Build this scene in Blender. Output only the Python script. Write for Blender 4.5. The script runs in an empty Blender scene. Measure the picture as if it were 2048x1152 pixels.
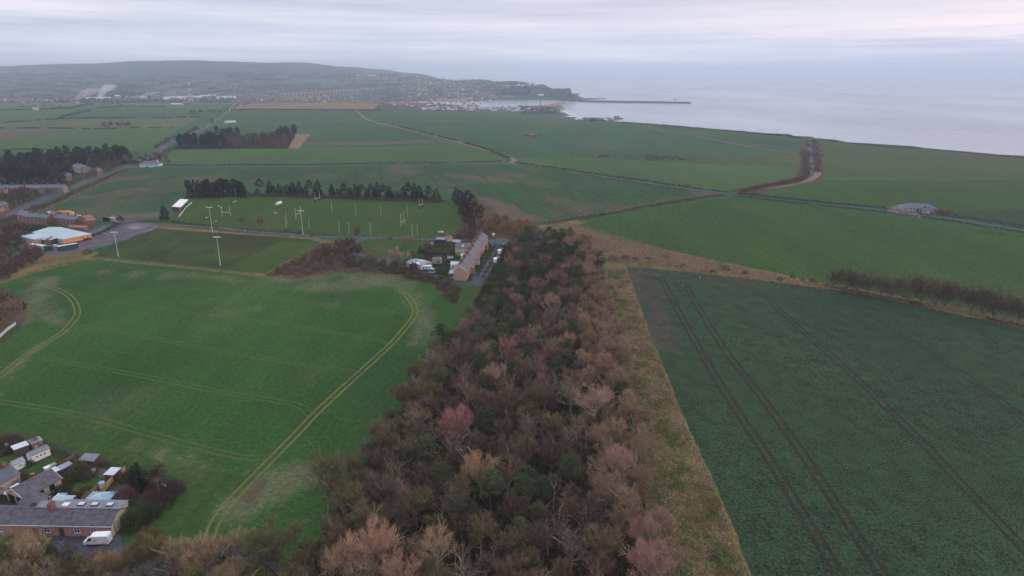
import bpy, bmesh, math, random
import numpy as np
from mathutils import Vector, Matrix, Euler
from mathutils.geometry import delaunay_2d_cdt
R = math.radians
rnd = random.Random(7)
scene = bpy.context.scene
COL = scene.collection
# ------------------------------------------------------------------ camera
CZ = 100.0
PITCH = R(17.68); CP, SP = math.cos(PITCH), math.sin(PITCH); FOC = 1365.0
cam_d = bpy.data.cameras.new('camera'); cam = bpy.data.objects.new('camera', cam_d); COL.objects.link(cam)
cam.location = (0, 0, CZ); cam.rotation_euler = (R(90) - PITCH, 0, 0)
cam_d.sensor_width = 36; cam_d.lens = 36 * FOC / 2048; cam_d.clip_start = 1; cam_d.clip_end = 90000
scene.camera = cam
scene.view_settings.view_transform = 'Standard'; scene.view_settings.look = 'None'
scene.view_settings.exposure = EXPOSURE = 0.0; scene.view_settings.gamma = 1
cy = scene.cycles
cy.max_bounces = 6; cy.diffuse_bounces = 2; cy.glossy_bounces = 2; cy.transmission_bounces = 3
cy.transparent_max_bounces = 8; cy.volume_bounces = 4; cy.caustics_reflective = False; cy.caustics_refractive = False
cy.sample_clamp_indirect = 3; cy.use_adaptive_sampling = False
# ------------------------------------------------------------------ node helpers
def nd(nt, t, **k):
    n = nt.nodes.new(t)
    for a, v in k.items():
        if a == 'i':
            for kk, vv in v.items(): n.inputs[kk].default_value = vv
        else: setattr(n, a, v)
    return n
def lk(nt, a, b): nt.links.new(a, b)
def vmath(nt, op, a, b=None):
    n = nd(nt, 'ShaderNodeVectorMath', operation=op)
    for i, s in enumerate((a, b)):
        if s is None: continue
        if isinstance(s, (tuple, list)): n.inputs[i].default_value = s
        else: lk(nt, s, n.inputs[i])
    return n.outputs[0]
def smath(nt, op, a, b=None, clamp=False):
    n = nd(nt, 'ShaderNodeMath', operation=op, use_clamp=clamp)
    for i, s in enumerate((a, b)):
        if s is None: continue
        if isinstance(s, (int, float)): n.inputs[i].default_value = s
        else: lk(nt, s, n.inputs[i])
    return n.outputs[0]
def noise(nt, vec, scale, detail=3, rough=.5, out=0):
    n = nd(nt, 'ShaderNodeTexNoise', i={'Scale': scale, 'Detail': detail, 'Roughness': rough})
    lk(nt, vec, n.inputs['Vector']); return n.outputs[out]
def ramp(nt, f, stops):
    n = nd(nt, 'ShaderNodeValToRGB'); e = n.color_ramp.elements
    while len(e) < len(stops): e.new(.5)
    for el, (p, c) in zip(e, stops):
        el.position = p; el.color = (*c, 1) if isinstance(c, tuple) else (c, c, c, 1)
    lk(nt, f, n.inputs[0]); return n.outputs[0]
def mixc(nt, f, a, b, mode='MIX'):
    n = nd(nt, 'ShaderNodeMix', data_type='RGBA', blend_type=mode)
    for idx, s in ((0, f), (6, a), (7, b)):
        if isinstance(s, (int, float)): n.inputs[idx].default_value = s
        elif isinstance(s, tuple): n.inputs[idx].default_value = (*s, 1)
        else: lk(nt, s, n.inputs[idx])
    return n.outputs[2]
# ------------------------------------------------------------------ world: overcast dusk sky with streaky cloud
SUN_EL, SUN_AZ = 14, 78          # degrees; azimuth measured clockwise from the view direction (+y)
world = bpy.data.worlds.new('World'); scene.world = world; world.use_nodes = True
nt = world.node_tree; nt.nodes.clear()
sky = nd(nt, 'ShaderNodeTexSky', sky_type='NISHITA', sun_disc=False, sun_elevation=R(SUN_EL), sun_rotation=R(SUN_AZ), air_density=1.0, dust_density=2.0)
tc = nd(nt, 'ShaderNodeTexCoord'); gen = tc.outputs['Generated']
sx = nd(nt, 'ShaderNodeSeparateXYZ'); lk(nt, gen, sx.inputs[0])
el = sx.outputs[2]
cz = smath(nt, 'MAXIMUM', el, 0.0)
# streak coordinates: squash the height so clouds lie as long flat bands near the horizon
hz = smath(nt, 'POWER', smath(nt, 'ADD', cz, 0.001), 0.75)
comb = nd(nt, 'ShaderNodeCombineXYZ'); lk(nt, smath(nt, 'MULTIPLY', sx.outputs[0], 2.2), comb.inputs[0]); lk(nt, smath(nt, 'MULTIPLY', sx.outputs[1], 2.2), comb.inputs[1]); lk(nt, smath(nt, 'MULTIPLY', hz, 34), comb.inputs[2])
n1 = noise(nt, vmath(nt, 'ADD', comb.outputs[0], (3.1, 0, 1.7)), 1.0, 5, .52)
n2 = noise(nt, vmath(nt, 'ADD', comb.outputs[0], (9, 4, 0)), 2.6, 5, .6)
cf = smath(nt, 'ADD', smath(nt, 'MULTIPLY', n1, .72), smath(nt, 'MULTIPLY', n2, .28))
base = ramp(nt, el, [(0.0, (.61, .65, .80)), (0.02, (.63, .66, .79)), (0.05, (.60, .63, .74)), (.09, (.53, .545, .64)), (.4, (.68, .69, .78)), (1.0, (1.05, 1.04, 1.14))])
cloud = ramp(nt, cf, [(.35, (.72, .73, .82)), (.46, (.92, .92, .97)), (.55, (1.05, 1.03, 1.02)), (.66, (1.28, 1.19, 1.16))])
col = mixc(nt, 1.0, base, cloud, 'MULTIPLY')
# the break in the cloud towards the sun, low in the sky to the right
az = nd(nt, 'ShaderNodeVectorMath', operation='DOT_PRODUCT'); lk(nt, gen, az.inputs[0]); az.inputs[1].default_value = (math.sin(R(50)), math.cos(R(50)), 0.0)
sa = smath(nt, 'POWER', smath(nt, 'MAXIMUM', az.outputs['Value'], 0.0), 6.0)
band = ramp(nt, smath(nt, 'ADD', el, smath(nt, 'MULTIPLY', smath(nt, 'SUBTRACT', n2, .5), .05)), [(.035, 0.0), (.052, 1.0), (.066, .6), (.10, .12), (.3, .1)])
glow = smath(nt, 'MULTIPLY', sa, band)
col = mixc(nt, glow, col, (.98, .82, .82))
bl = smath(nt, 'MULTIPLY', smath(nt, 'POWER', smath(nt, 'MAXIMUM', az.outputs['Value'], 0.0), 2.0), .22)
col = mixc(nt, bl, col, mixc(nt, 1.0, col, (1.12, .98, 1.0), 'MULTIPLY'))
tot = mixc(nt, 0.9, sky.outputs[0], mixc(nt, 1.0, col, (14.0, 14.0, 14.0), 'MULTIPLY'))
bg = nd(nt, 'ShaderNodeBackground', i={'Strength': 0.1}); lk(nt, tot, bg.inputs[0])
lk(nt, bg.outputs[0], nd(nt, 'ShaderNodeOutputWorld').inputs[0])
sun_d = bpy.data.lights.new('sun', 'SUN'); sun_d.energy = 0.9; sun_d.angle = R(18); sun_d.color = (1.0, .80, .68)
sun = bpy.data.objects.new('sun', sun_d); COL.objects.link(sun); sun.location = (300, 0, 300)
sv = Vector((math.sin(R(SUN_AZ)) * math.cos(R(SUN_EL)), math.cos(R(SUN_AZ)) * math.cos(R(SUN_EL)), math.sin(R(SUN_EL))))
sun.rotation_euler = sv.to_track_quat('Z', 'Y').to_euler()
# ------------------------------------------------------------------ picture geometry of the survey view
SEA = -55.0
def ray(px, py):
    u = (px - 1024) / FOC; v = (576 - py) / FOC
    return np.array((u, CP + v * SP, -SP + v * CP))
def at_z(px, py, z):
    d = ray(px, py); t = (z - CZ) / d[2]; return (d[0] * t, d[1] * t)
def zat(px, py, y):
    d = ray(px, py); return CZ + y / d[1] * d[2]
def az_of(px, py=200): d = ray(px, py); return d[0] / d[1]
# ------------------------------------------------------------------ terrain heights
YK = np.array([0, 600, 900, 1200, 1600, 2000, 2400, 2800, 3200, 3600, 4000, 4500, 5000, 5500, 6500, 7500, 9000, 12000, 30000.])
def hill(px, py, y): return zat(px, py, y)
PROF = [
 (-500, [0, 0, -2, -4, -8, -10, -16, -24, -28, -30, -28, -10, 10, 35, 95, 150, 130, 60, 40]),
 (0,    [0, 0, -2, -4, -8, -10, -14, -24, -28, -30, -28, -12, 12, 40, 96, hill(0, 132, 7500), 120, 60, 40]),
 (150,  [0, 0, -2, -4, -8, -10, -14, -24, -28, -30, -28, -14, 10, 40, 105, hill(150, 128, 7500), 120, 60, 40]),
 (300,  [0, 0, -2, -4, -7, -10, -14, -24, -30, -32, -28, -12, 14, 48, 120, hill(300, 121, 7500), 140, 60, 40]),
 (470,  [0, 0, -2, -4, -7, -10, -14, -24, -34, -38, -36, -20, 6, 42, 120, hill(470, 121, 7500), 140, 60, 40]),
 (600,  [0, 0, -3, -6, -10, -14, -17, -20, -40, -50, -50, -48, -38, -5, 80, hill(600, 126, 7500), hill(600,128,9000), 60, 30]),
 (700,  [0, 0, -3, -6, -11, -16, -18, -20, -42, -52, -52, -48, -30, -5, 60, hill(700, 137, 7500), hill(700, 133, 9000), 60, 0]),
 (760,  [0, 0, -3, -7, -12, -18, -19, -21, -44, -52, -52, -44, -24, 2, 55, 72, hill(760, 138, 9000), 30, 0]),
 (830,  [0, 0, -4, -8, -14, -22, -36, -48, -51, -52, -48, -34, -10, 14, hill(830, 150, 6500), 60, hill(830,147,9000), 0, 0]),
 (900,  [0, 0, -5, -10, -16, -24, -42, -50, -52, -50, -40, -24, -4, 18, hill(900, 158, 6500), 10, 0, 0, 0]),
 (960,  [0, 0, -6, -12, -18, -26, -44, -51, -53, -46, -34, -14, 6, hill(960, 160, 5500), 10, 0, 0, 0, 0]),
 (1024, [0, -1, -7, -14, -20, -27, -44, -51, -52, -40, -22, 2, hill(1024, 163, 5000), 10, 0, 0, 0, 0, 0]),
 (1090, [0, -1, -8, -16, -22, -30, -46, -51, -50, -34, -10, hill(1085, 168, 4500), 10, 0, 0, 0, 0, 0, 0]),
 (1145, [0, -1, -9, -18, -24, -34, -48, -51, -48, hill(1143, 174, 3600), 10, 0, 0, 0, 0, 0, 0, 0, 0]),
 (1250, [0, -2, -10, -19, -25, -28, -30, -40, -30, 0, 0, 0, 0, 0, 0, 0, 0, 0, 0]),
 (1500, [0, -3, -12, -20, -26, -30, -30, -30, 0, 0, 0, 0, 0, 0, 0, 0, 0, 0, 0]),
 (2048, [0, -5, -18, -26, -30, -30, -30, -30, 0, 0, 0, 0, 0, 0, 0, 0, 0, 0, 0]),
 (2800, [0, -8, -22, -28, -30, -30, -30, -30, 0, 0, 0, 0, 0, 0, 0, 0, 0, 0, 0]),
]
PA = np.array([az_of(p[0]) for p in PROF]); PZ = np.array([p[1] for p in PROF], float)
def profile(x, y):
    y = np.maximum(y, 1.0); a = np.clip(x / np.maximum(y, 150), PA[0], PA[-1])
    i = np.clip(np.searchsorted(PA, a) - 1, 0, len(PA) - 2); t = (a - PA[i]) / (PA[i + 1] - PA[i]); t = t * t * (3 - 2 * t)
    j = np.clip(np.searchsorted(YK, y) - 1, 0, len(YK) - 2); s = np.clip((y - YK[j]) / (YK[j + 1] - YK[j]), 0, 1)
    # smooth (Catmull-Rom) in distance so the fields roll instead of creasing
    def cr(row):
        p0 = PZ[row, np.maximum(j - 1, 0)]; p1 = PZ[row, j]; p2 = PZ[row, j + 1]; p3 = PZ[row, np.minimum(j + 2, len(YK) - 1)]
        m1 = np.where(j > 0, (p2 - p0) * .5, 0) * .6; m2 = (p3 - p1) * .5 * .6
        return (2*s**3 - 3*s**2 + 1) * p1 + (s**3 - 2*s**2 + s) * m1 + (-2*s**3 + 3*s**2) * p2 + (s**3 - s**2) * m2
    return cr(i) * (1 - t) + cr(i + 1) * t
def sd_poly(x, y, poly):
    """signed distance, positive inside"""
    x = np.atleast_1d(x).astype(float); y = np.atleast_1d(y).astype(float)
    d = np.full(x.shape, 1e12); ins = np.zeros(x.shape, bool); n = len(poly)
    for k in range(n):
        ax, ay = poly[k]; bx, by = poly[(k + 1) % n]
        ex, ey = bx - ax, by - ay; L = ex * ex + ey * ey + 1e-9
        t = np.clip(((x - ax) * ex + (y - ay) * ey) / L, 0, 1)
        d = np.minimum(d, (x - ax - t * ex) ** 2 + (y - ay - t * ey) ** 2)
        c = (ay > y) != (by > y)
        with np.errstate(divide='ignore', invalid='ignore'):
            ins ^= c & (x < (bx - ax) * (y - ay) / (by - ay) + ax)
    return np.where(ins, 1, -1) * np.sqrt(d)
def AY(px, y): return (az_of(px, 160) * y, y)
SOUTH = [(-9000, -3000), (9000, -3000), (6000, 200), at_z(2700, 395, -26), at_z(2350, 340, -26), at_z(2150, 318, -26), at_z(2048, 311, -26), at_z(1950, 304, -27), at_z(1890, 300, -27), at_z(1850, 293, -27), at_z(1760, 288, -27),
         at_z(1700, 284, -27), at_z(1640, 274, -27), at_z(1560, 266, -27), at_z(1500, 262, -27), at_z(1400, 254, -27), at_z(1300, 246, -28), at_z(1240, 241, -28), at_z(1200, 239, -30), at_z(1165, 236, -40), at_z(1152, 232, SEA),
         at_z(1135, 222, SEA), at_z(1125, 214, SEA), at_z(1131, 208, SEA), at_z(1142, 206, SEA), at_z(1110, 207, SEA), at_z(1080, 210, SEA), at_z(1040, 213.5, SEA), at_z(1000, 214.5, SEA), at_z(960, 212, SEA), at_z(930, 209, SEA), at_z(880, 206, SEA), at_z(800, 204.5, SEA), (-9000, 3700)]
NORTH = [(-9000, 3200), at_z(800, 204, SEA), at_z(880, 202, SEA), at_z(950, 201, SEA), at_z(1000, 199.8, SEA), at_z(1060, 199.5, SEA), at_z(1120, 200.5, SEA), at_z(1145, 202, SEA), at_z(1158, 203, SEA), at_z(1166, 197, SEA),
         at_z(1163, 189, SEA), AY(1150, 4150), AY(1120, 4350), AY(1093, 4700), AY(1080, 4900), AY(1024, 5300), AY(965, 5900), AY(905, 6900), AY(838, 9400), AY(775, 13000), AY(700, 15000), AY(600, 16000), (-20000, 17000), (-20000, 3200)]
def H(x, y):
    x = np.atleast_1d(np.asarray(x, float)); y = np.atleast_1d(np.asarray(y, float))
    z = profile(x, y)
    k = np.clip((y - 500) / 900, 0, 1)
    z = z + k * (1.3 * np.sin(x / 210 + 1.1 + np.sin(y / 340)) * np.cos(y / 260 + .5) + .8 * np.sin(x / 90 + y / 130))
    kf = np.clip((y - 4200) / 2500, 0, 1)
    z = z + kf * (7 * np.sin(x / 520 + 1.3) * np.sin(y / 610 + x / 1500) + 5 * np.sin(x / 230 + y / 330) + 2.0 * np.sin(x / 95 + y / 60))
    s1 = sd_poly(x, y, SOUTH); s2 = sd_poly(x, y, NORTH)
    low = np.maximum(s1, s2)
    w = np.where(y < 2300, 26.0, 90.0)
    cliff = np.clip(low / w + .12, 0, 1); cliff = cliff * cliff * (3 - 2 * cliff)
    # flat shelves: spit, beach and rocks stay a couple of metres over the water
    z = np.where(low > -40, -60 + (z + 60) * cliff, -60)
    beach = (y > 2100) & (y < 3350) & (x > -80) & (low > 0)
    z = np.where(beach & (low < 260), np.maximum(np.minimum(z, SEA + 1.0 + low * .05), SEA + .5), z)
    z = np.where((low <= 0) & (low > -30), np.minimum(z, SEA - .5 + low * .15), z)
    return z
def H1(x, y): return float(H(x, y)[0])
_wc = {}
def G(px, py):
    """point of the ground seen at (px, py) of the photograph"""
    k = (px, py)
    if k in _wc: return _wc[k]
    d = ray(px, py)
    if d[2] > -0.004: d[2] = -0.004
    t0 = (0 - CZ) / d[2] * .8 if py > 300 else 600.0
    ts = np.geomspace(max(t0 * .9, 40), 25000, 420); h = H(d[0] * ts, d[1] * ts) - (CZ + d[2] * ts)
    i = int(np.argmax(h > 0)); i = max(i, 1)
    a, b = ts[i - 1], ts[i]
    tt = np.linspace(a, b, 40); h = H(d[0] * tt, d[1] * tt) - (CZ + d[2] * tt); j = max(int(np.argmax(h > 0)), 1)
    f = h[j - 1] / (h[j - 1] - h[j] + 1e-12); t = tt[j - 1] + f * (tt[j] - tt[j - 1])
    _wc[k] = (float(d[0] * t), float(d[1] * t)); return _wc[k]
def G3(px, py): x, y = G(px, py); return Vector((x, y, H1(x, y)))
def GP(pts): return [G(*p) for p in pts]
def top_at(px, py, h):
    """ground point under something h metres above the ground seen at (px, py)"""
    d = ray(px, py); t = (h - CZ) / d[2]
    for _ in range(6): t = (H1(d[0] * t, d[1] * t) + h - CZ) / d[2]
    return (float(d[0] * t), float(d[1] * t))
def densify(pts, step):
    out = [pts[0]]
    for a, b in zip(pts, pts[1:]):
        n = max(1, int(math.dist(a, b) / step))
        out += [(a[0] + (b[0] - a[0]) * k / n, a[1] + (b[1] - a[1]) * k / n) for k in range(1, n + 1)]
    return out
def smooth_line(pts, n=6):
    P = [pts[0]] + list(pts) + [pts[-1]]; out = []
    for i in range(1, len(P) - 2):
        for k in range(n):
            t = k / n; q = []
            for c in (0, 1):
                p0, p1, p2, p3 = (P[i + m][c] for m in (-1, 0, 1, 2))
                q.append(.5 * (2 * p1 + (p2 - p0) * t + (2 * p0 - 5 * p1 + 4 * p2 - p3) * t * t + (3 * p1 - p0 - 3 * p2 + p3) * t ** 3))
            out.append(tuple(q))
    return out + [tuple(pts[-1])]
def offset_line(pts, d):
    out = []
    for i, p in enumerate(pts):
        a = pts[max(i - 1, 0)]; b = pts[min(i + 1, len(pts) - 1)]
        tx, ty = b[0] - a[0], b[1] - a[1]; L = math.hypot(tx, ty) or 1
        out.append((p[0] - ty / L * d, p[1] + tx / L * d))
    return out
def ribbon(pts, w, off=0): return offset_line(pts, off + w / 2) + offset_line(pts, off - w / 2)[::-1]
# ------------------------------------------------------------------ ground materials
def principled(name, rough=.9, spec=.2):
    m = bpy.data.materials.new(name); m.use_nodes = True; nt = m.node_tree
    b = nt.nodes['Principled BSDF']; b.inputs['Roughness'].default_value = rough
    b.inputs['Specular IOR Level'].default_value = spec
    return m, nt, b
KF = {}
def field_mat(name, c1, c2, soil=(.13, .085, .065), soil_amt=0.0, big=70, fine=1.2, ang=0, rows=0, rowp=3.0, fineamt=.5, stretch=2.5, bump=.0, thr=.62):
    m, nt, b = principled(name, .95, .05)
    kk = KF.get(name, .68); c1, c2 = (tuple(v * kk * g_ for v, g_ in zip(c, (.98, .98, .80))) for c in (c1, c2)); soil = tuple(v * max(kk, .85) for v in soil)
    g = nd(nt, 'ShaderNodeNewGeometry'); pos = g.outputs['Position']
    mp = nd(nt, 'ShaderNodeMapping', i={'Rotation': (0, 0, R(ang)), 'Scale': (1, 1 / stretch, 1)}); lk(nt, pos, mp.inputs[0]); v = mp.outputs[0]
    nb = noise(nt, v, 1 / big, 4, .55)
    c = mixc(nt, ramp(nt, nb, [(.36, 0.0), (.64, 1.0)]), c1, c2)
    if soil_amt:
        ns = noise(nt, vmath(nt, 'ADD', v, (311, 97, 0)), 1 / (big * .8), 6, .6)
        f = smath(nt, 'MULTIPLY', ramp(nt, ns, [(thr - .1, 0.0), (thr + .1, 1.0)]), soil_amt)
        c = mixc(nt, f, c, soil)
    at = nd(nt, 'ShaderNodeAttribute', attribute_name='worn'); ff = smath(nt, 'ADD', at.outputs['Fac'], smath(nt, 'MULTIPLY', smath(nt, 'SUBTRACT', noise(nt, v, 1 / 9, 4, .65), .5), 1.1))
    c = mixc(nt, ramp(nt, ff, [(.32, 0.0), (.75, .85)]), c, soil)
    if rows:
        w = nd(nt, 'ShaderNodeTexWave', wave_type='BANDS', bands_direction='X', i={'Scale': 1 / rowp / 3.14 * 1.0, 'Distortion': 1.2, 'Detail': 2, 'Detail Scale': .3})
        mp2 = nd(nt, 'ShaderNodeMapping', i={'Rotation': (0, 0, R(ang))}); lk(nt, pos, mp2.inputs[0]); lk(nt, mp2.outputs[0], w.inputs['Vector'])
        c = mixc(nt, rows, c, mixc(nt, 1.0, c, ramp(nt, w.outputs[1], [(0, .72), (1, 1.28)]), 'MULTIPLY'))
    nf = noise(nt, pos, 1 / fine, 4, .75); nm = noise(nt, v, 1 / (fine * 9), 3, .6)
    fm = smath(nt, 'ADD', smath(nt, 'MULTIPLY', nf, .8), smath(nt, 'MULTIPLY', nm, .2))
    lo, hi = 1 - fineamt, 1 + fineamt
    c = mixc(nt, 1.0, c, ramp(nt, fm, [(.38, (lo, lo, lo * 1.02)), (.62, (hi, hi * .99, hi * .93))]), 'MULTIPLY')
    lk(nt, c, b.inputs['Base Color'])
    if bump:
        bp = nd(nt, 'ShaderNodeBump', i={'Strength': .6, 'Distance': bump}); lk(nt, nf, bp.inputs['Height']); lk(nt, bp.outputs[0], b.inputs['Normal'])
    return m
M = {}
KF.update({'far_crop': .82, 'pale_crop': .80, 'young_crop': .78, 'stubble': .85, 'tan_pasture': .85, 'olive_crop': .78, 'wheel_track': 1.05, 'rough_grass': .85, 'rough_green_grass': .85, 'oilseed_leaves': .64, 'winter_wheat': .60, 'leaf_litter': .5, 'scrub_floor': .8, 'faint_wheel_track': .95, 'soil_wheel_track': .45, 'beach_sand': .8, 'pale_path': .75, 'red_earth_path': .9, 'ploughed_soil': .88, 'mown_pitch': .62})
M['far'] = None
M['crop_bright'] = field_mat('winter_wheat', (.044, .112, .038), (.062, .150, .046), (.125, .135, .075), .55, 60, 1.4, 12, .07, 4, .34, 2.2, thr=.66)
M['crop_grass'] = field_mat('green_crop', (.047, .098, .034), (.056, .116, .036), (.12, .10, .06), .35, 60, 2.0, 8, .15, 5, .28, 4, thr=.68)
M['rape'] = field_mat('oilseed_leaves', (.044, .080, .054), (.050, .090, .057), (.075, .06, .055), .35, 60, .55, 0, 0, 3, .72, 1.3, bump=.25, thr=.70)
M['crop_teal'] = field_mat('young_crop', (.034, .075, .042), (.045, .100, .046), (.14, .095, .075), .85, 75, 3.0, 28, .25, 8, .28, 2.2, thr=.6)
M['crop_far'] = field_mat('far_crop', (.036, .085, .050), (.047, .108, .053), (.125, .10, .08), .5, 150, 5.0, 5, .15, 12, .22, 4, thr=.64)
M['crop_light'] = field_mat('pale_crop', (.055, .110, .045), (.068, .128, .05), (.14, .12, .08), .4, 120, 5.0, 5, .15, 10, .2, 5, thr=.66)
M['crop_olive'] = field_mat('olive_crop', (.062, .085, .045), (.070, .105, .040), (.12, .09, .07), .6, 120, 5.0, 85, .12, 9, .25, 4, thr=.6)
M['crop_brown'] = field_mat('stubble', (.098, .096, .068), (.082, .098, .062), (.13, .10, .08), .6, 110, 4.0, 85, .15, 9, .25, 4, thr=.55)
M['pasture_tan'] = field_mat('tan_pasture', (.11, .115, .07), (.075, .10, .055), (.15, .12, .09), .5, 120, 5, 5, 0, 3, .25, 5)
M['plough'] = field_mat('ploughed_soil', (.20, .12, .108), (.235, .145, .125), (.15, .10, .08), .4, 90, 4, 3, .2, 6, .18, 6)
M['soil'] = field_mat('bare_soil', (.145, .095, .09), (.12, .085, .075), (.09, .08, .06), .5, 20, 1.5, 30, .25, 3, .25, 3)
M['rough'] = field_mat('rough_grass', (.20, .145, .085), (.12, .115, .055), (.13, .08, .055), .6, 14, 1.0, 70, 0, 3, .5, 1.5, bump=.4, thr=.55)
M['rough_green'] = field_mat('rough_green_grass', (.10, .115, .05), (.20, .165, .095), (.20, .12, .08), .7, 9, .9, 80, 0, 3, .55, 1.6, bump=.4, thr=.55)
M['scrub'] = field_mat('scrub_floor', (.10, .062, .05), (.065, .055, .035), (.14, .09, .07), .6, 12, 1.0, 0, 0, 3, .5, 1.3, bump=.4)
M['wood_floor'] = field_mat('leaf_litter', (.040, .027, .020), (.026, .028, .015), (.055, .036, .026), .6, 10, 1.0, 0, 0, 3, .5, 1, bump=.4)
M['mown'] = field_mat('mown_pitch', (.052, .115, .035), (.070, .120, .035), (.11, .11, .04), .5, 28, 1.2, 5, .12, 6, .25, 2, thr=.62)
M['mown_dull'] = field_mat('worn_pitch', (.055, .062, .034), (.050, .085, .028), (.055, .10, .025), .6, 30, 1.0, 10, .1, 4, .3, 2, thr=.58)
M['garden'] = field_mat('garden_ground', (.040, .072, .022), (.045, .05, .03), (.07, .05, .04), .7, 6, .8, 0, 0, 3, .5, 1, thr=.56)
M['track'] = field_mat('wheel_track', (.135, .150, .045), (.12, .11, .055), (.09, .13, .035), .6, 12, .7, 0, 0, 3, .3, 1)
M['track_faint'] = field_mat('faint_wheel_track', (.052, .098, .032), (.085, .105, .036), (.05, .10, .03), .5, 10, .7, 0, 0, 3, .3, 1)
M['track_soil'] = field_mat('soil_wheel_track', (.085, .070, .062), (.070, .065, .055), (.03, .04, .035), .6, 5, .6, 0, 0, 3, .45, 1, bump=.2)
M['path'] = field_mat('pale_path', (.24, .20, .16), (.19, .16, .13), (.12, .11, .08), .5, 15, 1, 0, 0, 3, .3, 1)
M['dirt_path'] = field_mat('red_earth_path', (.26, .165, .14), (.22, .145, .125), (.15, .12, .10), .4, 30, 2, 0, 0, 3, .2, 1)
M['dirt'] = M['dirt_path']
M['sand'] = field_mat('beach_sand', (.30, .20, .16), (.25, .18, .15), (.18, .14, .12), .5, 60, 5, 0, 0, 3, .15, 2)
def road_mat(name, c, wet=0.3):
    m, nt, b = principled(name, .85, .25)
    pos = nd(nt, 'ShaderNodeNewGeometry').outputs['Position']
    a = noise(nt, pos, .12, 5, .65); f = noise(nt, pos, 2.5, 3, .7)
    cc = mixc(nt, 1.0, c, ramp(nt, smath(nt, 'ADD', smath(nt, 'MULTIPLY', a, .7), smath(nt, 'MULTIPLY', f, .3)), [(.35, .7), (.65, 1.35)]), 'MULTIPLY')
    lk(nt, cc, b.inputs['Base Color'])
    lk(nt, ramp(nt, a, [(.45, .8), (.62, .8 - wet)]), b.inputs['Roughness'])
    return m
M['tarmac'] = road_mat('tarmac', (.050, .056, .072), .12); M['tarmac_wet'] = road_mat('wet_tarmac', (.070, .060, .078), .25); M['drive'] = road_mat('gravel_drive', (.085, .07, .07), .1)
M['puddle'] = road_mat('standing_water', (.12, .11, .14), .4)
# far ground: patchwork of hedged fields on the hills
m, nt, b = principled('hill_ground', 1, .05)
pos = nd(nt, 'ShaderNodeNewGeometry').outputs['Position']
mp = nd(nt, 'ShaderNodeMapping', i={'Rotation': (0, 0, R(12)), 'Scale': (1 / 330, 1 / 420, 0)}); lk(nt, pos, mp.inputs[0])
vor = nd(nt, 'ShaderNodeTexVoronoi', feature='F1', i={'Scale': 1.0, 'Randomness': .75}); lk(nt, mp.outputs[0], vor.inputs['Vector'])
edge = nd(nt, 'ShaderNodeTexVoronoi', feature='DISTANCE_TO_EDGE', i={'Scale': 1.0, 'Randomness': .75}); lk(nt, mp.outputs[0], edge.inputs['Vector'])
sr = nd(nt, 'ShaderNodeSeparateXYZ'); lk(nt, vor.outputs['Color'], sr.inputs[0])
c = ramp(nt, sr.outputs[0], [(.0, (.020, .058, .038)), (.35, (.030, .066, .042)), (.52, (.075, .055, .052)), (.68, (.11, .075, .065)), (.82, (.018, .020, .025))])
for e_ in nt.nodes:
    if e_.type == 'VALTORGB': e_.color_ramp.interpolation = 'CONSTANT'
hn = noise(nt, pos, .006, 5, .6)
c = mixc(nt, ramp(nt, edge.outputs[0], [(.015, .85), (.04, 0.0)]), c, (.035, .028, .025))
c = mixc(nt, ramp(nt, hn, [(.52, 0.0), (.60, .85)]), c, (.022, .022, .024))
c = mixc(nt, 1.0, c, ramp(nt, noise(nt, pos, .02, 4, .7), [(.3, .75), (.7, 1.3)]), 'MULTIPLY')
lk(nt, c, b.inputs['Base Color']); M['far'] = m
M['cliff'] = field_mat('cliff_rock', (.10, .08, .07), (.07, .075, .05), (.13, .08, .06), .5, 60, 6, 0, 0, 3, .4, 1)
# ------------------------------------------------------------------ ground regions, painted back to front
REG = []
JR = random.Random(5)
def ragged(P, amp):
    out = []
    for a, b in zip(P, P[1:] + P[:1]):
        n = max(1, min(60, int(math.dist(a, b) / 3.0))) if math.dist(a, b) < 700 else 1
        for k in range(n): t = k / n; j = amp if k else 0; out.append((a[0] + (b[0] - a[0]) * t + JR.uniform(-j, j), a[1] + (b[1] - a[1]) * t + JR.uniform(-j, j)))
    return out
def reg(name, mat, pts, world=False): REG.append((name, mat, pts if world else ragged(GP(pts), .55) if mat in ('rough', 'rough_green', 'scrub', 'wood_floor') else GP(pts)))
def road(name, mat, pts, w, world=False, n=6): p = pts if world else GP(pts); REG.append((name, mat, ribbon(smooth_line(p, n), w)))
BIG = [(-9000, -4000), (9000, -4000), (9000, 20000), (-20000, 20000)]
reg('open_ground', 'far', BIG, True)
reg('farmland', 'crop_far', [(-700, 215), (0, 203), (460, 207), (760, 205), (830, 222), (1020, 224), (1160, 235), (1240, 244), (1500, 264), (1620, 275), (1720, 288), (1850, 296), (2048, 314), (2900, 420), (2900, 1700), (-900, 1700)])
# --- left fields
reg('field', 'pasture_tan', [(-500, 216), (0, 209), (180, 205), (130, 215), (0, 219), (-500, 226)])
reg('field', 'crop_light', [(-500, 227), (0, 220), (130, 216), (170, 212), (120, 235), (0, 246), (-500, 258)])
reg('field', 'crop_far', [(175, 212), (470, 207), (455, 218), (400, 236), (330, 233), (115, 238)])
reg('field', 'crop_light', [(200, 208), (470, 205), (440, 218), (380, 215), (200, 214)])
reg('field', 'pasture_tan', [(-500, 259), (0, 247), (115, 239), (400, 236), (365, 254), (250, 257), (0, 256), (-500, 272)])
reg('field', 'crop_light', [(-500, 272), (0, 257), (250, 258), (365, 255), (320, 285), (305, 300), (-500, 302)])
reg('field', 'crop_brown', [(-500, 272), (0, 257), (150, 258), (120, 268), (40, 277), (0, 283), (-500, 292)])
reg('field', 'crop_far', [(-500, 302), (305, 300), (250, 335), (100, 420), (-900, 470)])
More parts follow.
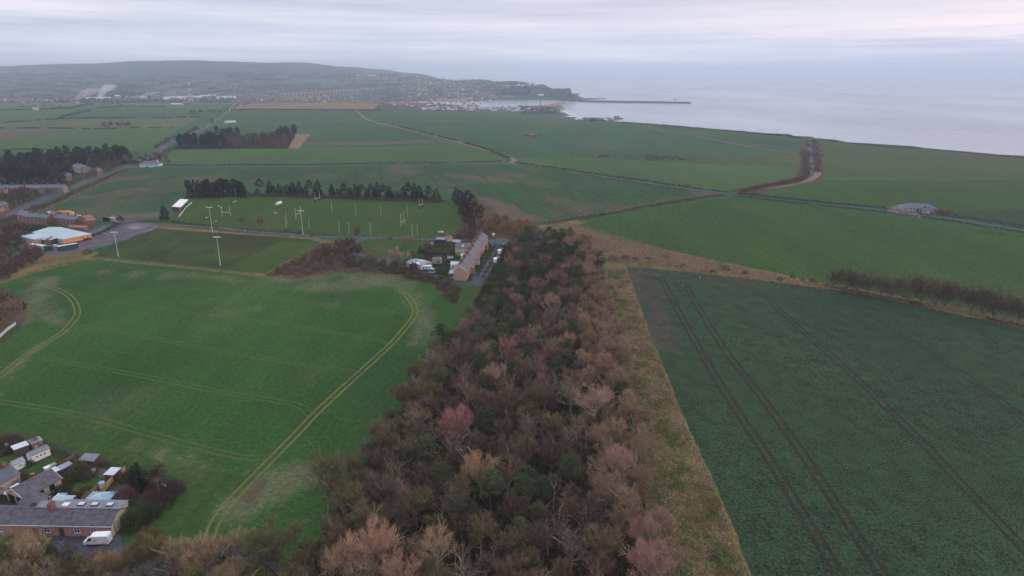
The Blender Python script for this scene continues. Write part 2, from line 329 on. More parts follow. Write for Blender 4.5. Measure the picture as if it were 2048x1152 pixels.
# --- middle distance fields
reg('field', 'plough', [(470, 207), (762, 206), (745, 220), (455, 221)])
reg('field', 'crop_far', [(455, 221), (725, 221), (738, 240), (600, 242), (440, 245), (400, 262)])
reg('field', 'crop_far', [(345, 299), (420, 250), (600, 243), (738, 241), (890, 290), (590, 297)])
reg('field', 'crop_light', [(325, 330), (345, 300), (590, 297), (890, 291), (935, 288), (1010, 316), (1014, 327), (560, 332)])
reg('field', 'dirt', [(588, 268), (621, 268), (597, 297), (575, 297)])
reg('field', 'crop_far', [(735, 222), (830, 223), (1160, 236), (1240, 244), (1190, 246), (900, 243), (745, 239)])
reg('field', 'crop_far', [(745, 243), (1190, 249), (1500, 294), (1610, 305), (1290, 312), (1024, 311), (890, 272)])
reg('field', 'crop_teal', [(1250, 246), (1500, 264), (1618, 277), (1612, 306), (1530, 298), (1350, 264)])
reg('field', 'crop_light', [(1020, 325), (1030, 315), (1180, 314), (1300, 322), (1450, 318), (1608, 322), (1600, 352), (1484, 380), (1450, 382), (1200, 350)])
reg('field', 'crop_olive', [(1300, 322), (1400, 312), (1608, 308), (1606, 332), (1450, 330)])
reg('field', 'crop_olive', [(1640, 281), (1720, 290), (1850, 297), (2048, 315), (2900, 420), (2900, 500), (2048, 357), (1640, 355)])
reg('field', 'crop_grass', [(1530, 385), (1640, 359), (2048, 359), (2900, 505), (2900, 640), (2048, 455), (1890, 430), (1700, 405)])
reg('field', 'rape', [(1880, 425), (2048, 418), (2500, 480), (2500, 560), (2048, 458)])
reg('field', 'crop_teal', [(100, 427), (160, 385), (245, 341), (560, 334), (1010, 329), (1200, 354), (1458, 387), (1250, 422), (1095, 446), (1010, 440), (950, 395), (880, 378), (700, 371), (520, 371), (370, 375), (320, 415), (230, 432)])
# --- right fields
reg('rough_ground', 'rough', [(1060, 452), (1150, 440), (1260, 455), (1400, 500), (1700, 570), (2048, 640), (2900, 830), (2900, 850), (2048, 660), (1700, 585), (1400, 548), (1250, 533), (1215, 545), (1170, 480)])
reg('field', 'crop_grass', [(1145, 451), (1262, 427), (1470, 392), (2048, 472), (2900, 600), (2900, 812), (2048, 634), (1650, 566), (1400, 514), (1250, 482)])
reg('field', 'rape', [(1253, 533), (1400, 546), (1700, 583), (2048, 657), (2900, 850), (3400, 1700), (1660, 1700), (1560, 1300), (1505, 1152), (1440, 990), (1380, 860), (1310, 690), (1268, 575)])
reg('rough_ground', 'rough_green', [(1205, 520), (1250, 531), (1266, 575), (1308, 690), (1378, 860), (1438, 990), (1503, 1152), (1558, 1300), (1650, 1700), (1300, 1700), (1300, 1152), (1240, 700)])
reg('rough_ground', 'rough', [(1246, 531), (1250, 531), (1266, 575), (1308, 690), (1378, 860), (1438, 990), (1503, 1152), (1558, 1300), (1530, 1300), (1480, 1152), (1420, 990), (1366, 860), (1300, 690), (1262, 575)])
# --- left near ground
reg('rough_ground', 'rough', [(-300, 640), (-60, 560), (0, 530), (60, 512), (160, 500), (200, 505), (190, 520), (60, 548), (0, 590), (-300, 690)])
reg('rough_ground', 'rough', [(300, 446), (330, 450), (520, 470), (660, 480), (700, 500), (640, 545), (530, 550), (480, 540), (330, 465)])
reg('field', 'crop_bright', [(-900, 980), (-300, 660), (0, 568), (60, 548), (175, 520), (330, 530), (530, 551), (600, 562), (665, 545), (780, 548), (870, 572), (912, 615), (980, 650), (840, 900), (720, 1100), (560, 1250), (250, 1250), (300, 1060), (355, 978), (345, 958), (290, 945), (180, 912), (0, 868), (-500, 838), (-900, 1020)])
reg('field', 'crop_grass', [(352, 962), (432, 978), (400, 1060), (250, 1250), (240, 1080), (300, 1050)])
reg('field', 'crop_grass', [(-300, 800), (0, 845), (200, 890), (350, 930), (540, 960), (500, 1010), (432, 978), (352, 962), (290, 945), (180, 912), (0, 868), (-300, 855)])
reg('pitch', 'mown_dull', [(185, 515), (240, 478), (320, 457), (480, 466), (622, 479), (640, 486), (530, 547), (350, 527), (230, 514)])
reg('pitch', 'mown', [(560, 484), (636, 482), (640, 486), (530, 547), (450, 540), (470, 528)])
reg('pitch', 'mown', [(325, 447), (345, 425), (374, 391), (480, 388), (640, 392), (862, 399), (912, 406), (922, 468), (862, 476), (640, 468), (450, 460)])
reg('field', 'mown', [(715, 497), (732, 479), (850, 478), (890, 487), (870, 520), (830, 526), (770, 524), (718, 507)])
reg('scrub_ground', 'scrub', [(530, 549), (640, 487), (700, 482), (730, 500), (830, 540), (870, 560), (905, 590), (912, 612), (870, 572), (780, 548), (665, 545), (600, 561)])
reg('scrub_ground', 'scrub', [(915, 470), (925, 400), (960, 400), (1010, 440), (1075, 446), (1090, 470), (1030, 480), (960, 478)])
reg('scrub_ground', 'scrub', [(-600, 430), (0, 380), (60, 400), (40, 440), (0, 560), (-60, 600), (-600, 700)])
reg('scrub_ground', 'scrub', [(-60, 600), (0, 572), (48, 600), (55, 640), (0, 690), (-200, 760), (-200, 650)])
reg('field', 'mown', [(900, 566), (985, 568), (975, 600), (920, 650), (912, 615)])
reg('gardens', 'garden', [(795, 526), (855, 512), (845, 490), (880, 470), (965, 468), (1000, 480), (1000, 500), (975, 545), (955, 560), (890, 556), (850, 544)])
reg('gardens', 'garden', [(-400, 880), (0, 872), (175, 916), (290, 948), (345, 962), (260, 1075), (-400, 1085)])
reg('forecourt', 'tarmac', [(-400, 1066), (240, 1068), (250, 1110), (560, 1090), (560, 1140), (250, 1150), (-400, 1150)])
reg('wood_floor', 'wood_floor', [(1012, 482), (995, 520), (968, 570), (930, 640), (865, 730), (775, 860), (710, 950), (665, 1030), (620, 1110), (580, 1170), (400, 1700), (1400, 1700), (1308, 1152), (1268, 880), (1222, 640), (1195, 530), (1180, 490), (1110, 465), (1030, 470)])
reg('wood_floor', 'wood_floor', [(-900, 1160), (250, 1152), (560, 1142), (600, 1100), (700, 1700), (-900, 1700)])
# --- woods further off
reg('wood_floor', 'wood_floor', [(-500, 330), (0, 318), (60, 308), (200, 302), (255, 305), (258, 325), (200, 345), (150, 350), (130, 372), (0, 378), (-500, 420)])
reg('wood_floor', 'wood_floor', [(345, 299), (350, 290), (420, 275), (560, 272), (592, 268), (576, 297)])
reg('wood_floor', 'wood_floor', [(366, 398), (385, 385), (490, 384), (488, 392), (375, 397)])
# --- town ground
reg('town_ground', 'scrub', [(0, 203), (460, 206), (620, 206), (760, 204), (830, 220), (1020, 222), (1140, 231), (1100, 214), (1040, 212), (1000, 211), (800, 203), (500, 199), (0, 196)])
# --- roads
MAIN_ROAD = [(-420, 520), (-120, 470), (0, 440), (60, 408), (105, 391), (160, 368), (215, 349), (262, 333), (300, 310), (345, 284), (402, 259), (440, 235), (470, 212)]
road('main_road', 'tarmac', MAIN_ROAD, 11)
road('lane', 'tarmac', [(262, 335), (320, 333), (420, 334), (560, 333), (800, 330), (1012, 327), (1035, 330), (1200, 352), (1330, 371), (1462, 388), (1600, 403), (1740, 417), (1880, 434), (2048, 461), (2400, 520), (2900, 600)], 4.2, n=3)
road('lane', 'tarmac', [(170, 440), (240, 440), (310, 448), (400, 452), (480, 460), (560, 467), (640, 473), (720, 475), (800, 477), (900, 480), (935, 478)], 4.5)
road('lane', 'tarmac', [(728, 476), (712, 484), (700, 500), (730, 512), (790, 526), (850, 545), (890, 560), (930, 567), (955, 562), (985, 520), (1002, 490), (1012, 478)], 4.5)
road('lane', 'tarmac', [(945, 545), (955, 562), (958, 572)], 4)
reg('yard', 'tarmac', [(975, 480), (1010, 476), (1012, 486), (1000, 496), (985, 492)])
reg('car_park', 'tarmac_wet', [(150, 492), (172, 476), (178, 462), (208, 452), (250, 442), (300, 445), (320, 455), (255, 478), (185, 498), (120, 510), (58, 505), (45, 470), (60, 462)])
reg('road_margin', 'puddle', [(250, 451), (270, 447), (300, 450), (290, 456), (265, 460)])
road('track', 'dirt_path', [(712, 220), (725, 232), (740, 241), (800, 256), (870, 272), (930, 288), (1020, 315), (1022, 326)], 7)
road('path', 'path', [(596, 297), (800, 296), (890, 290), (925, 288)], 2.5)
road('path', 'dirt_path', [(512, 245), (640, 242), (745, 240), (900, 243), (1060, 246), (1180, 243), (1245, 244)], 6)
road('path', 'path', [(1265, 249), (1340, 262), (1450, 284), (1600, 308)], 4)
road('path', 'path', [(1640, 358), (1800, 358), (1900, 360), (2100, 357), (2500, 400)], 2.5)
road('path', 'path', [(1000, 280), (1030, 277), (1060, 275)], 3)
road('railway_path', 'scrub', [(1622, 276), (1620, 300), (1622, 330), (1616, 356), (1590, 364), (1530, 374), (1480, 385)], 26)
road('track', 'tarmac', [(1622, 276), (1620, 300), (1622, 330), (1618, 356)], 6)
reg('rough_ground', 'dirt', [(1640, 330), (1642, 350), (1625, 362), (1560, 375), (1530, 378), (1600, 366), (1625, 352)])
reg('yard', 'drive', [(1770, 416), (1800, 408), (1815, 424), (1860, 428), (1840, 436), (1775, 424)])
# --- wheel tracks
def pair(mat, pts, gap=2.1, w=.55, n=8):
    p = smooth_line(GP(pts), n); REG.append(('wheel_track', mat, ribbon(p, w, gap / 2))); REG.append(('wheel_track', mat, ribbon(p, w, -gap / 2)))
HEAD = [(-180, 840), (-60, 785), (0, 752), (50, 712), (120, 668), (148, 640), (155, 622), (146, 600), (125, 583), (90, 571)]
pair('track', HEAD, w=.65); pair('track_faint', [(90, 571), (180, 540), (250, 535), (400, 552), (620, 580), (780, 578)], w=.6)
RIGHT = [(790, 575), (812, 590), (828, 612), (828, 632), (800, 668), (780, 690), (720, 745), (640, 818), (600, 860), (548, 913), (500, 962), (455, 1010), (428, 1050), (415, 1090), (400, 1150)]
pair('track', RIGHT, w=.72)
pair('track_faint', [(-100, 790), (0, 803), (150, 828), (300, 868), (420, 900), (490, 915), (548, 913)], w=.75)
pair('track_faint', [(60, 712), (150, 727), (300, 755), (450, 785), (560, 803), (600, 812), (622, 832)], w=.6)
pair('track_faint', [(150, 652), (250, 665), (400, 695), (550, 720), (700, 742), (722, 742)], w=.6)
pair('track_faint', [(140, 585), (250, 607), (400, 627), (600, 655), (760, 682), (778, 692)], w=.55)
pair('track_faint', [(330, 573), (500, 590), (700, 617), (820, 628)], w=.55)
pair('track_soil', [(1322, 555), (1345, 600), (1400, 700), (1460, 800), (1530, 905), (1600, 1020), (1680, 1152), (1760, 1290)], 2.3, 1.0)
pair('track_soil', [(1368, 565), (1400, 620), (1450, 700), (1520, 790), (1600, 900), (1680, 1020), (1765, 1152), (1850, 1290)], 2.3, 1.0)
pair('track_soil', [(1290, 556), (1400, 558), (1500, 575), (1530, 590), (1580, 640), (1700, 745), (1820, 860), (1940, 985), (2060, 1110), (2200, 1260)], 2.3, .9)
pair('track_soil', [(1680, 600), (1760, 640), (1900, 730), (2060, 845), (2300, 1020)], 2.3, .8)
pair('track_soil', [(1530, 562), (1700, 595), (1900, 650), (2100, 720)], 2.2, .4)
for a, b in (((690, 372), (668, 338)), ((715, 372), (712, 338)), ((770, 372), (758, 338)), ((820, 374), (798, 338)), ((880, 378), (850, 337)), ((990, 420), (858, 336)), ((1060, 430), (940, 336)), ((1140, 432), (990, 336)), ((1230, 422), (1080, 342)), ((1320, 408), (1180, 356)), ((620, 370), (630, 338))):
    pair('track_soil', [a, ((a[0] + b[0]) / 2, (a[1] + b[1]) / 2), b], 2.2, .55, 3)
road('wheel_track', 'path', [(330, 457), (460, 466), (600, 475), (640, 478)], 3)
road('wheel_track', 'rough', [(180, 515), (260, 524), (350, 532), (530, 552)], 4)
# beach
reg('beach', 'sand', [(1000, 214), (1040, 211), (1100, 207), (1150, 205.5), (1126, 213), (1160, 234), (1140, 231), (1100, 219), (1060, 212)])
reg('cliff_foot', 'cliff', [(1150, 206), (1215, 202), (1212, 196), (1162, 185), (1143, 189), (1150, 195)])
# ------------------------------------------------------------------ one conforming mesh cut along every region outline
WORN = [(p, sz, amt) for p, sz, amt in (([(1262, 540), (1300, 600), (1330, 690)], 9, .75), ([(1262, 540), (1330, 552), (1420, 562), (1520, 570)], 8, .65), ([(1290, 560), (1310, 590)], 14, .6),
    ([(640, 288), (750, 287), (860, 283)], 34, .95), ([(955, 396), (1000, 412), (1050, 438)], 14, .9), ([(1030, 350), (1045, 352)], 18, .8), ([(245, 432), (320, 428)], 16, 1.0), ([(220, 360), (300, 352)], 24, .7), ([(180, 395), (270, 380)], 22, .65), ([(1150, 455), (1300, 450)], 3, .3), ([(900, 350), (1000, 362)], 24, .7), ([(760, 345), (820, 345)], 20, .5),
    ([(480, 1010), (530, 985), (600, 950)], 8, .95), ([(450, 1030), (520, 960)], 6, .5), ([(400, 955), (470, 950)], 6, .35), ([(610, 572), (700, 575), (780, 560)], 12, .72), ([(560, 558), (700, 552), (800, 556)], 8, .8), ([(90, 560), (70, 600), (60, 640)], 10, .7), ([(110, 620), (120, 650)], 6, .65), ([(800, 560), (850, 620), (840, 680)], 8, .62), ([(260, 492), (380, 500), (450, 520)], 14, .5), ([(300, 480), (420, 490)], 12, .4), ([(400, 930), (250, 890)], 7, .55), ([(-20, 800), (60, 700), (140, 660)], 5, .5), ([(190, 545), (350, 550), (500, 560)], 9, .6), ([(330, 640), (500, 620), (700, 610)], 9, .42), ([(560, 700), (640, 720)], 7, .35), ([(1500, 600), (1640, 700), (1800, 860)], 5, .35), ([(1800, 700), (1900, 760)], 12, .3))]
def worn(x, y):
    w = np.zeros(len(x))
    for pts, sz, amt in WORN:
        P_ = GP(pts); d = np.full(len(x), 1e9)
        for (ax, ay), (bx, by) in zip(P_, P_[1:]):
            ex, ey = bx - ax, by - ay; t = np.clip(((x - ax) * ex + (y - ay) * ey) / (ex * ex + ey * ey + 1e-9), 0, 1); d = np.minimum(d, np.hypot(x - ax - t * ex, y - ay - t * ey))
        w = np.maximum(w, amt * np.exp(-(d / sz) ** 2))
    return w
def build_ground():
    vs = []; es = []
    def add_poly(p):
        b = len(vs); n = len(p); vs.extend(p); es.extend((b + i, b + (i + 1) % n) for i in range(n))
    for k, (_, _, p) in enumerate(REG):
        if k: add_poly(p)
    add_poly(BIG)
    rr = 45.0; ring = 0
    while rr < 15500:
        step = 0.62 if rr < 6000 else .8
        angs = list(np.arange(-44, 44.01, step)) + list(np.arange(50, 311, 7.5))
        for a in angs:
            j = (ring % 2) * step * .5; x, y = rr * math.sin(R(a + j)), rr * math.cos(R(a + j))
            if -19900 < x < 8900 and -3900 < y < 19900: vs.append((x, y))
        rr *= 1.036; ring += 1
    V, E_, F_, *_ = delaunay_2d_cdt([Vector(v) for v in vs], es, [], 0, 0.01)
    V = np.array([(v.x, v.y) for v in V]); F_ = np.array(F_)
    Z = H(V[:, 0], V[:, 1]); cen = V[F_].mean(axis=1)
    owner = np.zeros(len(F_), int)
    for k, (_, _, p) in enumerate(REG):
        P = np.array(p); lo = P.min(0); hi = P.max(0)
        m = (cen[:, 0] > lo[0]) & (cen[:, 0] < hi[0]) & (cen[:, 1] > lo[1]) & (cen[:, 1] < hi[1])
        idx = np.nonzero(m)[0]
        if len(idx) == 0: continue
        x, y = cen[idx, 0], cen[idx, 1]; ins = np.zeros(len(idx), bool); n = len(P)
        for i in range(n):
            ax, ay = P[i]; bx, by = P[(i + 1) % n]
            if ay == by: continue
            ins ^= ((ay > y) != (by > y)) & (x < (bx - ax) * (y - ay) / (by - ay) + ax)
        owner[idx[ins]] = k
    cnt = {}
    for k, (name, mat, _) in enumerate(REG):
        fs = F_[owner == k]
        if len(fs) == 0: continue
        used, inv = np.unique(fs, return_inverse=True); inv = inv.reshape(fs.shape)
        co = np.column_stack([V[used], Z[used]])
        me = bpy.data.meshes.new(name); me.from_pydata(co.tolist(), [], inv.tolist()); me.polygons.foreach_set('use_smooth', [True] * len(fs))
        me.materials.append(M[mat]); me.update(); at = me.attributes.new('worn', 'FLOAT', 'POINT'); at.data.foreach_set('value', worn(co[:, 0], co[:, 1]).astype(np.float32))
        o = bpy.data.objects.new(name, me); COL.objects.link(o); o['kind'] = 'structure'
build_ground()
# sea
m, nt, b = principled('sea_water', .16, .5); b.inputs['Base Color'].default_value = (.24, .25, .29, 1); b.inputs['IOR'].default_value = 1.33
pos = nd(nt, 'ShaderNodeNewGeometry').outputs['Position']
mp = nd(nt, 'ShaderNodeMapping', i={'Scale': (1, .45, 1)}); lk(nt, pos, mp.inputs[0])
wn = smath(nt, 'ADD', noise(nt, mp.outputs[0], .11, 4, .6), smath(nt, 'MULTIPLY', noise(nt, mp.outputs[0], .012, 3, .5), 1.5))
bp = nd(nt, 'ShaderNodeBump', i={'Strength': .22, 'Distance': .3}); lk(nt, wn, bp.inputs['Height']); lk(nt, bp.outputs[0], b.inputs['Normal'])
lk(nt, ramp(nt, noise(nt, mp.outputs[0], .0016, 4, .55), [(.35, .14), (.65, .26)]), b.inputs['Roughness'])
me = bpy.data.meshes.new('sea'); me.from_pydata([(-24000, 1900, SEA), (30000, -3900, SEA), (30000, 32000, SEA), (-24000, 32000, SEA)], [], [(0, 1, 2, 3)]); me.materials.append(m)
sea = bpy.data.objects.new('sea', me); COL.objects.link(sea); sea['kind'] = 'structure'
# haze
me = bpy.data.meshes.new('haze'); bm = bmesh.new(); bmesh.ops.create_cube(bm, size=1); bm.to_mesh(me); bm.free()
hz_ = bpy.data.objects.new('haze', me); COL.objects.link(hz_); hz_['kind'] = 'stuff'
x0, x1, y0, y1, z0, z1 = -24500, 30500, -4500, 32500, -64, 262
hz_.location = ((x0 + x1) / 2, (y0 + y1) / 2, (z0 + z1) / 2); hz_.scale = (x1 - x0, y1 - y0, z1 - z0)
m = bpy.data.materials.new('haze_air'); m.use_nodes = True; nt = m.node_tree; nt.nodes.clear()
pv = nd(nt, 'ShaderNodeVolumePrincipled', i={'Color': (.74, .87, 1.0, 1), 'Density': 1.05e-4, 'Anisotropy': .0})
lk(nt, pv.outputs[0], nd(nt, 'ShaderNodeOutputMaterial').inputs['Volume']); me.materials.append(m)
# ================================================================== object helpers
def link(o, parent=None):
    COL.objects.link(o)
    if parent: o.parent = parent
    return o
def tag(o, label=None, cat=None, group=None, kind=None):
    if label: o['label'] = label
    if cat: o['category'] = cat
    if group: o['group'] = group
    if kind: o['kind'] = kind
    return o
def empty(name, loc, rz=0, label=None, cat=None, group=None):
    o = bpy.data.objects.new(name, None); COL.objects.link(o); o.location = loc; o.rotation_euler = (0, 0, rz); o.empty_display_size = .5
    return tag(o, label, cat, group)
def on_ground(px, py): x, y = G(px, py); return Vector((x, y, H1(x, y)))
KIDS = {}
def copy_tree(root, loc, rz=0, sc=1.0, color=None, label=None, group=None):
    r = root.copy(); COL.objects.link(r); r.location = loc; r.rotation_euler = (0, 0, rz); r.scale = (sc,) * 3 if isinstance(sc, (int, float)) else sc
    def rec(a, b):
        for ch in (KIDS.get(a.name) or a.children):
            c = ch.copy(); COL.objects.link(c); c.parent = b
            if color and ch.get('tint'): c.color = (*color, 1)
            for g in ch.children:
                d = g.copy(); COL.objects.link(d); d.parent = c
    rec(root, r)
    if root.type == 'MESH' and color: r.color = (*color, 1)
    if label: r['label'] = label
    if group: r['group'] = group
    return r
def fast_mesh(name, co, mats, faces=None, smooth=False):
    """co: (n,3) vertices, three to a triangle unless faces are given"""
    me = bpy.data.meshes.new(name); n = len(co)
    if faces is None: faces = np.arange(n).reshape(-1, 3)
    nf = len(faces); k = faces.shape[1]
    me.vertices.add(n); me.vertices.foreach_set('co', np.ascontiguousarray(co, np.float32).ravel())
    me.loops.add(nf * k); me.loops.foreach_set('vertex_index', np.ascontiguousarray(faces, np.int32).ravel())
    me.polygons.add(nf); me.polygons.foreach_set('loop_start', np.arange(0, nf * k, k, dtype=np.int32)); me.polygons.foreach_set('loop_total', np.full(nf, k, np.int32))
    if smooth: me.polygons.foreach_set('use_smooth', np.ones(nf, bool))
    for m in (mats if isinstance(mats, (list, tuple)) else [mats]): me.materials.append(m)
    me.update(calc_edges=True); me.validate(); return me
class MB:
    def __init__(s): s.v = []; s.f = []
    def add(s, vs, fs): b = len(s.v); s.v += [tuple(v) for v in vs]; s.f += [tuple(b + i for i in f) for f in fs]; return s
    def box(s, c, d, rz=0):
        cx, cy_, cz_ = c; dx, dy, dz = (k / 2 for k in d); co, si = math.cos(rz), math.sin(rz); vs = []
        for z in (-dz, dz):
            for x, y in ((-dx, -dy), (dx, -dy), (dx, dy), (-dx, dy)): vs.append((cx + x * co - y * si, cy_ + x * si + y * co, cz_ + z))
        return s.add(vs, [(3, 2, 1, 0), (4, 5, 6, 7), (0, 1, 5, 4), (1, 2, 6, 5), (2, 3, 7, 6), (3, 0, 4, 7)])
    def prism(s, prof, x0, x1):
        """profile of (y, z) run along x"""
        n = len(prof); vs = [(x0, y, z) for y, z in prof] + [(x1, y, z) for y, z in prof]
        return s.add(vs, [tuple(range(n))[::-1], tuple(range(n, 2 * n))] + [(i, (i + 1) % n, n + (i + 1) % n, n + i) for i in range(n)])
    def prismy(s, prof, y0, y1):
        n = len(prof); vs = [(x, y0, z) for x, z in prof] + [(x, y1, z) for x, z in prof]
        return s.add(vs, [tuple(range(n)), tuple(range(n, 2 * n))[::-1]] + [(i, n + i, n + (i + 1) % n, (i + 1) % n) for i in range(n)])
    def prismz(s, prof, z0, z1):
        n = len(prof); vs = [(x, y, z0) for x, y in prof] + [(x, y, z1) for x, y in prof]
        return s.add(vs, [tuple(range(n))[::-1], tuple(range(n, 2 * n))] + [(i, (i + 1) % n, n + (i + 1) % n, n + i) for i in range(n)])
    def quad(s, a, b, c, d, t=0.0):
        if not t: return s.add([a, b, c, d], [(0, 1, 2, 3)])
        n = (Vector(b) - Vector(a)).cross(Vector(d) - Vector(a)).normalized() * t
        lo = [Vector(p) - n for p in (a, b, c, d)]; hi = [Vector(p) for p in (a, b, c, d)]
        return s.add(lo + hi, [(3, 2, 1, 0), (4, 5, 6, 7), (0, 1, 5, 4), (1, 2, 6, 5), (2, 3, 7, 6), (3, 0, 4, 7)])
    def tube(s, p0, p1, r0, r1=None, n=6):
        r1 = r0 if r1 is None else r1; p0 = Vector(p0); p1 = Vector(p1); d = (p1 - p0).normalized()
        a = d.orthogonal().normalized(); b = d.cross(a); vs = []
        for p, r in ((p0, r0), (p1, r1)):
            for k in range(n): t = 2 * math.pi * k / n; vs.append(p + (a * math.cos(t) + b * math.sin(t)) * r)
        return s.add(vs, [(k, (k + 1) % n, n + (k + 1) % n, n + k) for k in range(n)] + [tuple(range(n))[::-1], tuple(range(n, 2 * n))])
    def mesh(s, name, mat, smooth=False):
        me = bpy.data.meshes.new(name); me.from_pydata(s.v, [], s.f); me.materials.append(mat)
        if smooth: me.polygons.foreach_set('use_smooth', [True] * len(s.f))
        me.update(); return me
    def build(s, name, mat, parent=None, smooth=False, bevel=0):
        me = s.mesh(name, mat, smooth)
        if bevel:
            bm = bmesh.new(); bm.from_mesh(me); bmesh.ops.bevel(bm, geom=bm.edges[:], offset=bevel, segments=2, affect='EDGES'); bm.to_mesh(me); bm.free()
        return link(bpy.data.objects.new(name, me), parent)
# ------------------------------------------------------------------ plant materials
def plant_mat(name, tint=True, col=(.2, .15, .1), lo=.55, hi=1.5, scale=1.3, hue=None, warm=False):
    m, nt, b = principled(name, .9, .03)
    oi = nd(nt, 'ShaderNodeObjectInfo'); g = nd(nt, 'ShaderNodeNewGeometry')
    tc = nd(nt, 'ShaderNodeTexCoord')
    n = noise(nt, tc.outputs['Object'], scale, 2, .6)
    f = ramp(nt, smath(nt, 'ADD', smath(nt, 'MULTIPLY', n, .55), smath(nt, 'MULTIPLY', g.outputs['Random Per Island'], .45)), [(.25, lo), (.75, hi)])
    base = mixc(nt, 1.0, oi.outputs['Color'], (1.14, 1.12, 1.04), 'MULTIPLY') if tint and warm else (oi.outputs['Color'] if tint else col)
    c = mixc(nt, 1.0, base, f, 'MULTIPLY')
    if hue: c = mixc(nt, ramp(nt, g.outputs['Random Per Island'], [(.7, 0.0), (.72, .6)]), c, hue)
    lk(nt, c, b.inputs['Base Color']); return m
M['twig'] = plant_mat('fine_twigs', warm=True); M['needle'] = plant_mat('pine_needles', lo=.45, hi=1.7, scale=.9)
M['bark'] = plant_mat('grey_bark', False, (.19, .155, .12), .6, 1.5); M['bark_pale'] = plant_mat('pale_bark', False, (.34, .27, .21), .6, 1.4); M['bark_pine'] = plant_mat('pine_bark', False, (.15, .085, .06), .6, 1.4)
M['hedge'] = plant_mat('hedge_twigs', scale=.8)
NPR = np.random.RandomState(11)
def unit(v): return v / (np.linalg.norm(v, axis=-1, keepdims=True) + 1e-9)
def blades(p, d, l, w, r=NPR):
    """thin triangles from points p along d"""
    d = unit(d); s = unit(np.cross(d, r.normal(size=d.shape))); l = np.asarray(l).reshape(-1, 1); w = np.asarray(w).reshape(-1, 1)
    co = np.empty((len(p), 3, 3)); co[:, 0] = p - s * w * .5; co[:, 1] = p + s * w * .5; co[:, 2] = p + d * l
    return co.reshape(-1, 3)
def tubes(segs, n=5):
    mb = MB()
    for p0, p1, r0, r1 in segs:
        d = Vector(p1) - Vector(p0)
        if d.length < 1e-4: continue
        d.normalize(); a = d.orthogonal().normalized(); b = d.cross(a); k = n if r0 > .09 else 3
        vs = [Vector(p) + (a * math.cos(6.283 * i / k) + b * math.sin(6.283 * i / k)) * r for p, r in ((p0, r0), (p1, r1)) for i in range(k)]
        mb.add(vs, [(i, (i + 1) % k, k + (i + 1) % k, k + i) for i in range(k)])
    return mb
def gen_bare(seed, h=12.0, spread=4.6, bole=.32, limbs=7, twigs=5200, tw=.045, tl=1.1, up=.55, detail=1, bark='bark'):
    r = random.Random(seed); q = np.random.RandomState(seed); segs = []; tips = []
    def grow(p, d, L, rad, lev):
        n = 3 if lev < 2 else 2; pts = [p]
        for k in range(n):
            d = (d + Vector((r.uniform(-1, 1), r.uniform(-1, 1), r.uniform(-.3, .7))) * (.22 if lev else .06)).normalized()
            q_ = pts[-1] + d * (L / n); r0 = rad * (1 - .45 * k / n); r1 = rad * (1 - .45 * (k + 1) / n)
            segs.append((pts[-1], q_, r0, r1)); pts.append(q_)
            if lev >= 2: tips.append((q_, d))
        return pts, d
    lean = Vector((r.uniform(-.08, .08), r.uniform(-.08, .08), 1)).normalized()
    tp, td = grow(Vector((0, 0, -.4)), lean, h * bole + .4, h * .018, 0)
    top = tp[-1]; crown_r = spread
    for i in range(limbs):
        a = 2 * math.pi * (i + r.uniform(-.3, .3)) / limbs; el_ = r.uniform(.35, 1.25) if i < limbs - 2 else r.uniform(1.2, 1.5)
        d = Vector((math.cos(a) * math.cos(el_), math.sin(a) * math.cos(el_), math.sin(el_)))
        L = crown_r * (1 - abs(math.sin(el_))) + h * (1 - bole) * abs(math.sin(el_)); L *= r.uniform(.5, .66)
        st = tp[-1] if i % 2 else tp[-2] + (tp[-1] - tp[-2]) * r.uniform(.3, 1)
        lp, ld = grow(st, d, L, h * .0095, 1)
        for j in range(4 if detail else 3):
            a2 = r.uniform(0, 6.28); sd = Vector((math.cos(a2), math.sin(a2), r.uniform(-.1, .9)))
            s2 = lp[1 + j % 3]; d2 = (ld * .8 + sd * .9).normalized()
            L2 = L * r.uniform(.5, .8) * (1 if j else 1.1); bp_, bd = grow(s2, d2, L2, h * .0048, 2)
            if detail:
                for k in range(4):
                    a3 = r.uniform(0, 6.28); sd3 = Vector((math.cos(a3), math.sin(a3), r.uniform(-.2, .9)))
                    grow(bp_[1 + k % 2], (bd * .6 + sd3 * .9).normalized(), L2 * r.uniform(.45, .75), h * .0034, 3)
    P = np.array([t[0] for t in tips]); D = np.array([t[1] for t in tips])
    k = q.randint(0, len(P), twigs); c = np.array([top.x, top.y, h * (bole + .12)])
    base = P[k] + q.normal(size=(twigs, 3)) * spread * .055
    out = unit((base - c) * np.array([1, 1, .9])); d = unit(out * .75 + D[k] * .35 + q.normal(size=(twigs, 3)) * .55 + np.array([0, 0, up]))
    # keep the twigs inside a rounded crown
    rel = (base - c) / np.array([spread * 1.02, spread * 1.02, h * (1 - bole - .10)]); rn = np.linalg.norm(rel, axis=1)
    base = np.where((rn > 1)[:, None], c + rel / rn[:, None] * np.array([spread, spread, h * (1 - bole - .12)]) * q.uniform(.85, 1, (twigs, 1)), base)
    co = blades(base, d, q.uniform(.5, 1.3, twigs) * tl, q.uniform(.6, 1.4, twigs) * tw, q)
    return tubes(segs), co, bark
def proto(name, gen, crownmat='twig'):
    tb, co, bark = gen
    t = bpy.data.objects.new(name, None); t['category'] = 'tree'
    trunk = bpy.data.objects.new('trunk', tb.mesh('trunk', M[bark], True)); crown = bpy.data.objects.new('crown', fast_mesh('crown', co, M[crownmat]))
    trunk.parent = t; crown.parent = t; crown['tint'] = 1
    KIDS[t.name] = [trunk, crown]; return t
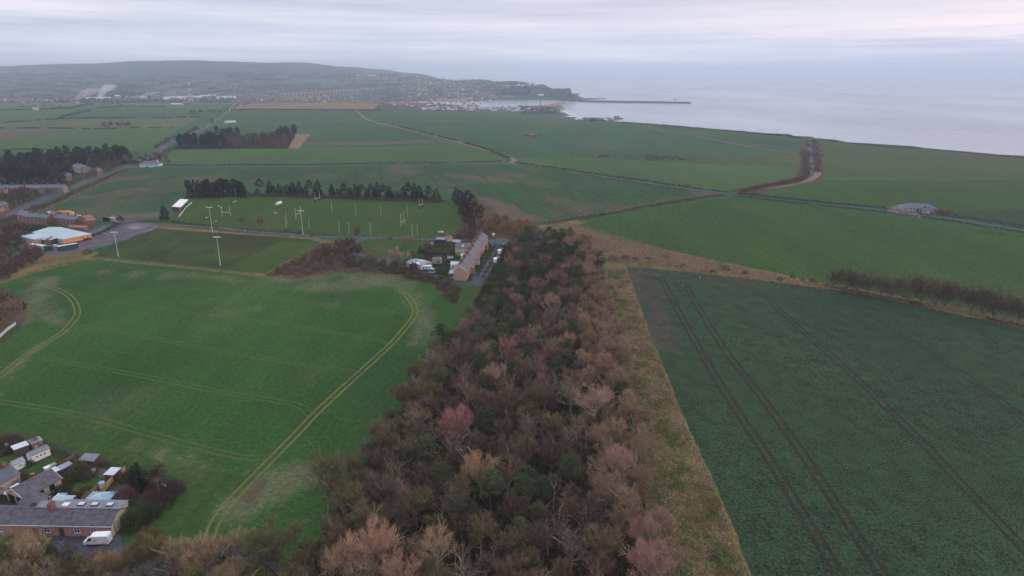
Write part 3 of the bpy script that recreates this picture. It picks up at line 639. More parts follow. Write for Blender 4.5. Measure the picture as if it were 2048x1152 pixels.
def plant(pr, loc, color, rz=None, sc=1.0, label=None, group=None, cat='tree', name=None):
    """a new individual: empty + its own copies of trunk and crown"""
    kids = KIDS[pr.name]
    r = bpy.data.objects.new(name or pr.name.split('.')[0], None); COL.objects.link(r)
    r.location = loc; r.rotation_euler = (0, 0, rnd.uniform(0, 6.28) if rz is None else rz); r.scale = (sc,) * 3 if isinstance(sc, (int, float)) else sc
    for k in kids:
        c = k.copy(); COL.objects.link(c); c.parent = r
        if k.get('tint'): c.color = (*color, 1); del c['tint']
    return tag(r, label, cat, group)
def gen_pine(seed, h=13.0, spread=3.6, clumps=26, per=150, low=.5, bl=(.42, .13)):
    r = random.Random(seed); q = np.random.RandomState(seed); segs = []; z = -.4; p = Vector((0, 0, -.4)); pts = [p]
    for k in range(6):
        n = Vector((p.x + r.uniform(-.2, .2), p.y + r.uniform(-.2, .2), -.4 + (h * .93) * (k + 1) / 6)); segs.append((p, n, .23 * (1 - k / 7), .23 * (1 - (k + 1) / 7))); p = n; pts.append(n)
    cos = []
    for i in range(clumps):
        t = (i + .5) / clumps; zz = h * (low + (1 - low) * t); rad = spread * math.sin(math.pi * min(.98, .30 + .62 * t)) * r.uniform(.25, 1.0); a = i * 2.4 + r.uniform(-.5, .5)
        c = Vector((math.cos(a) * rad, math.sin(a) * rad, zz + r.uniform(-.3, .3)))
        o = Vector((0, 0, max(zz - rad * .45, h * .35))); segs.append((o, c, .07, .03))
        s = spread * r.uniform(.26, .42); v = unit(q.normal(size=(per, 3))); v[:, 2] = np.abs(v[:, 2]) * .9 - .2
        b = np.array(c) + v * np.array([s, s, s * .5]) * q.uniform(.55, 1, (per, 1))
        cos.append(blades(b, v + q.normal(size=(per, 3)) * .5 + np.array([0, 0, .5]), q.uniform(.6, 1.3, per) * bl[0], q.uniform(.6, 1.3, per) * bl[1], q))
    return tubes(segs), np.concatenate(cos), 'bark_pine'
def gen_spruce(seed, h=11.0, spread=2.3, layers=15, per=130, low=.1, bl=(.5, .14)):
    r = random.Random(seed); q = np.random.RandomState(seed); segs = [(Vector((0, 0, -.4)), Vector((0, 0, h * .5)), .2, .12), (Vector((0, 0, h * .5)), Vector((0, 0, h)), .12, .02)]; cos = []
    for i in range(layers):
        t = i / (layers - 1); zz = h * (low + (1 - low) * t * .97); rad = spread * (1 - t) ** .6 * r.uniform(.6, 1.25) + .2; off = (r.uniform(-.5, .5), r.uniform(-.5, .5))
        n = int(per * (1.3 - t)); a = q.uniform(0, 6.283, n); lob = 1 + .22 * np.sin(a * 5 + i * 2) ; rr = rad * np.sqrt(q.uniform(.08, 1, n)) * lob
        b = np.column_stack([np.cos(a) * rr + off[0], np.sin(a) * rr + off[1], zz + (1 - rr / rad) * .55 + q.uniform(-.25, .2, n)])
        d = np.column_stack([np.cos(a), np.sin(a), q.uniform(-.35, .45, n)]) + q.normal(size=(n, 3)) * .35
        cos.append(blades(b, d, q.uniform(.6, 1.4, n) * bl[0], q.uniform(.6, 1.3, n) * bl[1], q))
    return tubes(segs), np.concatenate(cos), 'bark'
def gen_shrub(seed, h=3.0, spread=2.2, twigs=2200, tw=.05, tl=.7):
    r = random.Random(seed); q = np.random.RandomState(seed); segs = []
    for i in range(9):
        a = r.uniform(0, 6.28); e = r.uniform(.5, 1.4); d = Vector((math.cos(a) * math.cos(e) * spread / h * 1.2, math.sin(a) * math.cos(e) * spread / h * 1.2, math.sin(e))).normalized()
        segs.append((Vector((r.uniform(-.3, .3), r.uniform(-.3, .3), -.2)), d * h * r.uniform(.6, .8), .06, .02))
    v = unit(q.normal(size=(twigs, 3))); v[:, 2] = np.abs(v[:, 2]); lob = 1 + .16 * np.sin(v[:, 0] * 7 + seed) * np.cos(v[:, 1] * 6)
    b = v * np.array([spread, spread, h * .85]) * (q.uniform(.3, 1, (twigs, 1)) ** .5) * lob[:, None]
    return tubes(segs), blades(b, v + q.normal(size=(twigs, 3)) * .6 + np.array([0, 0, .5]), q.uniform(.5, 1.3, twigs) * tl, q.uniform(.6, 1.4, twigs) * tw, q), 'bark'
NEAR = [proto('bare_tree', gen_bare(s, 12.5, sp, bo, li, 5000, .052, 1.05, up, 1, bk)) for s, sp, bo, li, up, bk in
        ((1, 4.9, .34, 8, .5, 'bark'), (2, 4.4, .40, 7, .6, 'bark'), (3, 5.3, .30, 9, .4, 'bark'), (4, 4.0, .45, 7, .8, 'bark_pale'), (5, 4.7, .36, 8, .55, 'bark'), (6, 3.4, .42, 6, 1.0, 'bark'), (7, 5.0, .33, 9, .45, 'bark_pale'))]
OPEN = [proto('bare_tree', gen_bare(s, 12.5, 4.8, .36, 9, 2300, .05, 1.0, .6, 1, 'bark_pale')) for s in (21, 22, 23)]
SPEC = [proto('bare_tree', gen_bare(s, 12.5, 4.5, .3, 10, 5200, .05, 1.05, .8, 1, 'bark_pale')) for s in (31, 32)]
MIDT = [proto('thicket_tree', gen_bare(s, 11, 4.6, .2, 8, 1900, .12, 1.3, .6, 0)) for s in (41, 42, 43)]
HEDT = [proto('hedgerow_tree', gen_bare(s, 12, 4.4, .10, 9, 1700, .085, 1.4, .9, 1)) for s in (45, 46, 47)]
FART = [proto('copse_tree', gen_bare(s, 11, 4.8, .2, 6, 420, .36, 1.7, .4, 0)) for s in (51, 52)]
PINE = [proto('pine_tree', gen_pine(s, 13.5, 3.9, 30, 170), 'needle') for s in (61, 62, 63)]
PINF = [proto('pine_tree', gen_pine(s, 13.0, 4.4, 22, 60, .28, (1.0, .55)), 'needle') for s in (64, 65)]
SPRU = [proto('spruce_tree', gen_spruce(s, 11, sp, 15, 130, .08, (.75, .30)), 'needle') for s, sp in ((71, 2.7), (72, 3.3), (73, 2.2))]
SPRF = [proto('spruce_tree', gen_spruce(s, 11, 2.6, 9, 34, .08, (1.1, .5)), 'needle') for s in (74, 75)]
SHRB = [proto('shrub', gen_shrub(s, 3.0, sp)) for s, sp in ((81, 2.2), (82, 2.8), (83, 1.8))]
SHRM = [proto('shrub', gen_shrub(s, 3.0, sp, 480, .16, .8)) for s, sp in ((84, 2.3), (85, 2.8))]
SHRF = [proto('shrub', gen_shrub(s, 3.0, 2.7, 150, .45, 1.1)) for s in (86,)]
POLE_ = [proto('sapling', gen_bare(s, 11, 1.6, .5, 5, 1100, .045, 1.0, 1.6, 0, 'bark_pale')) for s in (91, 92)]
def vary(c, a=.16):
    k = 1 + rnd.uniform(-a, a); return tuple(max(.01, ch * k * (1 + rnd.uniform(-.05, .05))) for ch in c)
def gpt(x, y): return Vector((x, y, H1(x, y)))
# twig colours
BR_DARK = (.085, .058, .045); BR_WARM = (.225, .15, .102); BR_PINK = (.29, .185, .15); OLIVE = (.125, .105, .055); TAN = (.27, .18, .105); GREYBR = (.115, .090, .075); PURPLE = (.18, .11, .10)
PINEG = (.066, .084, .042); PINEG2 = (.09, .105, .05); SPRG = (.022, .034, .026)
# ------------------------------------------------------------------ the main wood
WOOD = np.array(GP([(1030, 500), (1004, 540), (980, 590), (935, 655), (850, 745), (760, 880), (700, 960), (665, 1040), (610, 1150), (560, 1290), (1400, 1290), (1345, 1150), (1300, 900), (1250, 700), (1212, 560), (1185, 500), (1120, 480), (1040, 485)]))
def inside(x, y, poly): return sd_poly(x, y, poly)[0] > 0
spots = []
SPECIAL = [ # crown centre px, py, height above ground there, scale, colour, prototype, label
 (912, 835, 9, 1.12, (.34, .13, .135), SPEC[0], 'rounded tree with a bright rose pink crown left of centre in the wood'),
 (962, 925, 9, 1.12, (.34, .22, .115), SPEC[1], 'golden olive tree with pale forked limbs in the middle of the wood'),
 (1100, 845, 9, .75, (.42, .24, .20), OPEN[0], 'small pale pink bare tree in the middle of the wood'),
 (1190, 790, 9, 1.25, (.34, .215, .16), OPEN[1], 'tall tan tree with twisting pale limbs near the right side of the wood'),
 (1235, 860, 8, .8, (.33, .22, .11), OPEN[2], 'gnarled yellow tan tree at the right side of the wood'),
 (990, 745, 9, 1.0, (.36, .22, .17), OPEN[1], 'pale forked tree standing clear above the dark centre of the wood'),
 (1240, 915, 9, 1.0, (.36, .21, .17), SPEC[0], 'pale pinkish tree on the right side of the wood beside the grass strip'),
 (1010, 690, 9, 1.0, (.27, .115, .12), SPEC[1], 'deep pink crowned tree in the upper middle of the wood'),
 (935, 650, 9, .85, (.25, .11, .12), SPEC[0], 'dusky pink tree on the left edge of the wood near the cottages'),
 (1135, 675, 9, .8, (.34, .21, .16), SPEC[1], 'small buff crowned tree among pines in the middle of the wood'),
 (1105, 600, 9, .95, (.33, .20, .15), SPEC[0], 'light brown tree with a dark pine showing through its crown'),
 (870, 1090, 9, .95, (.38, .26, .15), OPEN[2], 'straw coloured tree with curling limbs near the bottom of the wood'),
 (740, 1075, 9, 1.3, (.40, .235, .17), SPEC[1], 'large salmon pink tree at the near end of the wood'),
 (690, 1120, 9, 1.05, (.36, .22, .15), SPEC[0], 'salmon tree just left of the largest pink tree at the near end'),
 (800, 1130, 9, 1.0, (.36, .22, .155), SPEC[1], 'salmon tree just right of the largest pink tree at the near end'),
 (1300, 1110, 9, 1.1, (.31, .17, .15), SPEC[0], 'dull pink tree at the bottom right corner of the wood'),
 (650, 950, 8, 1.35, (.125, .115, .06), NEAR[2], 'broad olive brown tree bulging from the wood into the green field'),
 (690, 1000, 7, 1.0, (.15, .13, .065), NEAR[0], 'olive tree just inside the wood behind the broad bulging one'),
 (560, 1080, 8, 1.2, (.115, .10, .055), NEAR[4], 'dark olive tree at the wood corner beside the wet track'),
 (800, 985, 8, .75, (.30, .15, .12), OPEN[0], 'little red twigged tree growing through an evergreen bush'),
 (835, 830, 8, .8, (.25, .19, .10), OPEN[1], 'pale olive tree with bare curling twigs left of the rose pink one'),
]
taken = []
def place_special():
    for px, py, hh, s, c, pr, lab in SPECIAL:
        x, y = top_at(px, py, hh * s); taken.append((x, y, 4.2 * s))
        plant(pr, gpt(x, y), c, sc=s, label=lab)
place_special()
def zone(x, y):
    v = Vector((x, y, 10)); f = y * CP - (10 - CZ) * SP; up = y * SP + (10 - CZ) * CP
    return 1024 + FOC * x / f, 576 - FOC * up / f
cand = []
sp = 6.8; row = 0; yy = 84.0
while yy < 430:
    s_ = sp if yy < 230 else sp * 1.08
    xx = -110 + (row % 2) * s_ / 2
    while xx < 90:
        x = xx + rnd.uniform(-1.9, 1.9); y = yy + rnd.uniform(-1.9, 1.9)
        if sd_poly(x, y, WOOD)[0] > 0.5 and all((x - a) ** 2 + (y - b) ** 2 > (c * .85) ** 2 for a, b, c in taken): cand.append((x, y))
        xx += s_
    yy += s_ * .866; row += 1
def band(py):
    for lim, w in ((540, 'beside the far cottages'), (590, 'by the nearest cottage'), (640, 'by the field corner'), (700, 'beyond the forked tree'), (770, 'by the forked tree'), (850, 'by the rose tree'), (930, 'by the golden tree'), (1000, 'below the golden tree'), (1080, 'near the bottom edge')):
        if py < lim: return w
    return 'at the bottom edge'
def side(px, py):
    l = np.interp(py, [480, 650, 850, 1150], [1000, 900, 720, 560]); r = np.interp(py, [480, 650, 850, 1150], [1190, 1225, 1285, 1340]); t = (px - l) / (r - l)
    return ("on the wood's left edge", 'left of mid wood', 'in mid wood', 'right of mid wood', "on the wood's right edge")[int(min(max(t * 5, 0), 4))]
nb_tree = 0; extra = []
for x, y in sorted(cand, key=lambda c: c[1]):
    px, py = zone(x, y); u = rnd.random()
    # distance in from the two sides of the wood, as a share of its width
    right = sd_poly(x, y, WOOD)[0]
    # pines: upper middle, plus scattered dark ones lower
    pp = 0.0
    if py < 640 and px < 1165: pp = .42
    if py < 560 and px > 1165: pp = .25
    if 640 <= py < 720: pp = .25 if px < 1150 else .08
    if py >= 720: pp = .05 if px > 900 else .08
    if (px - 840) ** 2 + (py - 880) ** 2 < 45 ** 2 or (px - 1100) ** 2 + (py - 920) ** 2 < 50 ** 2 or (px - 1010) ** 2 + (py - 980) ** 2 < 60 ** 2: pp = .6
    if u < pp:
        c = vary(rnd.choice([PINEG, PINEG, PINEG2, (.062, .082, .045)]), .2)
        lab = f'dark green pine {side(px, py)}, {band(py)}'
        plant(rnd.choice(PINE), gpt(x, y), c, sc=rnd.uniform(.62, .92), label=lab, group='pines at the far end of the wood' if py < 640 else 'pines scattered in the near wood'); continue
    if px > 1150 + (py - 600) * .12 and right < 22: cn, c = rnd.choice([('russet', BR_WARM), ('warm brown', (.27, .18, .125)), ('rust brown', (.20, .135, .085)), ('pinkish', BR_PINK)]); grp = 'russet trees along the right side of the wood'
    elif right < 14 and px < 1000: cn, c = rnd.choice([('olive', OLIVE), ('grey brown', GREYBR), ('dull brown', (.15, .105, .08)), ('olive grey', (.14, .115, .07))]); grp = 'grey olive trees along the left side of the wood'
    elif py < 760: cn, c = rnd.choice([('russet', BR_WARM), ('grey brown', GREYBR), ('purplish', PURPLE), ('dull brown', (.16, .105, .08)), ('dark brown', BR_DARK)]); grp = 'brown trees in the far middle of the wood'
    else: cn, c = rnd.choice([('dark brown', BR_DARK), ('black brown', (.07, .05, .042)), ('dull brown', (.13, .088, .065)), ('grey brown', GREYBR), ('mid brown', (.16, .105, .075)), ('olive', OLIVE)]); grp = 'dark brown trees in the near middle of the wood'
    c = vary(c, .12)
    k = rnd.uniform(.66, .98) * (1.0 if right > 6 else .85); size = 'small' if k < .76 else 'medium' if k < .88 else 'tall'
    lab = f'{size} {cn} bare tree {side(px, py)}, {band(py)}'
    if nb_tree < 275:
        plant(rnd.choice(NEAR if rnd.random() < .85 else OPEN), gpt(x, y), c, sc=(k * rnd.uniform(.92, 1.1), k * rnd.uniform(.92, 1.1), k), label=lab, group=grp); nb_tree += 1
    else: plant(rnd.choice(NEAR[:5]), gpt(x, y), c, sc=k, label=lab.replace('bare tree', 'woodland tree'), group=grp, name='woodland_tree')
print('cand', len(cand), 'bare', nb_tree, 'extra', len(extra))
def clump(n, poly, per, sig, hmax, l, w, q=NPR, up=.9):
    c = wood_points(n // per, poly, q); k = q.randint(0, len(c), n); sg = (q.uniform(.5, 1.6, len(c)) * sig)[k]
    p = c[k] + q.normal(size=(n, 2)) * sg[:, None]; p = p[sd_poly(p[:, 0], p[:, 1], poly) > -.3]; n = len(p); z = H(p[:, 0], p[:, 1])
    return blades(np.column_stack([p, z + q.uniform(0, 1, n) * hmax]), q.normal(size=(n, 3)) * .6 + np.array([0, 0, up]), q.uniform(.5, 1.5, n) * l, q.uniform(.6, 1.4, n) * w, q)
def stuff_scatter(name, blocks, mat, color, label):
    o = bpy.data.objects.new(name, fast_mesh(name, np.concatenate(blocks), M[mat])); COL.objects.link(o); o.color = (*color, 1); return tag(o, label, None, None, 'stuff')
# brushwood and saplings under the trees
def wood_points(n, poly, q=NPR):
    P = np.array(poly); lo, hi = P.min(0), P.max(0); out = np.empty((0, 2))
    while len(out) < n:
        c = np.column_stack([q.uniform(lo[0], hi[0], n), q.uniform(lo[1], hi[1], n)]); out = np.concatenate([out, c[sd_poly(c[:, 0], c[:, 1], poly) > 0]])
    return out[:n]
def brush(n, poly, hmax, l, w, near=None, q=NPR, up=1.2):
    p = wood_points(n, poly, q); z = H(p[:, 0], p[:, 1]); b = np.column_stack([p, z + q.uniform(0, 1, n) ** 1.5 * hmax])
    return blades(b, q.normal(size=(n, 3)) * .6 + np.array([0, 0, up]), q.uniform(.5, 1.5, n) * l, q.uniform(.6, 1.4, n) * w, q)
stuff_scatter('undergrowth', [brush(120000, WOOD, 4.5, 1.4, .07)], 'twig', (.105, .078, .056), 'tangle of brown brushwood over the floor of the wood')
stuff_scatter('ivy_ground_cover', [brush(30000, WOOD, 2.0, .35, .22, up=.4)], 'twig', (.035, .055, .025), 'dark green ivy and bramble on the floor of the wood')
for i in range(85):
    x, y = wood_points(1, WOOD)[0]
    if y < 320: plant(rnd.choice(POLE_), gpt(x, y), vary(rnd.choice([(.20, .15, .09), BR_DARK, (.16, .115, .08)])), sc=rnd.uniform(.6, 1.0), label='thin upright pale sapling ' + side(*zone(x, y)) + ', ' + band(zone(x, y)[1]), group='saplings between the trees of the wood', cat='tree')
# ------------------------------------------------------------------ trees along the near left road
FRONT = GP([(-60, 1160), (230, 1150), (560, 1120), (620, 1180), (620, 1275), (-200, 1275)])
cnt = 0
for i in range(900):
    if cnt >= 58: break
    x, y = wood_points(1, FRONT)[0]
    if any((x - a) ** 2 + (y - b) ** 2 < 8 for a, b, c in taken): continue
    kk_ = rnd.uniform(.62, .92); tp = Vector((x, y, 12.5 * kk_)); f_ = y * CP - (tp.z - CZ) * SP; u_ = y * SP + (tp.z - CZ) * CP
    if x / f_ * FOC + 1024 < 275 and 576 - FOC * u_ / f_ < (1104 if 140 < x / f_ * FOC + 1024 < 250 else 1068): continue
    taken.append((x, y, 3)); cnt += 1
    cn, c = rnd.choice([('straw tan', (.27, .20, .11)), ('light tan', (.31, .21, .13)), ('olive', OLIVE), ('brown', (.18, .14, .085)), ('grey brown', GREYBR), ('mossy', (.14, .13, .055))]); c = vary(c, .12)
    k = kk_; fx = zone(x, y)[0]; lab = f"{cn} bare tree in the bottom left belt, {'before the long terrace' if fx < 130 else 'below the white van' if fx < 260 else 'below the garden bank' if fx < 400 else 'below the wheel tracks' if fx < 520 else 'beside the corner of the wood'}"
    plant(rnd.choice(NEAR[:5] + OPEN[:1] + [NEAR[5]]), gpt(x, y), c, sc=k, label=lab, group='bare trees along the bottom left edge')
for px, py, c, s in ((40, 1140, (.10, .09, .045), 1.4), (95, 1120, (.07, .08, .035), 1.3), (150, 1150, (.16, .12, .075), 1.4), (60, 1100, (.25, .17, .10), 1.5), (330, 1110, (.20, .16, .09), 1.5), (380, 1130, OLIVE, 1.5), (450, 1140, OLIVE, 1.4), (300, 1085, (.14, .12, .06), 1.3), (270, 1050, (.05, .08, .03), 1.5), (290, 1030, (.05, .075, .03), 1.3), (500, 1190, GREYBR, 1.5), (250, 1140, (.17, .13, .08), 1.5), (200, 1130, (.15, .11, .08), 1.2)):
    p = on_ground(px, py); plant(rnd.choice(SHRB), p, vary(c), sc=s, label='scrubby roadside bush at the foot of the bottom left trees', group='bushes along the bottom left road', cat='shrub')
# ------------------------------------------------------------------ listed trees and shrubs: (kind list, px, py base, scale, colour, label)
def put(protos, px, py, s, c, label, cat='tree', group=None, name=None, sc3=None):
    return plant(rnd.choice(protos), on_ground(px, py), vary(c, .08), sc=sc3 or s, label=label, cat=cat, group=group, name=name)
put(NEAR, 322, 992, .72, (.085, .075, .05), 'spreading dark bare tree at the garden corner beside the green field')
put(SPRU, 278, 980, .68, (.020, .035, .020), 'dark conical fir on the lawn of the garden', sc3=(1.05, 1.05, .66))
for px, py, s, c, lab in ((250, 1000, 1.4, (.14, .08, .10), 'purple leafless bush beside the end house'), (300, 1010, 1.3, (.10, .06, .055), 'dark red brown bush on the garden bank'), (270, 1035, 1.3, (.05, .075, .03), 'green leafy bush beside the gable of the end house'),
                          (335, 990, 1.3, (.08, .055, .05), 'dark bramble bush at the garden corner under the bare tree'), (355, 980, .9, (.10, .07, .055), 'low bramble at the tip of the garden corner'), (310, 985, 1.1, (.08, .06, .05), 'brown thicket behind the fir'), (290, 970, 1.0, (.10, .08, .07), 'grey thicket right of the fir'), (325, 1010, 1.2, (.06, .045, .04), 'black brown bush along the garden bank'), (300, 1035, 1.2, (.055, .06, .035), 'dark bush below the garden bank'),
                          (240, 1025, .9, (.05, .07, .03), 'small green bush against the gable of the end house'), (160, 945, 1.3, (.09, .085, .05), 'rounded brown bush in the middle garden'), (140, 962, 1.0, (.075, .075, .04), 'olive bush behind the long shed'), (178, 950, .9, (.08, .06, .04), 'brown bush beside the back garden lawn'),
                          (30, 968, .95, (.10, .10, .045), 'round olive bush beside the pink cottage'), (155, 993, .55, (.12, .13, .04), 'small yellow green shrub behind the glass roof'), (172, 985, .6, (.07, .06, .04), 'small dark shrub on the lawn edge'), (125, 985, .9, (.05, .055, .03), 'dark garden shrub right of the cream garage'), (140, 1000, .8, (.04, .05, .03), 'dark low shrub behind the lean to glass roof'),
                          (8, 890, 1.2, (.10, .08, .06), 'brown hedge bush at the far left garden end'), (70, 893, 1.0, (.11, .08, .06), 'brown bush behind the white shed'), (30, 885, 1.0, (.10, .075, .055), 'brown bush behind the left garden shed')):
    put(SHRB, px, py, s, c, lab, 'shrub')
# field edge clump at far left
for i, (px, py, s, c) in enumerate(((8, 640, 1.0, BR_WARM), (30, 635, .9, BR_WARM), (-15, 640, 1.0, BR_DARK), (45, 628, .7, BR_DARK), (10, 615, .8, BR_DARK))):
    put(MIDT, px, py, s * .85, c, 'rusty brown tree of the thicket at the left edge beside the green field', group='thicket at the left edge')
put([OPEN[1]], 1330, 530, .62, (.20, .13, .075), 'lone rounded tree on the rough grass between the two right fields')
for px, py, s in ((1585, 555, .6), (1560, 560, .7), (1490, 548, .7), (1450, 540, .9), (1425, 545, .6), (1365, 532, .5), (1295, 518, .6), (1250, 518, 1.0), (1225, 520, 1.1), (1625, 565, .8), (1605, 562, .5), (1270, 520, .7)):
    put(SHRM, px, py, s, (.13, .095, .07), 'small bare bush in the rough grass strip between the right fields', 'shrub', 'bushes in the strip between the right fields')
for px, py, s, c in ((1268, 702, .45, (.22, .09, .055)), (1256, 660, .35, (.18, .10, .07)), (1430, 1120, .45, (.13, .085, .07)), (1300, 860, .35, (.22, .15, .09)), (1272, 740, .35, (.25, .13, .08))):
    put(SHRB, px, py, s, c, 'rusty tussock of dead bracken on the grass strip beside the wood', 'plant', 'bracken tussocks on the grass strip', name='bracken')
xs = [1665, 1690, 1712, 1735, 1760, 1785, 1812, 1840, 1868, 1888, 1912, 1940, 1962, 1985, 2008, 2035, 2065, 2100]
for i, px in enumerate(xs):
    py = 575 + (px - 1660) * .190; put(HEDT, px, py + rnd.uniform(-2, 4), rnd.uniform(.92, 1.1) + (.25 if 1800 < px < 2000 else 0), rnd.choice([(.10, .08, .06), (.09, .085, .05), (.12, .09, .065)]), ('leftmost', 'second', 'third', 'fourth', 'fifth', 'sixth', 'seventh', 'eighth', 'ninth', 'tenth', 'eleventh', 'twelfth', 'thirteenth', 'fourteenth', 'fifteenth', 'sixteenth', 'seventeenth', 'eighteenth')[i] + ' bare tree from the left in the hedgerow of the right fields', group='hedgerow trees between the right fields')
# conifers round the rugby pitch
SPC = [(520, 388, 1.0), (540, 389, 1.0), (558, 388, .75), (575, 391, .7), (586, 390, .95), (599, 391, 1.0), (620, 391, 1.0), (637, 393, 1.15), (664, 393, .85), (688, 395, .9), (701, 396, .75), (712, 396, .95), (724, 397, .9), (742, 397, 1.0), (756, 397, 1.1), (766, 399, .95), (778, 398, .9), (807, 399, .9), (818, 399, 1.05), (830, 400, 1.1), (840, 401, 1.0), (857, 402, .95), (873, 400, .8)]
for i, (px, py, s) in enumerate(SPC):
    red = i == 22; s *= 1.18
    put(SPRU if i % 3 else PINE, px, py, s * .92, (.10, .06, .045) if red else vary((.026, .030, .024), .25), 'rusty brown conifer at the right hand end of the row' if red else 'dark conifer in the row along the far touchline of the rugby pitch', group=None if red else 'conifer row along the rugby pitch', sc3=(s * (1.05 if i % 3 else .8) * rnd.uniform(.85, 1.25), s * (1.05 if i % 3 else .8), s * (.92 if i % 3 else .78)))
for i in range(26):
    px = 512 + 366 * (i + rnd.uniform(0, .9)) / 26; py = 388 + (px - 515) * .037 + rnd.uniform(-1, 2)
    put(SPRU, px, py, 1, vary((.035, .036, .028), .25), 'smaller dark conifer filling the row behind the rugby pitch', group='lower conifers filling the row', sc3=(rnd.uniform(.7, 1.15),) * 2 + (rnd.uniform(.45, .78),))
for i in range(34):
    t = rnd.random(); px = 372 + t * 118; py = 388 + rnd.uniform(-5, 9) - abs(t - .5) * 4; put(SPRU + PINF, px, py, rnd.uniform(.8, 1.05), (.028, .034, .028), 'dark conifer in the dense clump at the far left corner of the rugby pitch', group='conifer clump left of the rugby pitch')
put(SPRU, 330, 440, .95, (.022, .034, .022), 'dark rounded conifer beside the lane left of the rugby stand', sc3=(1.4, 1.4, .9))
for i, (px, py, s) in enumerate(((912, 405, 1.1), (920, 412, 1.15), (928, 416, 1.1), (936, 422, 1.1), (944, 430, 1.05), (938, 440, 1.0), (930, 450, 1.05), (950, 445, 1.0), (924, 432, .95), (958, 455, .9), (945, 460, .9), (932, 462, .8), (962, 440, .8), (918, 425, .8))):
    put([SPRU[1]] + PINE[:1], px, py, s, (.030, .032, .026) if i < 8 else (.06, .045, .035), ('first', 'second', 'third', 'fourth', 'fifth', 'sixth', 'seventh', 'eighth', 'ninth', 'tenth', 'eleventh', 'twelfth', 'thirteenth', 'fourteenth')[i] + ' conifer from the far end of the belt right of the pitch', group='conifer belt right of the rugby pitch')
# woods further off
def fill(poly_px, n, protos, colors, smin, smax, label, group, cat='tree', mind=4.5):
    P = np.array(GP(poly_px)); pts = []; tries = 0
    while len(pts) < n and tries < n * 40:
        tries += 1; c = wood_points(1, P)[0]
        if all((c[0] - a) ** 2 + (c[1] - b) ** 2 > mind ** 2 for a, b in pts): pts.append((c[0], c[1]))
    if not pts: return
    xs_ = [p[0] for p in pts]; ys_ = [p[1] for p in pts]; x0, x1 = min(xs_), max(xs_) + .01; ym = sorted(ys_)[len(ys_) // 2]
    for x, y in pts:
        lab = label
        if len(pts) > 9 and len(label.split()) <= 12 and cat != 'x':
            k = int((x - x0) / (x1 - x0) * 5); lab += ', ' + ('at its left end', 'left of its middle', 'in its middle', 'right of its middle', 'at its right end')[k]
            if len(lab.split()) <= 14: lab += (', nearer' if y < ym else ', farther') + ' side'
        plant(rnd.choice(protos), gpt(x, y), vary(rnd.choice(colors), .18), sc=rnd.uniform(smin, smax), label=lab, group=group, cat=cat)
fill([(0, 330), (60, 322), (120, 315), (200, 312), (252, 312), (256, 322), (205, 335), (150, 342), (0, 352)], 95, PINF + SPRF, [(.022, .030, .026), (.03, .03, .026)], .9, 1.2, 'dark conifer in the plantation left of the main road', 'conifers in the left plantation', mind=6)
fill([(0, 350), (150, 342), (140, 358), (120, 368), (0, 372)], 52, PINF + SPRF + FART, [(.022, .030, .026), (.05, .04, .035)], .8, 1.1, 'dark tree on the near side of the left plantation', 'near edge of the left plantation', mind=6)
fill([(350, 298), (352, 292), (420, 285), (445, 283), (450, 297)], 36, PINF, [(.022, .028, .026)], 1.0, 1.3, 'dark pine at the left end of the roadside wood', 'pines of the roadside wood', mind=7)
fill([(430, 297), (440, 280), (560, 276), (590, 274), (575, 297)], 85, FART, [(.09, .06, .06), (.075, .05, .05), (.12, .075, .065)], .9, 1.3, 'brown purple bare tree in the wood between the road and the orange corner', 'bare trees of the roadside wood', mind=8)
fill([(420, 285), (430, 270), (480, 268), (475, 282)], 12, PINF, [(.03, .034, .03)], .9, 1.2, 'dark pine at the back of the roadside wood', 'pines at the back of the roadside wood', mind=8)
fill([(553, 280), (560, 272), (595, 270), (590, 280)], 10, PINF, [(.05, .04, .038)], 1.1, 1.4, 'dark pine at the right end of the roadside wood', 'pines at the right end of the roadside wood', mind=7)
fill([(195, 258), (200, 252), (262, 250), (262, 257)], 14, FART, [(.09, .065, .065)], .7, 1.0, 'bare tree of the small copse in the left fields', 'small copse in the left fields', mind=9)
fill([(377, 232), (382, 225), (455, 222), (440, 231)], 20, FART, [(.09, .065, .07)], .7, 1.0, 'bare tree of the copse beside the main road', 'copse beside the main road', mind=9)
fill([(400, 262), (360, 275), (320, 290), (300, 300), (318, 302), (345, 284), (392, 258)], 22, FART, [(.10, .065, .06), (.14, .085, .07)], .5, .9, 'bare roadside tree left of the main road', 'roadside trees left of the main road', mind=7)
fill([(440, 232), (405, 258), (410, 262), (460, 225), (500, 209), (490, 207)], 16, FART, [(.10, .065, .06), (.16, .09, .07)], .5, .9, 'bare tree on the verge of the straight road', 'verge trees of the straight road', mind=8)
fill([(205, 330), (255, 318), (330, 312), (345, 325), (340, 331), (255, 333), (215, 345)], 26, FART + [PINF[0]], [(.12, .085, .07), (.16, .12, .10), (.08, .06, .055)], .5, .8, 'bare garden tree round the bungalow by the road junction', 'garden trees by the road junction', mind=7)
fill([(150, 372), (215, 340), (235, 338), (165, 365)], 14, FART, [(.11, .08, .06), (.13, .09, .07)], .6, .85, 'bare tree between the stone house and the main road', 'trees between the stone house and the road', mind=7)
fill([(0, 392), (50, 390), (90, 395), (60, 402), (0, 425)], 30, MIDT + FART, [(.11, .07, .06), (.13, .08, .06), (.09, .075, .05)], .6, .9, 'brown bare tree above the main road on the left edge', 'trees above the main road on the left edge', mind=6)
fill([(-10, 470), (40, 455), (50, 475), (48, 500), (20, 530), (-10, 545)], 30, MIDT, [(.085, .06, .045), (.11, .075, .05), (.12, .07, .06)], .55, .8, 'dark brown tree of the thicket left of the clubhouse', 'thicket left of the clubhouse', mind=5.5)
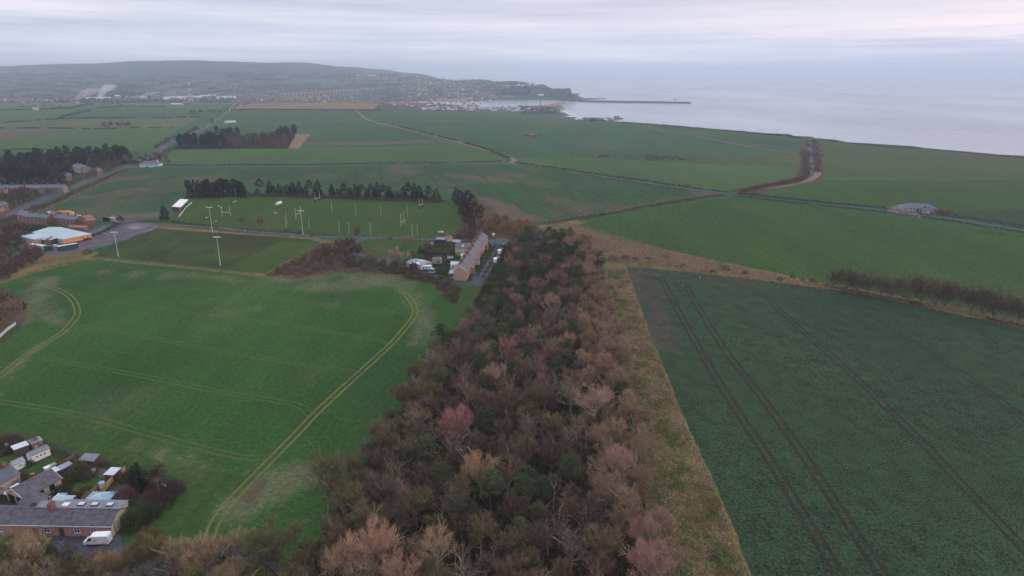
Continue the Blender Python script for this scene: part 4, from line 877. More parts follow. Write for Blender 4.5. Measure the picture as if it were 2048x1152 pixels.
fill([(-10, 545), (20, 530), (60, 500), (85, 505), (70, 520), (0, 560)], 26, SHRM, [(.10, .06, .055), (.085, .055, .05)], 1.0, 1.6, 'dark red brown bush of the thicket below the clubhouse', 'bushes below the clubhouse', 'shrub', 4)
fill([(640, 522), (660, 498), (705, 488), (720, 505), (715, 530), (660, 540)], 22, MIDT, [(.10, .075, .055), (.11, .07, .065), (.13, .085, .06)], .5, .72, 'brown bare tree of the thicket above the big green field', 'thicket above the big green field', mind=4.5)
fill([(545, 547), (600, 515), (650, 495), (655, 535), (600, 555)], 50, SHRM, [(.14, .085, .08), (.12, .075, .07), (.16, .11, .09)], .45, .8, 'purple brown bramble bush on the bank above the big green field', 'brambles above the big green field', 'shrub', 3)
fill([(700, 530), (740, 515), (830, 540), (880, 556), (895, 575), (870, 568), (780, 545)], 40, SHRM, [(.13, .08, .075), (.09, .085, .04), (.10, .07, .06)], .45, .85, 'brown bush on the bank below the cottage track', 'bushes below the cottage track', 'shrub', 3)
fill([(690, 540), (700, 522), (735, 520), (740, 540)], 6, SHRM, [(.10, .10, .075)], 1.0, 1.3, 'grey green bush at the bend of the cottage track', 'grey bushes at the bend of the track', 'shrub', 4)
fill([(960, 455), (1000, 445), (1060, 450), (1080, 462), (1040, 470), (975, 468)], 40, MIDT + SHRM, [(.26, .15, .075), (.22, .12, .07), (.19, .11, .075)], .4, .65, 'orange brown bush at the head of the cottage lane', 'orange bushes at the head of the lane', 'shrub', 4)
fill([(915, 470), (925, 462), (965, 462), (965, 474), (925, 478)], 16, SHRM, [(.12, .075, .065), (.10, .065, .055)], .9, 1.4, 'dark brown bush behind the end cottage', 'bushes behind the end cottage', 'shrub', 3.5)
fill([(875, 570), (890, 562), (915, 580), (912, 608), (900, 600)], 16, SHRM, [(.11, .07, .065), (.10, .085, .05)], .5, 1.0, 'brown bramble in the hedge corner below the cottages', 'brambles in the hedge corner', 'shrub', 3)
for px, py, s, c, lab in ((485, 452, .78, (.20, .14, .09), 'small bare tree left of the pair beside the lane by the pitch'), (518, 456, .88, (.20, .14, .09), 'larger bare tree of the pair beside the lane by the pitch'), (812, 492, .75, (.30, .19, .17), 'pale pink tree on the small green'), (715, 478, .75, (.14, .09, .075), 'bare tree at the fork of the cottage track'), (800, 536, 1.25, (.27, .21, .20), 'large silvery pink tree left of the blue garage'),
                          (828, 540, .5, (.10, .075, .065), 'dark bare tree against the blue garage'), (243, 448, .6, (.07, .07, .04), 'dark round tree at the car park entrance'), (790, 538, .6, (.15, .11, .10), 'bare tree at the left of the silvery pink one')):
    put([MIDT[0], MIDT[2]] if px != 800 else [MIDT[2]], px, py, s, c, lab, sc3=(s * 1.1, s * 1.1, s * .85) if px in (800, 812) else None)
for px in (0, 22, 41, 57): put(FART, px, 244, .55 if px else .8, (.10, .075, .075), 'lone field tree in the far left hedge line', group='four trees in the far left hedge line')
for px, py, s in ((200, 500, .5), (175, 507, 1.0), (600, 467, .8), (575, 462, .7), (625, 472, .7), (780, 479, .6), (430, 455, .6)): put(SHRM, px, py, s, (.12, .07, .065), 'low brown bush beside the lane along the pitch', 'shrub', 'low bushes beside the lane')
fill([(1285, 319), (1290, 312), (1370, 316), (1375, 321), (1300, 322)], 26, SHRF, [(.13, .10, .075)], .7, 1.1, 'bare bush of the long thicket in the rolling right fields', 'long thicket in the right fields', 'shrub', 6)
fill([(1190, 316), (1195, 311), (1222, 313), (1220, 317)], 6, SHRF, [(.10, .08, .06)], .7, 1.0, 'dark bush of the short thicket in the rolling right fields', 'short thicket in the right fields', 'shrub', 6)
fill([(1610, 280), (1635, 280), (1645, 305), (1640, 330), (1625, 345), (1608, 340), (1600, 310)], 40, SHRF, [(.15, .095, .075), (.12, .08, .065)], .7, 1.2, 'brown bush beside the straight farm road to the cliff', 'bushes beside the farm road to the cliff', 'shrub', 7)
fill([(150, 222), (100, 219), (40, 219), (45, 214), (120, 214)], 14, FART, [(.08, .06, .06)], .6, .9, 'distant bare tree in the far left fields', 'distant trees in the far left fields', mind=10)
fill([(200, 217), (205, 208), (260, 208), (250, 215)], 14, FART, [(.08, .06, .055), (.13, .075, .05)], .7, 1.1, 'distant bare tree above the left fields', 'distant trees above the left fields', mind=10)
# ------------------------------------------------------------------ hedges and field banks
nh = 0
def hedge(pts, h, w, color, label, dens=1.0, blade=None, gaps=.1, n=4, raw=False, name='hedge', cat='hedge', group=None):
    global nh; nh += 1
    line = densify(smooth_line(pts if raw else GP(pts), n), 2.0); L = np.array(line); d = float(np.mean(L[:, 1]))
    q = np.random.RandomState(100 + nh); px = d / 683.0
    bl, bw = blade or (max(.55, px * 1.2), max(.16, px * .7))
    per = int(max(10, min(dens * 2.6 * w * h / (bl * bw), 90)))
    prof = np.interp(np.arange(len(L)), np.arange(0, len(L) + 6, 3), q.uniform(.55, 1.25, len(np.arange(0, len(L) + 6, 3))))
    hole = np.interp(np.arange(len(L)), np.arange(0, len(L) + 10, 5), q.uniform(0, 1, len(np.arange(0, len(L) + 10, 5)))) < gaps
    L, prof = L[~hole], prof[~hole]
    if len(L) < 2: return
    k = np.repeat(np.arange(len(L)), per); m = len(k)
    b = np.column_stack([L[k, 0] + q.normal(size=m) * w * .33 + q.uniform(-1, 1, m), L[k, 1] + q.normal(size=m) * w * .33 + q.uniform(-1, 1, m)])
    z = H(b[:, 0], b[:, 1]) + q.uniform(0, 1, m) ** .8 * h * prof[k] * .85
    co = blades(np.column_stack([b, z]), q.normal(size=(m, 3)) * .8 + np.array([0, 0, .7]), q.uniform(.6, 1.3, m) * bl, q.uniform(.6, 1.3, m) * bw, q)
    o = bpy.data.objects.new(name, fast_mesh(name, co, M['hedge'])); COL.objects.link(o); o.color = (*color, 1)
    return tag(o, label, cat, group)
HD = (.055, .045, .038); HB = (.10, .065, .052)
hedge([(330, 332), (560, 331), (700, 329), (860, 327), (1000, 324)], 1.9, 2.4, HD, 'dark gappy hedge along the far side of the long straight lane', gaps=.16)
hedge([(1030, 326), (1080, 333), (1200, 350), (1330, 369), (1450, 386)], 1.8, 2.4, (.07, .055, .045), 'dark hedge on the far side of the lane to the crossroads', gaps=.14)
hedge([(1045, 332), (1200, 355), (1330, 374), (1440, 389)], .9, 2.0, (.14, .11, .08), 'low brown verge on the near side of the lane', gaps=.3)
hedge([(1475, 388), (1600, 402), (1740, 415), (1790, 421)], 2.0, 3, HD, 'dark hedge from the crossroads to the bungalow', gaps=.05)
hedge([(1470, 392), (1600, 407), (1750, 424), (1880, 440), (2048, 466), (2300, 505)], 1.6, 2.2, (.07, .055, .045), 'long dark hedge on the near side of the lane past the bungalow', gaps=.12)
hedge([(1885, 432), (1960, 441), (2048, 455), (2300, 492)], 1.8, 2.6, (.065, .05, .042), 'dark hedge right of the bungalow', gaps=.05)
hedge([(1445, 391), (1380, 400), (1290, 415), (1200, 432), (1120, 444), (1085, 450)], 1.8, 3.0, (.12, .07, .055), 'russet hedge below the tramlined field', gaps=.06)
hedge([(1440, 387), (1380, 396), (1290, 411), (1200, 428), (1120, 440)], .8, 2.5, (.22, .17, .11), 'pale grass bank behind the russet hedge', gaps=.2)
hedge([(1484, 384), (1530, 373), (1590, 362), (1612, 352), (1612, 330), (1612, 305)], 2.6, 5, (.12, .07, .055), 'thick brown hedge on the left of the farm road to the cliff', gaps=.05)
hedge([(1635, 345), (1636, 325), (1630, 300), (1626, 282)], 2.4, 4, (.13, .085, .065), 'thick brown hedge on the right of the farm road to the cliff', gaps=.1)
hedge([(455, 221), (600, 220), (762, 221)], 2.5, 4, (.06, .05, .045), 'dark hedge below the ploughed field', gaps=.08)
hedge([(800, 253), (845, 265), (900, 279), (960, 295), (1018, 317)], 1.6, 4, (.07, .06, .05), 'dark ditch hedge beside the diagonal track', gaps=.25)
hedge([(-60, 460), (30, 437), (75, 415)], 2.4, 4, (.11, .065, .055), 'brown hedge below the main road at the left edge', gaps=.05)
hedge([(80, 418), (130, 395), (180, 372), (240, 345), (262, 338)], 1.8, 3.2, (.13, .06, .05), 'red brown hedge along the field side of the main road', gaps=.04)
hedge([(85, 423), (135, 400), (185, 377), (240, 350)], .7, 3.5, (.24, .16, .12), 'pale orange verge below the red brown hedge', gaps=.1)
hedge([(268, 331), (310, 318), (345, 297)], 2.4, 3.4, (.13, .07, .06), 'red brown hedge beside the road near the bungalow', gaps=.08)
hedge([(0, 246), (60, 243), (120, 238), (250, 236), (400, 235)], 1.6, 3, (.055, .05, .045), 'thin dark hedge across the far left fields', gaps=.45)
hedge([(0, 257), (130, 257), (200, 258), (360, 255)], 1.4, 3, (.06, .05, .045), 'thin dark hedge below the small copse', gaps=.4)
hedge([(115, 239), (140, 230), (180, 221)], 2.2, 4, (.07, .055, .05), 'dark hedge running diagonally up the far left fields', gaps=.1)
hedge([(0, 221), (80, 219), (150, 215), (185, 208)], 2.2, 5, (.06, .05, .05), 'far hedge line with farm buildings on the left', gaps=.15)
hedge([(200, 217), (260, 213), (330, 214)], 2.0, 4, (.07, .06, .05), 'far hedge beneath the red roofed farm', gaps=.3)
hedge([(-20, 301), (40, 300), (90, 300)], 2.0, 3, (.05, .045, .04), 'dark hedge behind the left plantation', gaps=.05)
hedge([(374, 392), (500, 392), (640, 396), (800, 402), (890, 405)], 3.0, 4, (.10, .065, .055), 'brown undergrowth beneath the conifer row', gaps=.06)
hedge([(440, 456), (500, 461), (580, 466), (640, 470), (690, 473)], 1.3, 2.0, (.10, .07, .06), 'scrappy brown hedge between the lane and the pitch', gaps=.25)
hedge([(700, 474), (780, 477), (860, 481)], .7, 1.6, (.19, .15, .10), 'strip of pale dead grass between the pitch and the green', gaps=.15)
hedge([(345, 444), (380, 449), (420, 453)], 1.6, 2.4, (.045, .045, .035), 'dark clipped hedge beside the lane below the stand', gaps=0)
hedge([(242, 449), (285, 444), (330, 446)], 1.6, 2.2, (.11, .065, .06), 'brown hedge above the car park', gaps=.08)
hedge([(168, 480), (200, 467), (232, 452)], 1.9, 2.6, (.055, .055, .035), 'dark hedge between the brick houses and the car park', gaps=.04)
hedge([(185, 515), (260, 523), (350, 531), (530, 553)], .5, 1.0, (.16, .13, .085), 'line of pale rough grass along the bottom of the worn pitch', gaps=.1)
hedge([(60, 546), (100, 535), (165, 520)], .8, 1.6, (.12, .07, .05), 'dark red bank above the top left corner of the green field', gaps=.05)
hedge([(310, 446), (350, 452), (420, 457), (500, 466), (620, 478)], .6, 3.0, (.22, .165, .11), 'pale dead grass bank above the worn pitch', gaps=.2)
hedge([(-100, 862), (0, 872), (90, 893), (180, 917), (240, 934), (300, 955), (348, 966)], 1.3, 1.8, (.10, .075, .06), 'brown hedge between the gardens and the green field', gaps=.1)
hedge([(352, 970), (330, 1000), (300, 1040), (280, 1065)], 1.5, 2.2, (.06, .045, .038), 'dark brown hedge down the garden bank', gaps=.0)
hedge([(752, 530), (800, 543), (850, 556), (870, 562)], 1.5, 2.6, (.065, .07, .03), 'dark green hedge below the blue garage', gaps=.03)
hedge([(1250, 536), (1400, 550), (1500, 561), (1700, 586), (2048, 661), (2300, 712)], .5, 1.2, (.20, .16, .11), 'pale grass edge along the top of the dark right field', gaps=.06, dens=.6)
hedge([(1650, 572), (1750, 592), (1900, 622), (2048, 655), (2200, 688)], 1.5, 3.0, (.085, .06, .048), 'brown brambles beneath the hedgerow trees', gaps=.1)
hedge([(1205, 521), (1260, 524), (1330, 531), (1420, 545)], .7, 2.0, (.15, .105, .08), 'low brown brambles at the head of the dark right field', gaps=.3)
hedge([(1640, 281), (1760, 293), (1850, 299), (1960, 308), (2048, 318)], 1.2, 7, (.10, .08, .055), 'brown scrub along the cliff top', gaps=.3)
hedge([(1240, 245), (1400, 257), (1500, 266), (1600, 276)], 1.2, 6, (.07, .065, .05), 'dark scrub along the far cliff top', gaps=.35)
hedge([(1040, 272), (1080, 270)], 2.0, 4, (.16, .08, .06), 'ruddy thicket round the ruin in the middle field', gaps=.2)
# dead grass on the strip beside the wood
STRIP = GP([(1215, 540), (1248, 535), (1304, 690), (1372, 860), (1432, 990), (1497, 1152), (1540, 1280), (1360, 1280), (1340, 1152), (1300, 900), (1255, 700)])
stuff_scatter('dead_grass', [clump(82000, STRIP, 160, .9, .25, .42, .11)], 'hedge', (.37, .27, .17), 'tufts of straw coloured grass on the strip beside the wood')
stuff_scatter('rusty_grass', [clump(12000, STRIP, 200, 1.0, .35, .45, .10)], 'hedge', (.24, .14, .09), 'clumps of rusty dead growth on the strip beside the wood')
stuff_scatter('green_grass', [clump(78000, STRIP, 420, 2.0, .22, .34, .13)], 'hedge', (.095, .14, .045), 'green grass tufts on the strip beside the wood')
ROUGH = GP([(1075, 458), (1150, 448), (1400, 518), (1650, 572), (1690, 584), (1400, 546), (1250, 530), (1190, 495)])
stuff_scatter('rough_dead_grass', [brush(36000, ROUGH, .2, .6, .22, up=.9)], 'hedge', (.30, .21, .14), 'tawny dead grass between the two right fields')
# ================================================================== buildings, vehicles and small things
def surf(name, c, rough=.8, var=.25, scale=1.5, spec=.3, brick=None, metal=0, streak=0):
    m, nt, b = principled(name, rough, spec); b.inputs['Metallic'].default_value = metal
    tc = nd(nt, 'ShaderNodeTexCoord').outputs['Object']
    n = noise(nt, tc, scale, 5, .65)
    col = mixc(nt, 1.0, c, ramp(nt, n, [(.3, 1 - var), (.7, 1 + var)]), 'MULTIPLY')
    if brick:
        bw, bh, mort, axis = brick
        v = tc
        if axis: mp = nd(nt, 'ShaderNodeMapping', i={'Rotation': axis}); lk(nt, tc, mp.inputs[0]); v = mp.outputs[0]
        t = nd(nt, 'ShaderNodeTexBrick', i={'Scale': 1.0, 'Mortar Size': bh * .12, 'Brick Width': bw, 'Row Height': bh, 'Color1': (.75, .75, .75, 1), 'Color2': (1.25, 1.22, 1.2, 1), 'Mortar': (mort, mort, mort, 1)}); lk(nt, v, t.inputs['Vector'])
        col = mixc(nt, .8, col, mixc(nt, 1.0, col, t.outputs[0], 'MULTIPLY'))
    if streak:
        mp = nd(nt, 'ShaderNodeMapping', i={'Scale': (3, 3, .4)}); lk(nt, tc, mp.inputs[0]); col = mixc(nt, ramp(nt, noise(nt, mp.outputs[0], .8, 4, .7), [(.5, 0.0), (.75, streak)]), col, (.08, .075, .06))
    lk(nt, col, b.inputs['Base Color']); return m
S = {}
S['brick_pink'] = surf('pink_brick', (.40, .235, .18), .9, .2, 2, brick=(.6, .22, 1.15, (R(90), 0, 0)))
S['brick_red'] = surf('red_brick', (.20, .095, .08), .9, .25, 2, brick=(.6, .22, 1.2, (R(90), 0, 0)))
S['brick_end'] = surf('orange_brick', (.42, .25, .18), .9, .2, 1.2, brick=(.6, .22, 1.15, (R(90), 0, R(90))))
S['cream'] = surf('cream_render', (.52, .43, .30), .9, .15, 1, streak=.25)
S['pink_r'] = surf('pink_render', (.55, .40, .36), .9, .12, 1)
S['white_r'] = surf('white_render', (.62, .61, .60), .9, .12, 1, streak=.2)
S['grey_r'] = surf('grey_render', (.38, .37, .38), .9, .15, .5)
S['stone'] = surf('sandstone', (.28, .21, .17), .9, .25, 1.5)
S['slate'] = surf('lichened_slate', (.085, .080, .100), .6, .55, 1.1, .4, brick=(.5, .35, .7, None))
S['slate_p'] = surf('purple_slate', (.125, .112, .130), .55, .25, .8, .4, brick=(.6, .5, .8, None))
S['slate_b'] = surf('blue_slate', (.085, .095, .13), .5, .25, .5, .4)
S['tile_red'] = surf('red_roof_tile', (.24, .12, .095), .8, .3, .6)
S['felt'] = surf('grey_roofing_felt', (.16, .17, .21), .55, .15, .7, .5)
S['sheet'] = surf('blue_grey_sheet_roof', (.34, .46, .50), .45, .10, .15, .5)
S['sheet_w'] = surf('pale_sheet_roof', (.50, .55, .60), .4, .10, .6, .5)
S['sheet_g'] = surf('grey_corrugated_roof', (.26, .29, .34), .5, .2, .8, .4)
S['white'] = surf('white_paint', (.74, .74, .75), .5, .06, 2, .4)
S['white_v'] = surf('white_vehicle_paint', (.78, .78, .80), .25, .03, 1, .5)
S['grey_v'] = surf('grey_vehicle_paint', (.22, .24, .27), .25, .05, 1, .5)
S['dark_v'] = surf('black_vehicle_paint', (.02, .022, .028), .2, .05, 1, .5)
S['blue_v'] = surf('blue_vehicle_paint', (.05, .10, .25), .25, .05, 1, .5)
S['red_p'] = surf('red_paint', (.42, .07, .05), .5, .1, 1); S['orange_p'] = surf('orange_cladding', (.80, .33, .10), .7, .12, .4); S['yellow_p'] = surf('yellow_paint', (.65, .50, .10), .5, .1, 1)
S['blue_p'] = surf('dark_blue_paint', (.035, .06, .12), .5, .1, 1); S['green_p'] = surf('dark_green_paint', (.03, .075, .06), .5, .15, 1); S['logo_blue'] = surf('blue_lettering', (.05, .16, .45), .5, .02, 1)
S['wood'] = surf('weathered_timber', (.30, .19, .11), .9, .3, 2); S['wood_d'] = surf('dark_timber', (.085, .06, .045), .9, .3, 2); S['wood_o'] = surf('orange_timber', (.44, .27, .13), .9, .25, 2); S['wood_pk'] = surf('pinkish_timber', (.50, .33, .26), .9, .2, 1)
S['metal'] = surf('galvanised_steel', (.50, .52, .55), .5, .1, 1); S['post_y'] = surf('pale_yellow_paint', (.68, .66, .38), .6, .08, 1); S['post_w'] = surf('white_post_paint', (.66, .64, .58), .6, .08, 1)
S['rubber'] = surf('tyre_rubber', (.018, .018, .02), .9, .1, 2); S['dark'] = surf('dark_opening', (.012, .012, .015), .9, .1, 2); S['rim'] = surf('alloy_rim', (.35, .35, .37), .4, .05, 2, metal=.6)
S['concrete'] = surf('concrete', (.30, .28, .26), .9, .2, .5); S['conc_d'] = surf('dark_masonry', (.10, .095, .095), .9, .2, .05)
m, nt, b = principled('window_glass', .08, .6); b.inputs['Base Color'].default_value = (.035, .045, .06, 1); S['glass'] = m
m, nt, b = principled('conservatory_glass', .12, .7); b.inputs['Base Color'].default_value = (.22, .44, .56, 1); b.inputs['Alpha'].default_value = .82; S['cglass'] = m
m, nt, b = principled('lamp_lens', .3, .5); b.inputs['Base Color'].default_value = (.75, .75, .72, 1); S['lens'] = m
def site(pa, pb):
    a = G(*pa); b_ = G(*pb); ang = math.atan2(b_[1] - a[1], b_[0] - a[0]); return Vector((a[0], a[1], min(H1(*a), H1(*b_)))), ang, math.dist(a, b_)
def rt(x, y, a, o): return Vector((o[0] + x * math.cos(a) - y * math.sin(a), o[1] + x * math.sin(a) + y * math.cos(a), o[2]))
def window(root, face, s, z, w, h, L, W, frame='white', simple=False, sill=False):
    """face: front (y=0), back (y=W), right (x=L), left (x=0)"""
    f = MB(); t = .07; bar = .08 if w > .6 else .06
    def bx(mb, u0, u1, z0, z1, d0, d1):
        if face == 'front': mb.box(((u0 + u1) / 2, -(d0 + d1) / 2, (z0 + z1) / 2), (u1 - u0, abs(d1 - d0), z1 - z0))
        elif face == 'back': mb.box(((u0 + u1) / 2, W + (d0 + d1) / 2, (z0 + z1) / 2), (u1 - u0, abs(d1 - d0), z1 - z0))
        elif face == 'right': mb.box((L + (d0 + d1) / 2, (u0 + u1) / 2, (z0 + z1) / 2), (abs(d1 - d0), u1 - u0, z1 - z0))
        else: mb.box((-(d0 + d1) / 2, (u0 + u1) / 2, (z0 + z1) / 2), (abs(d1 - d0), u1 - u0, z1 - z0))
    bx(f, s - w / 2, s - w / 2 + bar, z, z + h, .003, t); bx(f, s + w / 2 - bar, s + w / 2, z, z + h, .003, t)
    bx(f, s - w / 2 + bar, s + w / 2 - bar, z, z + bar, .003, t); bx(f, s - w / 2 + bar, s + w / 2 - bar, z + h - bar, z + h, .003, t)
    if w > .9 and not simple: bx(f, s - bar / 2, s + bar / 2, z + bar, z + h - bar, .003, t)
    if h > 1.3 and not simple: bx(f, s - w / 2 + bar, s - bar / 2, z + h * .55, z + h * .55 + bar, .003, t - .012); bx(f, s + bar / 2, s + w / 2 - bar, z + h * .55, z + h * .55 + bar, .003, t - .012)
    fr = f.build('window', S[frame], root); g = MB(); bx(g, s - w / 2 + bar * .5, s + w / 2 - bar * .5, z + bar * .5, z + h - bar * .5, .005, .03); g.build('pane', S['glass'], fr)
    if sill: g = MB(); bx(g, s - w / 2 - .1, s + w / 2 + .1, z - .12, z - .005, .003, .14); g.build('sill', S['white'], fr)
    return fr
def door(root, face, s, w, h, L, W, col='white', handle=True):
    g = MB()
    if face == 'front': g.box((s, -.04, h / 2), (w, .08, h))
    elif face == 'back': g.box((s, W + .04, h / 2), (w, .08, h))
    elif face == 'right': g.box((L + .04, s, h / 2), (.08, w, h))
    else: g.box((-.04, s, h / 2), (.08, w, h))
    d = g.build('door', S[col], root)
    if handle and face == 'front': MB().box((s + w * .35, -.11, h * .48), (.12, .06, .06)).build('handle', S['metal'], d)
    return d
def chimney(root, x, y, z0, z1, w=.7, d=.9, mat='brick_red', pots=2):
    c = MB().box((x, y, (z0 + z1) / 2), (w, d, z1 - z0)); c.box((x, y, z1 + .06), (w + .16, d + .16, .12)); ch = c.build('chimney', S[mat], root)
    for k in range(pots): MB().tube((x, y + (k - (pots - 1) / 2) * d / max(pots, 1), z1 + .12), (x, y + (k - (pots - 1) / 2) * d / max(pots, 1), z1 + .55), .13, .11, 7).build('chimney_pot', S['tile_red'], ch)
    return ch
def gable_roof(root, L, W, h, rh, mat, over=.3, t=.14, mono=False):
    m = MB(); sl = (rh - h) / (W / 2); oy = over; 
    e0 = (-oy, h - sl * oy + .02); r0 = (W / 2, rh + .02); e1 = (W + oy, h - sl * oy + .02)
    m.prism([e0, r0, (r0[0], r0[1] + t), (e0[0], e0[1] + t)], -over, L + over)
    m.prism([r0, e1, (e1[0], e1[1] + t), (r0[0], r0[1] + t)], -over, L + over)
    rf = m.build('roof', S[mat], root)
    MB().prism([(W / 2 - .16, rh + t + .01), (W / 2 + .16, rh + t + .01), (W / 2, rh + t + .15)], -over, L + over).build('ridge', S[mat], rf)
    return rf
def hip_roof(root, L, W, h, rh, mat, over=.35, t=.12, inset=None, name='roof'):
    i = W / 2 if inset is None else inset; o = over; m = MB(); z = h + .02
    v = [(-o, -o, z), (L + o, -o, z), (L + o, W + o, z), (-o, W + o, z), (i, W / 2, rh), (L - i, W / 2, rh), (-o, -o, z + t), (L + o, -o, z + t), (L + o, W + o, z + t), (-o, W + o, z + t)]
    m.add(v, [(3, 2, 1, 0), (0, 1, 7, 6), (1, 2, 8, 7), (2, 3, 9, 8), (3, 0, 6, 9), (6, 7, 5, 4), (8, 9, 4, 5), (7, 8, 5), (9, 6, 4)])
    return m.build(name, S[mat], root)
def gable_house(name, o, a, L, W, h, rh, wall, roof, label, cat='house', group=None, over=.3, wins=(), doors=(), chims=(), hip=False, barge=False, simple=False, sill=False, gutter=False):
    r = empty(name, o, a, label, cat, group)
    if hip: MB().box((L / 2, W / 2, h / 2 - .2), (L, W, h + .4)).build('wall', S[wall], r); hip_roof(r, L, W, h, rh, roof, over)
    else:
        MB().prism([(0, -.4), (W, -.4), (W, h), (W / 2, rh), (0, h)], 0, L).build('wall', S[wall], r); gable_roof(r, L, W, h, rh, roof, over)
        if barge:
            for x in (-over - .06, L + over + .01):
                sl = (rh - h) / (W / 2); e = h - sl * over
                MB().prism([(-over, e - .08), (W / 2, rh - .08), (W / 2, rh + .20), (-over, e + .20)], x, x + .05).prism([(W / 2, rh - .08), (W + over, e - .08), (W + over, e + .20), (W / 2, rh + .20)], x, x + .05).build('barge_board', S['white'], r)
    for w_ in wins: window(r, *w_, L, W, simple=simple, sill=sill)
    for d_ in doors: door(r, *d_[:4], L, W, *(d_[4:] or ('white',)))
    for c_ in chims: chimney(r, *c_)
    if gutter: MB().box((L / 2, -over - .06, h - .12), (L + .5, .1, .1)).build('gutter', S['white'], r); MB().tube((L - .15, -.1, 0), (L - .15, -.1, h - .15), .05, .05, 6).build('drainpipe', S['wood_d'], r)
    return r
# ---------------------------------------------------------------- vehicles
def wheel(root, x, y, r=.34, w=.22):
    ty = MB().tube((x, y - w / 2, r), (x, y + w / 2, r), r, r, 16).build('wheel', S['rubber'], root)
    s = -1 if y < 0 else 1
    MB().tube((x, y + s * (w / 2 - .02), r), (x, y + s * (w / 2 + .015), r), r * .6, r * .55, 10).build('rim', S['rim'], ty)
def glass_strip(root, pts, name='window'):
    m = MB(); m.add(pts, [(0, 1, 2, 3)]); return m.build(name, S['glass'], root)
def van(loc, a, label, paint='white_v', logo=False, scale=1.0, group=None, name='van'):
    r = empty(name, loc, a, label, 'van', group); r.scale = (scale,) * 3; hw = .98
    prof = [(-2.75, .35), (2.6, .35), (2.72, .7), (2.66, 1.12), (1.95, 1.32), (1.15, 2.3), (.8, 2.42), (-2.6, 2.46), (-2.75, 2.3)]
    MB().prismy([(x, z) for x, z in prof], -hw, hw).build('body', S[paint], r, bevel=.06)
    m = MB(); m.quad((1.99, -.86, 1.33), (1.99, .86, 1.33), (1.22, .80, 2.26), (1.22, -.80, 2.26)); w = m.build('windscreen', S['glass'], r); w.location = (.05, 0, .03)
    for s in (-1, 1):
        y = s * (hw + .012); glass_strip(r, [(.75, y, 1.42), (1.75, y, 1.38), (1.2, y, 2.08), (.75, y, 2.1)][::s] , 'side_window')
        MB().box((2.66, s * .72, .88), (.12, .34, .22)).build('headlight', S['lens'], r); MB().box((-2.76, s * .86, 1.2), (.05, .14, .5)).build('tail_light', S['red_p'], r)
        MB().box((1.45, s * (hw + .16), 1.5), (.12, .26, .26)).build('mirror', S['dark_v'], r)
        for x in (-1.75, 1.75): wheel(r, x, s * (hw - .1))
        MB().box((0, s * (hw + .01), .42), (2.6, .03, .12)).build('sill_trim', S['dark_v'], r)
    if logo:
        for s in (-1, 1):
            g = MB(); y = s * (hw + .015)
            g.add([(-.15, y, 1.3), (.35, y, 1.3), (.45, y, 1.42), (.1, y, 1.42), (.2, y, 1.75), (0, y, 1.75)], [(0, 1, 2, 3), (0, 3, 4, 5)]); g.build('logo', S['logo_blue'], r)
    return r
def car(loc, a, label, paint='white_v', group=None, estate=False, name='car', cat='car'):
    r = empty(name, loc, a, label, cat, group); hw = .86
    prof = [(-2.1, .3), (2.0, .3), (2.12, .6), (2.0, .82), (1.0, .95), (-2.0, .98), (-2.15, .7)]
    MB().prismy(prof, -hw, hw).build('body', S[paint], r, bevel=.07)
    rear = -1.95 if estate else -1.55
    cab = [(1.05, .93), (.35, 1.42), (-1.0 if not estate else -1.7, 1.45), (rear - .1, .95)]
    MB().prismy(cab, -hw + .1, hw - .1).build('cabin', S[paint], r, bevel=.04)
    for s in (-1, 1):
        y = s * (hw - .085); glass_strip(r, [(-1.5 if not estate else -1.7, y, 1.0), (.8, y, 1.0), (.3, y, 1.36), (-1.0 if not estate else -1.55, y, 1.38)][::s], 'side_window')
        MB().box((2.02, s * .6, .68), (.12, .3, .14)).build('headlight', S['lens'], r); MB().box((-2.12, s * .68, .78), (.06, .2, .16)).build('tail_light', S['red_p'], r)
        for x in (-1.3, 1.35): wheel(r, x, s * (hw - .08), .32, .2)
    m = MB().quad((1.0, -.70, .99), (1.0, .70, .99), (.40, .64, 1.40), (.40, -.64, 1.40)); w = m.build('windscreen', S['glass'], r); w.location = (.03, 0, .02)
    zt = (rear - .1, -1.0 if not estate else -1.7); m = MB().quad((zt[0], .68, 1.0), (zt[0], -.68, 1.0), (zt[1], -.62, 1.41), (zt[1], .62, 1.41)); w = m.build('rear_window', S['glass'], r); w.location = (-.03, 0, .02)
    return r
def caravan(loc, a, label, L=6.0, group=None):
    r = empty('touring_caravan', loc, a, label, 'caravan', group)
    MB().prismy([(-L / 2, .5), (L / 2, .5), (L / 2 + .1, 1.3), (L / 2 - .5, 2.45), (-L / 2 + .5, 2.5), (-L / 2 - .1, 1.4)], -1.1, 1.1).build('body', S['white_v'], r, bevel=.12)
    for s in (-1, 1):
        for x in (-1.6, .1, 1.7): glass_strip(r, [(x - .45, s * 1.12, 1.3), (x + .45, s * 1.12, 1.3), (x + .45, s * 1.12, 1.9), (x - .45, s * 1.12, 1.9)][::s])
        wheel(r, 0, s * 1.0, .32)
    MB().tube((L / 2, 0, .5), (L / 2 + 1.2, 0, .5), .06).build('tow_bar', S['metal'], r)
    return r
def shed(o, a, L, W, h, rh, wall, roof, label, wins=(), doors=(), name='garden_shed', cat='shed', over=.15, mono=False, group=None):
    if mono:
        r = empty(name, o, a, label, cat, group); MB().prism([(0, -.2), (W, -.2), (W, rh), (0, h)], 0, L).build('wall', S[wall], r)
        MB().prism([(-over, h + .02), (W + over, rh + .02), (W + over, rh + .12), (-over, h + .12)], -over, L + over).build('roof', S[roof], r)
        for w_ in wins: window(r, *w_, L, W, simple=True)
        for d_ in doors: door(r, *d_[:4], L, W, *(d_[4:] or ('white',)))
        return r
    return gable_house(name, o, a, L, W, h, rh, wall, roof, label, cat, group, over, wins, doors, simple=True)
